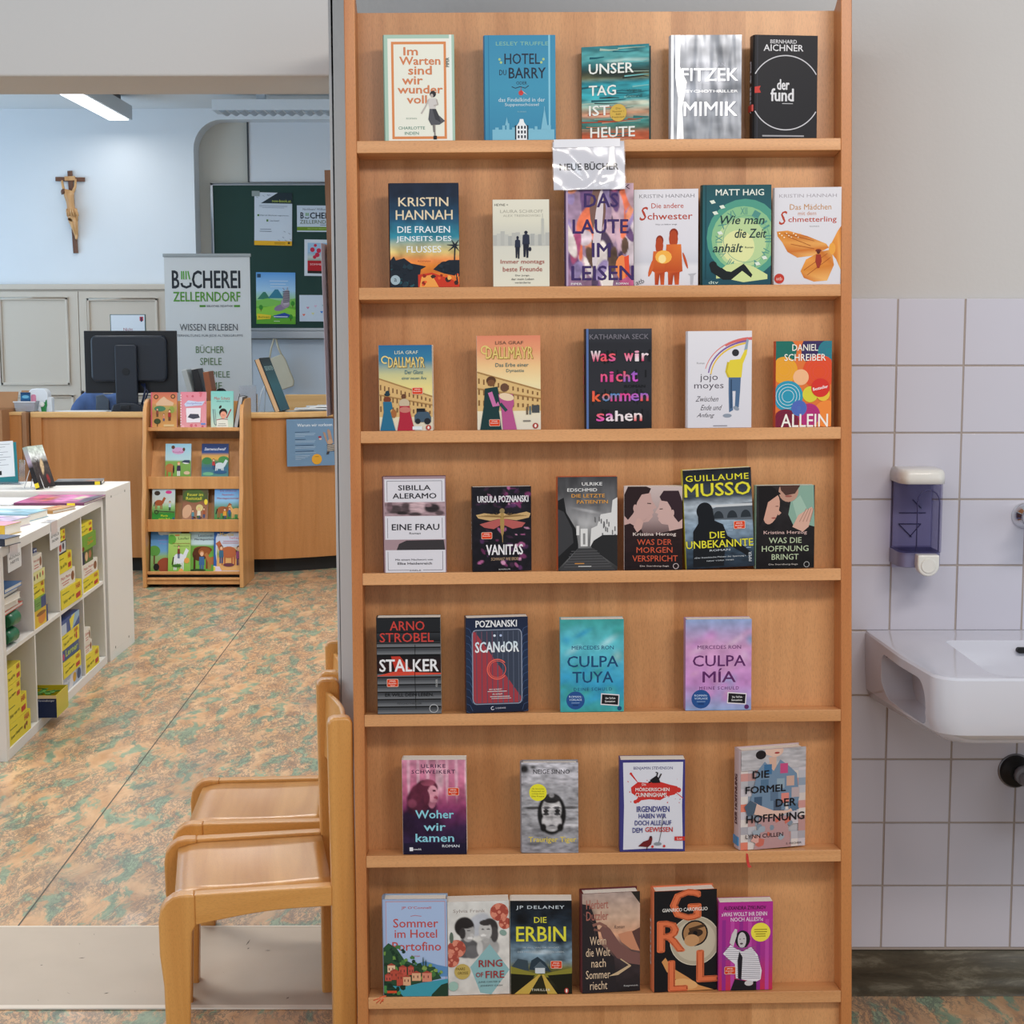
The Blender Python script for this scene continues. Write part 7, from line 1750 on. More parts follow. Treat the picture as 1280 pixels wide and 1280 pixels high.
for x_ in (-.17, .14): MB().box(x_, x_ + .03, 0, .035, 0, 1.02).build('leg', M_stand, wc_, bevel=.004)
for x_ in (-.17, .14): MB().box(x_, x_ + .03, .36, .395, 0, .42).build('leg', M_stand, wc_, bevel=.004)
MB().box(-.19, .19, -.012, .01, .84, 1.085).build('backrest', M_counter_edge, wc_, bevel=.01)
MB().box(-.19, .19, 0, .40, .42, .44).build('seat', M_counter_edge, wc_, bevel=.005)
pp = thing('paper_pile', 'loose pile of white papers on the curved counter', 'paper', loc=(at(365, 511, Y=10.12).x, 10.16, 1.0245))
for q, (dx_, dy_, rz_, w_) in enumerate(((0, .05, 5, .30), (.03, .04, -12, .28), (.10, .06, 14, .25), (.14, .03, 2, .2))):
    MB().box(0, w_, 0, .2, 0, .006).build('sheet', mat('white_sheet', '#eef0f2', .6), pp, M=T((dx_, dy_, q * .0065)) @ RZ(R(rz_)))
# tote bag hanging from the tray
tb_ = at(352, 487, Y=YK - .08); tt_ = at(343, 421, Y=YK - .08)
tg = thing('tote_bag', 'cream cotton tote bag hanging from the chalk tray', 'bag', loc=(tt_.x, YK - .10, tt_.z - .06))
mcl = mat('cream_cotton', '#d3cdb8', .9, bump=.2, vary=.06, vscale=14)
zb_ = tb_.z - tg.location.z
MB().prism([(-.055, -.13), (-.02, -.10), (.06, -.07), (.085, -.11), (.150, zb_ + .07), (.145, zb_ + .03), (.06, zb_ + .0), (.03, zb_ + .02), (-.03, zb_ * .6)], 'Y', -.02, .02).build('bag_body', mcl, tg, bevel=.008, seg=2)
MB().tube([(-.04, 0, -.12), (-.025, 0, -.03), (0, 0, .055), (.012, 0, .055), (.03, 0, -.02), (.06, 0, -.09)], .008, 6).build('handle', mcl, tg)
A = Art(.10, .14, 1e-4); 
for q, (u, v) in enumerate(((.2, .3), (.5, .5), (.3, .7), (.7, .8))): A.line([(u, v), (u + .1, v - .1), (u + .25, v + .05), (u + .15, v + .15)], .02, '#5a5f6a')
A.txt('SOS', .8, .3, .3, .3, '#8a8f4a', .02, rot=PI / 2); A.build('bag_print', P_paper, tg, M=T((.01, -.0135, zb_ * .85)))

# ------------------------------------------------------------------ children's display stand
DX0, DX1, DY = -2.215, -1.61, 9.36
st = thing('display_stand', 'free-standing beech display stand with children\'s books and rounded sides', 'bookcase', loc=(DX0, DY, 0))
DW = DX1 - DX0; tk = .024
ztop = at(200, 498, Y=9.6).z
def outl():
    # front profile: y grows to the back
    P_ = [(0.0, 0.0), (.0, .30), (.02, .42), (.055, .60), (.075, .75), (.12, .90), (.18, .955), (.20, 1.05), (.23, ztop - .05), (.27, ztop - .01), (.31, ztop), (.40, ztop), (.40, 0)]
    P_ = [(0, 0), (0, .34), (.012, .45), (.05, .58), (.062, .70), (.07, .80), (.10, .90), (.105, .98), (.12, ztop - .06), (.155, ztop - .018), (.20, ztop), (.40, ztop), (.40, 0)]
    return P_
for x_ in (0, DW - tk): MB().prism(outl(), 'X', x_, x_ + tk).build('side_panel', M_counter_edge if False else M_stand, st, bevel=.005, seg=2)
MB().box(tk, DW - tk, .37, .385, .05, ztop - .02).build('back_panel', M_stand, st)
def zat(py, y): return at(245, py, Y=DY + y).z
rows = [(534, .14), (595.5, .10), (649, .055), (714, .015)]
RZs = []
for n_, (py, y) in enumerate(rows):
    z = zat(py, y); RZs.append((z, y))
    if n_ == 0:
        MB().box(tk, DW - tk, y, .37, z - .022, z).build('shelf', M_stand, st, bevel=.003)
    else:
        MB().box(tk, DW - tk, y, y + .014, z - (.075 if n_ < 3 else .018), z).build('front_lip', M_stand, st, bevel=.003)
        MB().box(tk, DW - tk, y + .014, .20 if n_ < 3 else .37, z - (.03 if n_ < 3 else .022), z - .018).build('shelf', M_stand, st)
        # sloping rest behind the books of this row
        MB().prism([(y + .085, z - .02), (y + .097, z - .02), (y + .165 + (.0 if n_ > 1 else .04), z + .215), (y + .153 + (.0 if n_ > 1 else .04), z + .215)], 'X', tk, DW - tk).build('book_rest', M_stand, st)
zk = zat(722, .004)
MB().box(tk, DW - tk, .012, .026, .02, zk - .014).build('kick_board', M_stand, st, bevel=.003)
MB().box(tk, DW - tk, .034, .038, .03, RZs[3][0] - .024).build('shadow_board', mat('gap_shade', '#1a1512', .8), st)  # dark sheet set behind the kick gap to stand in for its shade
MB().box(tk, DW - tk, .004, .028, zk - .014, zk).build('kick_rail', M_stand, st, bevel=.003)
def kidbook(row, px0, px1, pyt, pyb, paint, label, lean=.20, t=.018, dy=0.0, edge='#d9d2c6', yaw=0.0):
    z, y = RZs[row]
    yy = DY + y + (.016 if row else .012) + dy
    a = at(px0, pyb, Y=yy); b = at(px1, pyb, Y=yy); zt_ = at(px0, pyt, Y=yy + .03).z
    H_ = (zt_ - a.z) / math.cos(lean); W_ = b.x - a.x
    zbase = max(a.z, z - .017) if row else z + .0005
    zbase = z + .0005 if row == 0 else z - .0175
    H_ = (zt_ - zbase) / math.cos(lean)
    r = thing('picture_book', label, 'book', M=T((a.x, yy, zbase)) @ RZ(yaw) @ RX(-lean), group='children\'s books on the display stand')
    g = .002
    MB().box(0, W_, 0, g, 0, H_).box(0, W_, t - g, t, 0, H_).box(0, g, g, t - g, 0, H_).build('cover', M_cov(edge), r)
    MB().box(g, W_ - .002, g + .0001, t - g - .0001, .002, H_ - .002).build('page_block', M_paper, r)
    A = Art(W_, H_, 1.2e-4); paint(A); A.build('cover_print', P_satin, r)
    return r
def horse(A, u, v, s_, c, flip=1):
    A.ell(u, v, .20 * s_, .10 * s_, c, 14); A.poly([(u + flip * .12 * s_, v - .05 * s_), (u + flip * .24 * s_, v - .20 * s_), (u + flip * .34 * s_, v - .15 * s_), (u + flip * .30 * s_, v - .11 * s_), (u + flip * .20 * s_, v + .04 * s_)], c)
    for q in (-.16, -.10, .08, .14): A.line([(u + q * s_, v + .04 * s_), (u + q * s_ * 1.05, v + .22 * s_)], .05 * s_, c, .6)
    A.line([(u - flip * .19 * s_, v - .03 * s_), (u - flip * .24 * s_, v + .12 * s_)], .04 * s_, '#2b1d18')
def kid(A, u, v, s_, shirt, hair='#5b3a22', trousers='#2f4f7f'):
    A.ell(u, v - .28 * s_, .055 * s_, .045 * s_, hair, 12); A.ell(u, v - .265 * s_, .042 * s_, .036 * s_, '#e6b898', 12)
    A.poly([(u - .06 * s_, v - .22 * s_), (u + .06 * s_, v - .22 * s_), (u + .07 * s_, v - .08 * s_), (u - .07 * s_, v - .08 * s_)], shirt); A.rect(u - .05 * s_, v - .085 * s_, u - .008 * s_, v + .04 * s_, trousers); A.rect(u + .008 * s_, v - .085 * s_, u + .05 * s_, v + .04 * s_, trousers)
def p(A):
    A.grad(0, 0, 1, 1, [(0, '#c66a5a'), (.3, '#d99060'), (.45, '#a9a05a'), (.6, '#b8864f'), (1, '#d9a05f')]); A.rect(0, 0, .05, 1, '#cf5f72'); A.poly([(.2, .32), (.35, .2), (.5, .12), (.62, .2), (.88, .3), (.85, .38), (.2, .38)], '#d9b494'); A.disc(.2, .13, .09, '#5a3a28'); A.disc(.85, .12, .09, '#5a3a28'); A.disc(.2, .13, .05, '#c98a5a'); A.disc(.85, .12, .05, '#c98a5a')
    A.ell(.35, .47, .22, .08, '#4a7f5f'); A.ell(.8, .5, .1, .1, '#8f9f4a'); kid(A, .25, .68, .7, '#8f4a3a', trousers='#3b2a22'); kid(A, .72, .78, .9, '#a83232', trousers='#5a2a22'); kid(A, .5, .8, .6, '#d9886a'); A.ell(.25, .83, .13, .08, '#3d4a28'); A.rect(.24, .87, .27, .98, '#4a3220'); A.rect(.5, .92, .9, .98, '#d9bc8a')
kidbook(0, 188.5, 221, 490, 534, p, 'orange and green illustrated book leftmost on the stand\'s top shelf', edge='#c66a7a', lean=.12)
def p(A):
    A.grad(0, 0, 1, 1, [(0, '#e08a9c'), (1, '#e6a0a8')]); A.blobs(18, 0, 0, 1, 1, ['#d9707f', '#f0b8c0', '#c85a70'], .03, .07, 3); A.poly([(.15, .35), (.3, .24), (.7, .28), (.95, .26), (.85, .38), (.5, .40), (.2, .42)], '#c9d3ee'); A.txt('Dorfgeflüster', .55, .33, .6, .06, '#7f7fc0', .01); A.poly([(.22, .46), (.8, .45), (.78, .86), (.24, .87)], '#ece6ee'); A.poly([(.28, .72), (.38, .62), (.7, .63), (.76, .73), (.5, .77)], '#4a4a58'); A.rect(.8, .88, .98, .93, '#6f8fd0')
    for q in range(12): A.rect(0, .08 + q * .075, .04, .11 + q * .075, '#f3e6ea')
kidbook(0, 225.5, 257.5, 489.5, 533, p, 'pink spiral-look book with white square in the middle of the top shelf', edge='#e6a0a8', lean=.12)
def p(A):
    A.grad(0, 0, 1, 1, [(0, '#7fc9c4'), (.6, '#a3d0c6'), (1, '#cfdcc9')]); A.txt('Max Schatz', .5, .2, .7, .08, '#b0464a', .012); A.txt('allein zu Haus', .55, .28, .6, .04, '#4a5a66', .006); A.ell(.55, .6, .18, .12, '#2a221e'); A.ell(.56, .66, .14, .10, '#e6a088'); A.ell(.42, .44, .05, .05, '#2a221e', rot=.6); A.line([(.5, .66), (.62, .67)], .015, '#8a3a30'); A.poly([(.25, .8), (.75, .78), (.78, 1), (.25, 1)], '#e6e6dc'); A.line([(.25, .8), (.5, .77), (.75, .79)], .03, '#a83a4a'); A.line([(.1, .5), (.16, .9), (.22, .95)], .03, '#5a6a78'); A.line([(.18, .5), (.25, .95)], .02, '#5a6a78'); A.line([(.7, .75), (.9, .5)], .05, '#a83a4a')
    A.lines(.5, .9, .4, 2, .05, '#555', .012)
kidbook(0, 263.5, 291.5, 488.5, 533, p, 'turquoise picture book with a laughing face right on the top shelf', edge='#8fcac4', lean=.12)
z, y = RZs[0]
aa = at(291.5, 534, Y=DY + y + .004)
r = thing('picture_book', 'slim black and grey book leaning against the stand\'s right side', 'book', M=T((aa.x, DY + y + .004, z + .0005)) @ RY(R(11)), group='children\'s books on the display stand')
MB().box(0, .004, 0, .16, 0, .19).box(.024, .028, 0, .16, 0, .19).box(.004, .024, .156, .16, 0, .19).build('cover', M_dkc, r, bevel=.001)
MB().box(.004, .024, 0.002, .1559, .003, .187).build('page_block', mat('grey_pages', '#b4b4b8', .7), r)
def p(A):
    A.grad(0, 0, 1, 1, [(0, '#8fc0d8'), (.45, '#b5d4dc'), (.5, '#7fa855'), (1, '#6f9f45')]); A.ell(.5, .2, .25, .10, '#c9a0c8'); A.txt('Ponyhof', .5, .24, .4, .05, '#b0406a', .012); A.ell(.3, .1, .07, .05, '#5a3a2e'); A.ell(.72, .16, .05, .05, '#5a3a2e'); A.ell(.18, .68, .17, .12, '#b0703f'); A.rect(.05, .75, .12, .98, '#a8683a'); A.rect(.24, .75, .3, .98, '#a8683a'); A.ell(.33, .72, .03, .12, '#2b1d18'); kid(A, .53, .86, 1.1, '#3a2a4a', '#c98a4a', '#dfe0e0'); A.ell(.82, .52, .14, .05, '#e8e8ea'); A.poly([(.62, .52), (.75, .46), (.95, .46), (.97, .55)], '#35435a'); A.ell(.85, .82, .12, .05, '#d3b89a')
kidbook(1, 206, 238, 554.5, 596, p, 'pony book with sky and meadow left on the second shelf', edge='#8a98a0')
def p(A):
    A.grad(0, 0, 1, 1, [(0, '#1f2f5a'), (.25, '#2f4a86'), (.33, '#c99a5a'), (.42, '#d9a84f'), (.5, '#4f7f5a'), (.7, '#3a6a8a'), (1, '#5f9a8a')]); A.txt('Sternenschweif', .5, .15, .8, .08, '#dfe6f2', .012, shear=.3); A.ell(.2, .48, .18, .10, '#3f7f4a'); A.ell(.82, .45, .2, .1, '#4a8a4a'); horse(A, .68, .62, .9, '#c5d3dc', 1); kid(A, .45, .68, .8, '#b03a3a'); A.ell(.7, .8, .25, .05, '#2f5a86'); A.ell(.25, .85, .2, .05, '#6fb08a')
kidbook(1, 251.5, 285, 554.5, 596, p, 'dark blue fantasy horse book right on the second shelf', edge='#18202e')
def p(A):
    A.grad(0, 0, 1, 1, [(0, '#b9ccd8'), (.4, '#c9cfc9'), (.55, '#8fc07a'), (.72, '#4f8a3a'), (.75, '#2f8a35'), (1, '#3f9a3a')]); A.ell(.22, .13, .13, .07, '#3a3028'); A.ell(.72, .10, .14, .05, '#d03a8a'); horse(A, .3, .42, .9, '#a0542e', 1); kid(A, .78, .62, .8, '#b9c9d8', trousers='#2b2b33'); A.line([(.1, .66), (1, .70)], .03, '#3a2c22'); A.ring(.2, .70, .09, .03, '#2e241c'); A.txt('Pferde', .55, .81, .3, .06, '#d3e03a', .012); A.txt('starkes Buch', .55, .90, .5, .06, '#d3e03a', .012); A.rect(.92, .86, .98, 1, '#2a4f8a')
kidbook(2, 189.5, 218, 611, 650, p, 'green horse book with pink oval leftmost on the third shelf', edge='#2f6f3a')
def p(A):
    A.grad(0, 0, 1, 1, [(0, '#5a4a38'), (.35, '#4a5a30'), (.45, '#8f5f48'), (1, '#b08468')]); A.ell(.45, .25, .42, .2, '#4a6630'); A.txt('Feuer im', .5, .22, .62, .08, '#d9d34a', .016); A.txt('Reitstall', .45, .33, .62, .08, '#d9d34a', .016); A.ell(.18, .7, .18, .2, '#d3a888', rot=.3); A.ell(.93, .43, .07, .08, '#e8d040'); A.ell(.68, .6, .14, .1, '#d9c88a'); kid(A, .66, .9, 1.0, '#e6dcc8', '#d9b86a'); kid(A, .42, .9, .8, '#5a8f9a'); kid(A, .86, .85, .8, '#a85a3a'); A.blobs(8, .3, .85, 1, 1, ['#4a6a3a', '#5a3a2a'], .03, .06, 4)
kidbook(2, 227.5, 259, 608.5, 650, p, 'brown book with yellow-green title in the middle of the third shelf', edge='#8f826a')
def p(A):
    A.grad(0, 0, 1, 1, [(0, '#4a86d0'), (.4, '#8fc0e6'), (.6, '#5f8f6a'), (1, '#4a8a3f')]); A.txt('Die schönsten', .5, .12, .6, .06, '#7a3a6a', .01); A.txt('Feuerwehr-', .5, .23, .45, .05, '#b0364a', .01); A.txt('Pferdegeschichten', .5, .34, .8, .06, '#a0304a', .012); horse(A, .3, .66, 1.0, '#9a5a34', 1); horse(A, .8, .70, .9, '#d9a86a', -1); kid(A, .38, .9, .9, '#e0a03a'); kid(A, .55, .82, .7, '#3a5a9a'); A.blobs(14, 0, .85, 1, 1, ['#3f7f3a', '#6aa84a', '#2f5f2f'], .03, .06, 6)
kidbook(2, 267.5, 302, 608, 650, p, 'blue-skied book with two ponies right on the third shelf', edge='#5f8fc0')
def p(A):
    A.grad(0, 0, 1, 1, [(0, '#3f7fc8'), (.5, '#6fa8d8'), (.62, '#8fb87a'), (1, '#6f9f4a')]); A.rect(.4, .04, 1, .14, '#e6eef4'); A.ell(.36, .09, .12, .06, '#e6eef4'); A.txt('Leselöwen', .5, .25, .5, .05, '#8f8fd0', .01); A.txt('Ponys', .5, .34, .4, .05, '#8f8fd0', .01); A.ell(.12, .5, .2, .12, '#5f9f4a'); A.rect(.1, .6, .15, .8, '#6a4a30'); A.ell(.5, .82, .28, .17, '#9a4a30'); A.ell(.2, .86, .1, .08, '#1e1a1a'); A.ell(.85, .68, .12, .08, '#c9935a'); kid(A, .85, .98, 1.2, '#cfdce6', '#b5703a')
kidbook(3, 187.5, 225, 661, 714, p, 'tall blue horse book leftmost on the bottom shelf', edge='#3a6aa8', dy=.022)
def p(A):
    A.grad(0, 0, 1, 1, [(0, '#b9d38a'), (.3, '#a8cc6a'), (1, '#7fb84a')]); A.ell(.15, .15, .2, .12, '#5fa83f'); A.rect(.3, .03, .5, .06, '#e07a4a'); A.txt('Laufer', .7, .12, .5, .06, '#3a5a2a', .012); A.txt('Reitgeschichten', .6, .25, .8, .04, '#9a3a2a', .006); A.txt('Pferde Geschichten', .6, .31, .7, .025, '#4a5a3a'); horse(A, .5, .62, 1.3, '#dfe3ea', 1); kid(A, .48, .58, .9, '#7a3a2a'); A.ell(.85, .67, .12, .07, '#e0a050'); A.ell(.4, .80, .22, .04, '#3f6f2a'); A.disc(.6, .93, .11, '#e6a85a')
kidbook(3, 209.5, 237, 667, 714, p, 'light green book with white horse overlapping the tall blue one', edge='#a8cc6a', dy=.001)
def p(A):
    A.grad(0, 0, 1, 1, [(0, '#bfe0ec'), (.35, '#c9e2ea'), (.4, '#6fa84a'), (1, '#6fb048')]); A.txt('Die schönsten', .58, .08, .5, .035, '#3a4a6a', .008); A.txt('Leselöwen-', .55, .165, .5, .055, '#2f4a6a', .014); A.txt('Pferdegeschichten', .56, .255, .76, .05, '#3a3a5a', .014); A.ell(.45, .48, .3, .08, '#7a4522'); A.ell(.35, .58, .24, .15, '#5a3018'); A.rect(.15, .6, .22, .93, '#4a2814'); A.rect(.55, .55, .62, .9, '#8a4a24'); A.ell(.5, .52, .2, .1, '#96552a'); horse(A, .8, .72, .9, '#b5743f', -1); kid(A, .42, .92, 1.3, '#3f6a9a', '#c98a5a', '#4a6a9a'); A.ell(.3, .93, .26, .03, '#2f4a22')
kidbook(3, 235.5, 274, 660.5, 714, p, 'book with two brown horses on a meadow, third on the bottom shelf', edge='#9fc8d8', dy=.022)
def p(A):
    A.rect(0, 0, 1, 1, '#2f5fa8'); A.poly([(.06, .2), (.12, .10), (.3, .14), (.6, .06), (1, .1), (1, .93), (.6, .98), (.3, .95), (.12, .80), (.06, .55)], '#c5d0e6'); A.grad(.10, .4, .98, .93, [(0, '#d9c8b0'), (.3, '#8f9f5a'), (.5, '#d9a868'), (1, '#e0ae70')]); A.txt('Marcie', .42, .12, .45, .08, '#e6cf6a', .014); A.txt('Tierfreund', .7, .2, .4, .05, '#c86a8a', .01); A.lines(.55, .27, .6, 2, .04, '#b04a5a', .012, 3); horse(A, .5, .52, 1.3, '#b5653f', -1); kid(A, .25, .72, 1.1, '#3f6a86', '#6a3a22'); kid(A, .82, .76, 1.2, '#8f4a7a', '#4a2a1e', '#5a3a5a'); A.ell(.5, .80, .18, .04, '#6a3a4a'); A.poly([(0, .82), (.2, .84), (.3, .96), (0, 1)], '#e0d0e0'); A.rect(.0, .84, .06, .93, '#d9d34a')
kidbook(3, 266.5, 304.5, 661.5, 714, p, 'blue-bordered pony book rightmost on the bottom shelf', edge='#2f5fa8', dy=.001)

# ================================================================== WHITE COMPARTMENT SHELF
KO = Vector((-1.807, 5.5176, 0)); KX = Vector((-.0432, .9991, 0)); KY = Vector((-.9991, -.0432, 0))
KM = Matrix(((KX.x, KY.x, 0, KO.x), (KX.y, KY.y, 0, KO.y), (0, 0, 1, 0), (0, 0, 0, 1)))
KL, KD, KH = 1.70, .39, .7726
kx = thing('compartment_shelf', 'low white shelf unit with eight square compartments of board games', 'shelf', M=KM)
M_w = M_white
ot, dv_ = .038, .016
MB().box(0, KL, 0, KD, KH - ot, KH).build('top_board', M_w, kx, bevel=.0012)
MB().box(0, KL, 0, KD, 0, ot).build('bottom_board', M_w, kx, bevel=.0012)
for x_ in (0, KL - ot): MB().box(x_, x_ + ot, 0, KD, ot, KH - ot).build('side_board', M_w, kx, bevel=.0012)
CW = (KL - 2 * ot - 3 * dv_) / 4
cx_ = [ot + i * (CW + dv_) for i in range(4)]
for i in range(3): MB().box(cx_[i] + CW, cx_[i] + CW + dv_, .002, KD, ot, KH - ot).build('divider', M_w, kx, bevel=.0008)
ZM = .385
for i in range(4): MB().box(cx_[i], cx_[i] + CW, .002, KD, ZM - .008, ZM + .008).build('middle_shelf', M_w, kx, bevel=.0008)
MB().box(ot, KL - ot, KD - .004, KD, ot, KH - ot).build('back_panel', M_w, kx)
# second unit standing back to back and the unit closing the row behind
k2 = thing('compartment_shelf', 'second low white shelf back to back with the game shelf', 'shelf', M=KM @ T((0, KD + .002, 0)))
MB().box(0, KL, 0, KD, KH - ot, KH).build('top_board', M_w, k2, bevel=.0012)
MB().box(0, KL, 0, KD, 0, ot).build('bottom_board', M_w, k2, bevel=.0012)
for x_ in (0, KL - ot): MB().box(x_, x_ + ot, 0, KD, ot, KH - ot).build('side_board', M_w, k2, bevel=.0012)
for i in range(3): MB().box(cx_[i] + CW, cx_[i] + CW + dv_, .002, KD, ot, KH - ot).build('divider', M_w, k2)
MB().box(ot, KL - ot, .18, KD, ZM - .008, ZM + .008).build('middle_shelf', M_w, k2)
MB().box(ot, KL - ot, .001, .005, ot, KH - ot).build('back_panel', M_w, k2)
k3 = thing('compartment_shelf', 'taller white shelf unit standing crosswise at the far end of the game shelf', 'shelf', loc=(-3.9, 7.235, 0))
w3 = 3.9 - 1.872
MB().box(0, w3, 0, .475, .762, .80).build('top_board', M_w, k3, bevel=.0012)
MB().box(0, w3, 0, .475, 0, .038).build('bottom_board', M_w, k3)
for x_ in (0, w3 - .03): MB().box(x_, x_ + .03, 0, .475, .038, .762).build('side_board', M_w, k3, bevel=.001)
MB().box(.03, w3 - .03, 0.0, .006, .038, .762).build('back_panel', M_w, k3)
scr = mat('screw_cap', '#8c8a86', .4, metal=.6)
for (y_, z_) in ((.10, .765), (.36, .765), (.10, .05), (.36, .05)): MB().lathe([(.006, 0), (.006, .001)], 10).build('screw_cap', scr, k3, M=T((w3, y_, z_)) @ RY(PI / 2))
for (x_, z_) in ((.02, .03),): MB().lathe([(.007, 0), (.007, .0012)], 10).build('screw_cap', scr, kx, M=T((0, .06, .018)) @ RY(-PI / 2))

Yw, Rd = '#e3d236', '#b8342c'
def front(A, kind, seed):
    rnd = random.Random(seed)
    if kind == 'yellow':
        A.rect(0, 0, 1, 1, Yw); A.txt('HABA', .82, .22, .22, .28, Rd, .05); A.poly([(.70, .62), (.93, .58), (.93, .85), (.71, .88)], Rd) if rnd.random() < .5 else A.blobs(3, .7, .55, .9, .8, [Rd, '#7a3a1a'], .03, .06, seed)
        A.txt(rnd.choice(['Erster Obstgarten', 'Wer war es', 'Rinderjagd', 'Tier auf Tier']), .36, .62, .5, .18, '#4a5a22', .02, rot=-.06); A.rect(.06, .22, .38, .27, '#7a8a2a')
    elif kind == 'white':
        A.rect(0, 0, 1, 1, '#e2ddd2'); A.txt(rnd.choice(['Mein Memo', 'Wort Spiel', 'Zahlen']), .42, .35, .6, .2, '#b8442c', .03); A.lines(.4, .6, .5, 2, .16, '#c0504a', .05, seed); A.ell(.84, .5, .1, .3, '#8a5a3a')
    elif kind == 'figures':
        A.rect(0, 0, 1, 1, '#dedb9a')
        for q, c in enumerate(('#3a3a42', '#a03a2a', '#5a7a4a', '#c03a2a')): A.ell(.14 + q * .23, .5 - q * .03, .05, .22, c)
    elif kind == 'green':
        A.rect(0, 0, 1, 1, '#6fa03a'); A.txt('Gärtner', .6, .32, .3, .14, '#d07a2a', .03); A.txt('Zauber', .6, .6, .42, .2, '#e08a2a', .04); A.ell(.08, .82, .1, .14, '#7a3a1e')
    elif kind == 'photo':
        A.rect(0, 0, 1, 1, '#20294a'); A.rect(.28, .0, 1, 1, '#4f6a3a'); A.ell(.45, .5, .12, .35, '#d9b08a'); A.ell(.75, .45, .12, .3, '#a86a4a')
    elif kind == 'dark':
        A.rect(0, 0, 1, 1, '#2a3040'); A.rect(.12, .12, .95, .88, '#c9ccd0'); A.ell(.3, .5, .14, .3, '#b03a2a'); A.ell(.65, .45, .12, .25, '#3a4050')
    elif kind == 'blue':
        A.rect(0, 0, 1, 1, '#2f4f86'); A.txt('Lerner', .6, .45, .7, .5, '#b9cf4a', .06); A.disc(.12, .6, .05, '#c03a6a')
    elif kind == 'lightblue':
        A.rect(0, 0, 1, 1, '#a9b9cf'); A.poly([(.45, 0), (.75, 0), (.5, 1), (.3, 1)], '#d9dde6'); A.txt('Bahn', .25, .4, .3, .2, '#e8eef4', .03); A.ell(.62, .5, .09, .3, '#d0a030'); A.ell(.85, .5, .1, .35, '#2f4a7a')
    elif kind == 'bluewhite':
        A.rect(0, 0, 1, 1, '#2f4f8f'); A.rect(0, .25, .28, 1, '#b9c6d6'); A.poly([(.55, 0), (1, 0), (1, .4), (.6, 1), (.5, 1)], '#8fb4cc'); A.poly([(.45, .2), (.75, 0), (.6, .9), (.5, 1)], '#e3d64a')
    elif kind == 'face':
        A.rect(0, 0, 1, 1, '#e3bf36'); A.ell(.55, .55, .28, .36, '#d98a3a'); A.ell(.5, .3, .35, .12, '#8a5a2a'); A.rect(.88, 0, 1, 1, '#2a3f7a')
    elif kind == 'greenblue':
        A.rect(0, 0, 1, 1, '#6f9f4a'); A.rect(.55, 0, 1, 1, '#2f457a'); A.lines(.28, .4, .4, 2, .2, '#3a5a2a', .06, seed)
SIDE = {'yellow': '#cdbd2c', 'white': '#d8d3c8', 'figures': '#d3d08e', 'green': '#5f8f30', 'photo': '#20294a', 'dark': '#2a3040', 'blue': '#2a4678', 'lightblue': '#9fb0c8', 'bluewhite': '#2a478a', 'face': '#d3b030', 'greenblue': '#5f8f40'}
WN = ['nearest', 'second nearest', 'third', 'farthest']
ORDN = ['lowest', 'second', 'third', 'fourth', 'fifth', 'topmost']
NM = {'yellow': 'yellow', 'white': 'white', 'figures': 'cream four-figure', 'green': 'green', 'photo': 'photo-fronted', 'dark': 'dark-framed', 'blue': 'dark blue', 'lightblue': 'pale blue', 'bluewhite': 'blue and white', 'face': 'orange-yellow', 'greenblue': 'green and blue'}
def stack(cell, row, boxes, seed=0, y0=.002, x_off=.004, ws=1.28):
    z = (ZM + .0085) if row else ot + .0005
    rnd = random.Random(seed)
    for n_, (kind, w_, h_) in enumerate(boxes):
        w_ *= ws
        lab = '%s game box, %s in the %s stack of the %s compartment' % (NM[kind], ORDN[n_] if n_ < len(boxes) - 1 else 'topmost', 'upper' if row else 'lower', WN[cell])
        dx = x_off + rnd.uniform(0, .006); d_ = .24 + rnd.uniform(0, .06); yy = y0 + rnd.uniform(0, .008)
        r = thing('game_box', lab, 'box', M=KM @ T((cx_[cell] + dx, yy, z)) @ RZ(rnd.uniform(-.02, .0)), group='board games in the %s %s compartment' % ('upper' if row else 'lower', WN[cell]))
        lid_ = h_ * .62
        mm = mat('box_' + kind, SIDE[kind], .35, coat=.2)
        MB().box(.0015, w_ - .0015, .0015, d_ - .0015, 0, h_ - .002).build('tray', mm, r)
        MB().box(0, w_, 0, d_, h_ - lid_, h_).build('lid', mm, r, bevel=.0006)
        A = Art(w_, h_, 1e-4); front(A, kind, seed * 7 + n_); A.build('front_print', P_satin, r)
        z += h_ + .0006
stack(3, 1, [('yellow', .245, .062), ('white', .235, .060), ('photo', .17, .058), ('green', .215, .068), ('yellow', .17, .052)], 1)
stack(2, 1, [('yellow', .27, .080), ('white', .205, .066), ('yellow', .165, .078), ('dark', .11, .055), ('yellow', .085, .045)], 2)
stack(1, 1, [('face', .155, .068), ('greenblue', .13, .044), ('yellow', .14, .058), ('figures', .135, .046), ('white', .11, .062)], 3)
stack(3, 0, [('yellow', .20, .078), ('white', .12, .052), ('white', .085, .062)], 4)
stack(2, 0, [('lightblue', .27, .066), ('yellow', .235, .066), ('blue', .225, .050), ('yellow', .24, .062), ('bluewhite', .25, .060)], 5)
stack(0, 0, [('yellow', .225, .078), ('yellow', .20, .076), ('yellow', .135, .064), ('yellow', .145, .064)], 6)
stack(1, 0, [('yellow', .032, .075), ('yellow', .040, .062), ('yellow', .030, .06)], 7, y0=.09)
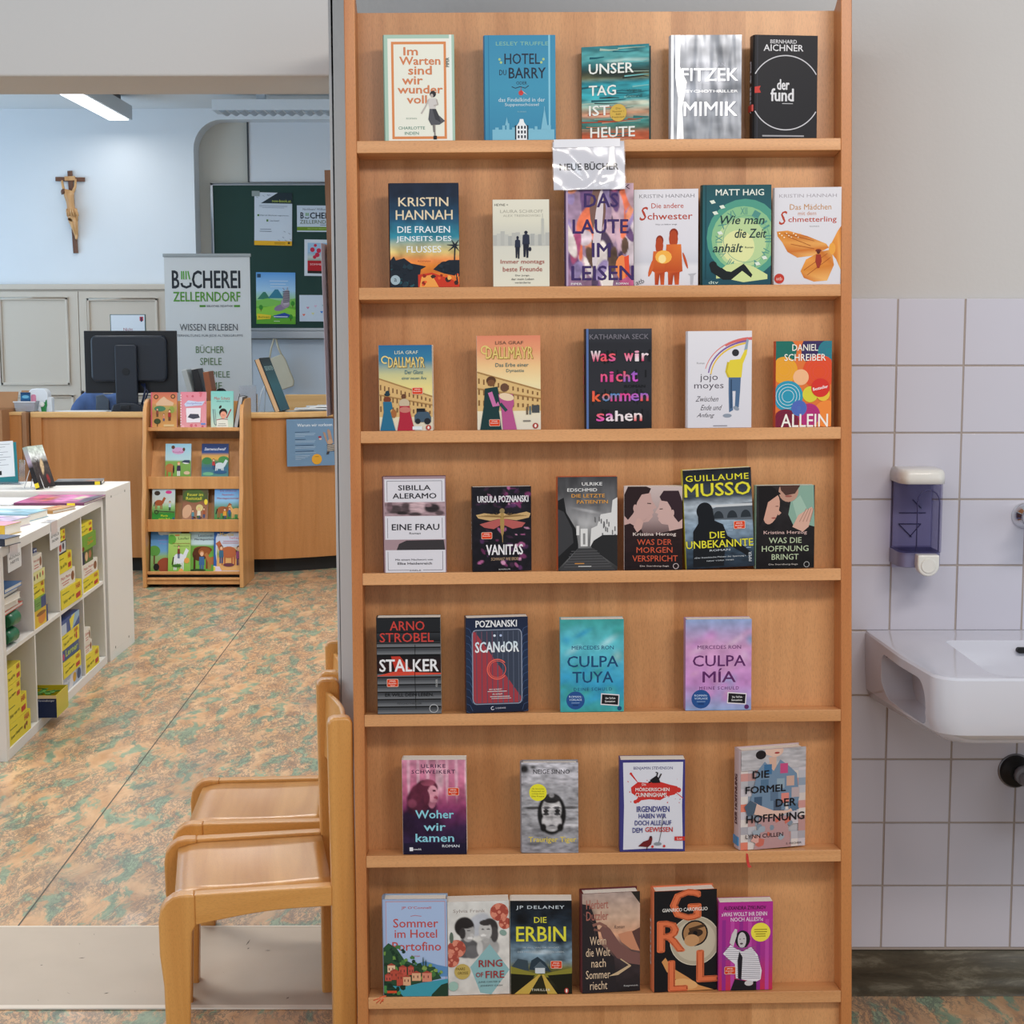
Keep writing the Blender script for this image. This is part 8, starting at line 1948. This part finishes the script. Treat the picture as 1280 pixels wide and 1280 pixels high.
# blue book standing beside the boxes, open box with green parts, books and cups in the nearest compartment
def kplace(cell, row, dx, dy, dz=0, rz=0):
    return KM @ T((cx_[cell] + dx, dy, ((ZM + .0085) if row else ot + .0005) + dz)) @ RZ(rz)
zb_ = .068 + .044 + .058 + .046 + .004
r = thing('game_box', 'small dark blue box balanced right of the white box in the second nearest compartment', 'box', M=kplace(1, 1, .122, .03, zb_ + .0002), group='board games in the upper second nearest compartment')
MB().box(0, .05, 0, .14, 0, .075).build('tray', mat('box_navy', '#22397a', .35), r, bevel=.001)
A = Art(.05, .075, 1e-4); A.rect(.06, .04, .94, .12, '#cfd6e4'); A.rect(.1, .2, .9, .9, '#2f4a90'); A.build('front_print', P_satin, r)
r = thing('game_box', 'open box with navy front full of green leaves, lower second nearest compartment', 'box', M=KM @ T((cx_[1] + .045, -.058, ot + .0005)), group='board games in the lower second nearest compartment')
MB().box(0, .19, 0, .003, 0, .088).box(0, .19, .237, .24, 0, .088).box(0, .003, .003, .237, 0, .088).box(.187, .19, .003, .237, 0, .088).box(.003, .187, .003, .237, 0, .003).build('tray', mat('box_yellow', SIDE['yellow'], .35), r)
A = Art(.24, .088, 1e-4); A.rect(0, 0, 1, 1, '#e0c89a'); A.rect(0, .14, 1, 1, '#1c2a50'); A.txt('Ravensburger', .84, .24, .26, .1, '#c9d0e0', .02); A.build('front_print', P_satin, r, M=T((0, .24, 0)) @ RZ(-PI / 2))
rnd = random.Random(12); mb = MB()
for q in range(26): 
    x_, y_ = rnd.uniform(.035, .155), rnd.uniform(.035, .205); a = rnd.uniform(0, 6.28)
    mb.prism([(-.028, 0), (0, -.009), (.028, 0), (0, .009)], 'Z', 0, .003, M=T((x_, y_, .070 + rnd.uniform(0, .016))) @ RZ(a) @ RX(rnd.uniform(-.3, .3)))
o = mb.build('green_pieces', mat('leaf_green', '#4f8a3a', .5, vary=.3, vscale=30), r); o['kind'] = 'stuff'
mg2 = mat('green_cup', '#1f6f4a', .35)
for q, (dx_, dz_, lb) in enumerate(((.07, 0, 'green plastic cup lying lower in the nearest upper compartment'), (.10, .058, 'green plastic cup lying higher in the nearest upper compartment'))):
    r = thing('plastic_cup', lb, 'cup', M=kplace(0, 1, dx_, .03, dz_ + .030, 0) @ RY(R(90)), group='green cups in the shelf')
    MB().lathe([(.022, 0), (.026, .055), (.029, .11), (.0295, .115), (.027, .115), (.024, .055), (.019, .004)], 18).build('cup', mg2, r)
r = thing('book', 'tall red slim book leaning at the left of the nearest upper compartment', 'book', M=kplace(0, 1, .030, .02, 0.001) @ RY(R(-4)))
MB().box(0, .014, 0, .20, 0, .27).build('cover', M_cov('#b83a34'), r, bevel=.0015); MB().box(.0015, .0125, .0015, .202, .002, .272).build('page_block', M_paper, r)
z_ = .118
for q, (c, w_, h_, nm) in enumerate((('#b0402f', .26, .014, 'flat red book on the green cups in the nearest compartment'), ('#d8cfc0', .19, .022, 'cream book lying on the red one in the nearest compartment'), ('#e0d9cc', .18, .024, 'thick cream-paged book in the middle of the nearest compartment pile'), ('#2b211c', .20, .016, 'dark brown book near the top of the nearest compartment pile'), ('#3a78b8', .21, .016, 'blue-topped book crowning the nearest compartment pile'))):
    r = thing('book', nm, 'book', M=kplace(0, 1, .052 + .005 * q, .018 + .004 * (q % 2), z_, -.03 * (q % 3)), group='books piled in the nearest upper compartment')
    MB().box(0, w_, 0, .20, 0, .002).box(0, w_, 0, .20, h_ - .002, h_).box(0, .002, 0, .20, .002, h_ - .002).build('cover', M_cov(c), r)
    MB().box(.002, w_ - .003, .003, .198, .002, h_ - .002).build('page_block', M_paper, r)
    z_ += h_ + .0006

# hanging labels on the top board
def tag_card(px0, px1, pyt, pyb, l1, l2, label):
    def kx_at(px, py):
        Mi = KM.inverted(); o = Mi @ Vector((0, 0, EYE)); x = (px - 640) / F_PX; u = -(py - 640) / F_PX
        d = Mi.to_3x3() @ Vector((x, cP + u * sP, -sP + u * cP)); t = (-.002 - o.y) / d.y
        return o + d * t
    a = kx_at(px0, pyb); b = kx_at(px1, pyb); c = kx_at(px0, pyt)
    w_, h_ = b.x - a.x, KH + .001 - a.z
    r = thing('shelf_label', label, 'label', M=KM @ T((a.x, -.0022, a.z)), group='paper labels hanging from the game shelf')
    MB().box(0, w_, 0, .0012, 0, h_ - .035).build('card', mat('white_card', '#e2e2e2', .5), r)
    MB().box(w_ * .15, w_ * .75, -.0004, .0012, h_ - .05, h_ + .0008).box(w_ * .15, w_ * .75, -.0004, .04, h_ + .0002, h_ + .001).build('tape', mat('cloudy_tape', '#e4e4ea', .15, coat=.6), r)
    A = Art(w_, h_ - .035, 1e-4); A.txt(l1, .5, .30, .78, .14, '#2b2e36', .006); A.txt(l2, .5, .56, .6 if len(l2) > 4 else .4, .14, '#2b2e36', .006); A.build('lettering', P_paper, r)
tag_card(10, 27, 684, 716, 'BILDUNGS', 'HEFTE', 'white paper label hanging at the shelf top nearer the left edge')
tag_card(62.5, 75.5, 660, 688, 'SPIELE', 'SACHEN', 'white paper label hanging from the shelf top before the third compartment')

# books lying on top of the shelf
def lying(label, px, py, w_, d_, t, rz, top, side='#e8e0d0', ztop=KH, paint=None, yl=None, spine=None, group='books lying on the white shelf'):
    """px, py: near right bottom corner"""
    a = at(px, py, Z=ztop + .0004)
    r = thing('book', label, 'book', M=T(a) @ RZ(R(rz)), group=group)
    g = .0022
    MB().box(-w_, 0, 0, d_, 0, g).box(-w_, 0, 0, d_, t - g, t).build('cover', M_cov(spine or top), r, bevel=.0005)
    MB().box(-w_ + .002, -.003, .003, d_ - .003, g, t - g).build('page_block', M_paper, r)
    if spine: MB().box(-w_, 0, -.001, .001, 0, t).build('spine', M_cov(spine), r, bevel=.0005)
    A = Art(w_, d_, 1e-4)
    (paint or (lambda A: A.rect(0, 0, 1, 1, top)))(A)
    A.build('cover_print', P_gloss, r, M=T((-w_, 0, t + .0002)) @ RX(-PI / 2))
    if yl:
        MB().box(yl[0], yl[1], -.0018, -.0008, .0005, t - .0005).build('spine_label', mat('yellow_label', '#e6cf2a', .4), r)
    return r
def p(A):
    A.soft([(0, '#c05a9a'), (.5, '#c86aa8'), (1, '#b04a86')], [(.15, .4, .2, .5, '#b84a6a', 1), (.35, .5, .12, .4, '#d97a4a', 1), (.6, .5, .2, .5, '#cc7ab0', 1), (.75, .4, .1, .3, '#b8c8a0', 1), (.93, .5, .12, .6, '#4a4a5a', 1.5)], .5, 3)
lying('large flat purple and pink album at the far end of the game shelf top', 105, 631.5, .31, .35, .011, -1, '#a04a86', paint=p, spine='#6a2f55', yl=(-.075, -.04))
lying('white sheet-covered flat book left of the purple album', 14, 632, .30, .30, .006, 0, '#e6e8ee')
lying('small orange-patterned book in front of the purple album', 66, 642, .085, .19, .014, -14, '#c08a4f', spine='#a5793f', paint=lambda A: A.soft([(0, '#c99a6a'), (1, '#b88a5a')], [(.3, .3, .2, .2, '#c0504a', 1), (.7, .6, .2, .2, '#d9b070', 1)], .4, 5))
lying('thick light blue book with its page edge toward the aisle', 35, 652, .30, .19, .030, -8, '#8fbbd0', spine='#7fa9be', paint=lambda A: A.soft([(0, '#9cc6d6'), (1, '#86b4cc')], [(.5, .5, .3, .2, '#c9dbe0', 1)], .3, 6))
lying('thick lilac and white book in front of the light blue one', 14, 661.5, .30, .17, .033, -8, '#cbbfd8', spine='#bfb0cc', paint=lambda A: A.soft([(0, '#d9cfe0'), (1, '#b9a6cc')], [(.6, .4, .25, .25, '#8f6aa8', 1)], .4, 7))
lying('pink book with gold-yellow spine near the left picture edge', 6, 670, .20, .13, .040, -10, '#d9a0b8', spine='#c9a52a')
lying('dark navy book nearest the camera on the shelf top', 6, 683, .22, .11, .028, -12, '#4a5570', spine='#1c2438')
lying('flat black-spined hardcover with yellow label on the taller shelf', 127, 605.5, .22, .15, .017, 9, '#6f7478', ztop=.80, spine='#17181c', yl=(-.032, -.008), paint=lambda A: A.soft([(0, '#8a8d90'), (1, '#5a5e62')], [(.8, .7, .2, .3, '#b07a6a', 1)], .3, 8))

# teal framed notice in an acrylic stand, book on a wire easel
a = at(23, 605, Z=.801)
r = thing('framed_notice', 'teal-framed white notice in a clear acrylic stand on the shelf', 'sign', M=T((a.x, a.y, .8006)) @ RX(R(-8)))
fh = .205
MB().box(-.30, 0, 0, .003, .006, fh).build('board', mat('teal_frame', '#1f7a86', .4), r, M=T((0, 0, 0)) @ RY(R(-4)))
A = Art(.30, fh - .006, 1e-4); A.rect(.04, .07, .95, .93, '#dfe6ee')
for q in range(9): A.rect(.1, .14 + q * .062, .9 - (q * 37 % 5) * .04, .15 + q * .062, '#8a93a3')
A.rect(.58, .78, .74, .88, '#20242c'); A.build('print', P_paper, r, M=T((-.30, -.0003, .006)) @ RY(R(-4)))
MB().box(-.29, .014, -.006, -.004, 0, .012).box(-.29, .012, -.004, .07, .0, .003).box(.008, .011, -.02, .06, .003, .12).build('acrylic_stand', m_acr, r)
a = at(57, 611, Z=.801)
r = thing('book', 'narrow-looking standing book on a wire easel on the taller shelf', 'book', M=T((a.x - .02, a.y - .02, .806)) @ RZ(R(72)) @ RX(R(-19)))
MB().box(0, .125, 0, .0015, 0, .205).box(0, .125, .022, .0235, 0, .205).box(0, .0015, .0015, .022, 0, .205).build('cover', M_cov('#5d6a72'), r)
MB().box(.0016, .124, .0016, .0219, .0005, .2045).build('page_block', M_paper, r)
A = Art(.125, .205, 1e-4); A.soft([(0, '#b8c8bc'), (.25, '#c9cfd0'), (.4, '#4a4240'), (1, '#231c1c')], [(.55, .5, .12, .2, '#c9b08a', 2, .3), (.35, .6, .1, .3, '#3a2f2e', 2), (.7, .8, .1, .12, '#8a2f2f', 2)], .4, 9); A.build('cover_print', P_gloss, r)
S = Art(.0235, .205, 1e-4); S.grad(0, 0, 1, 1, [(0, '#9fb0a8'), (.35, '#b9aac0'), (.5, '#1e1a1c'), (1, '#1e1a1c')]); S.rect(0, .86, 1, .97, '#e6cf2a'); S.build('spine_print', P_satin, r, M=T((-.0004, .0235, 0)) @ RZ(-PI / 2))
es2 = thing('wire_easel', 'white wire easel behind the standing book', 'stand', loc=(a.x - .06, a.y + .02, .801))
MB().tube([(-.055, .03, .002), (.0, .0, .14)], .0022, 6).tube([(-.03, .05, .002), (.012, .01, .14)], .0022, 6).tube([(.0, 0, .14), (.012, .01, .14)], .0022, 6).tube([(0, 0, .14), (.05, -.01, .003), (.075, -.03, .003), (.078, -.03, .012)], .0022, 6).build('wire', mat('white_wire', '#dfe2e6', .35), es2)
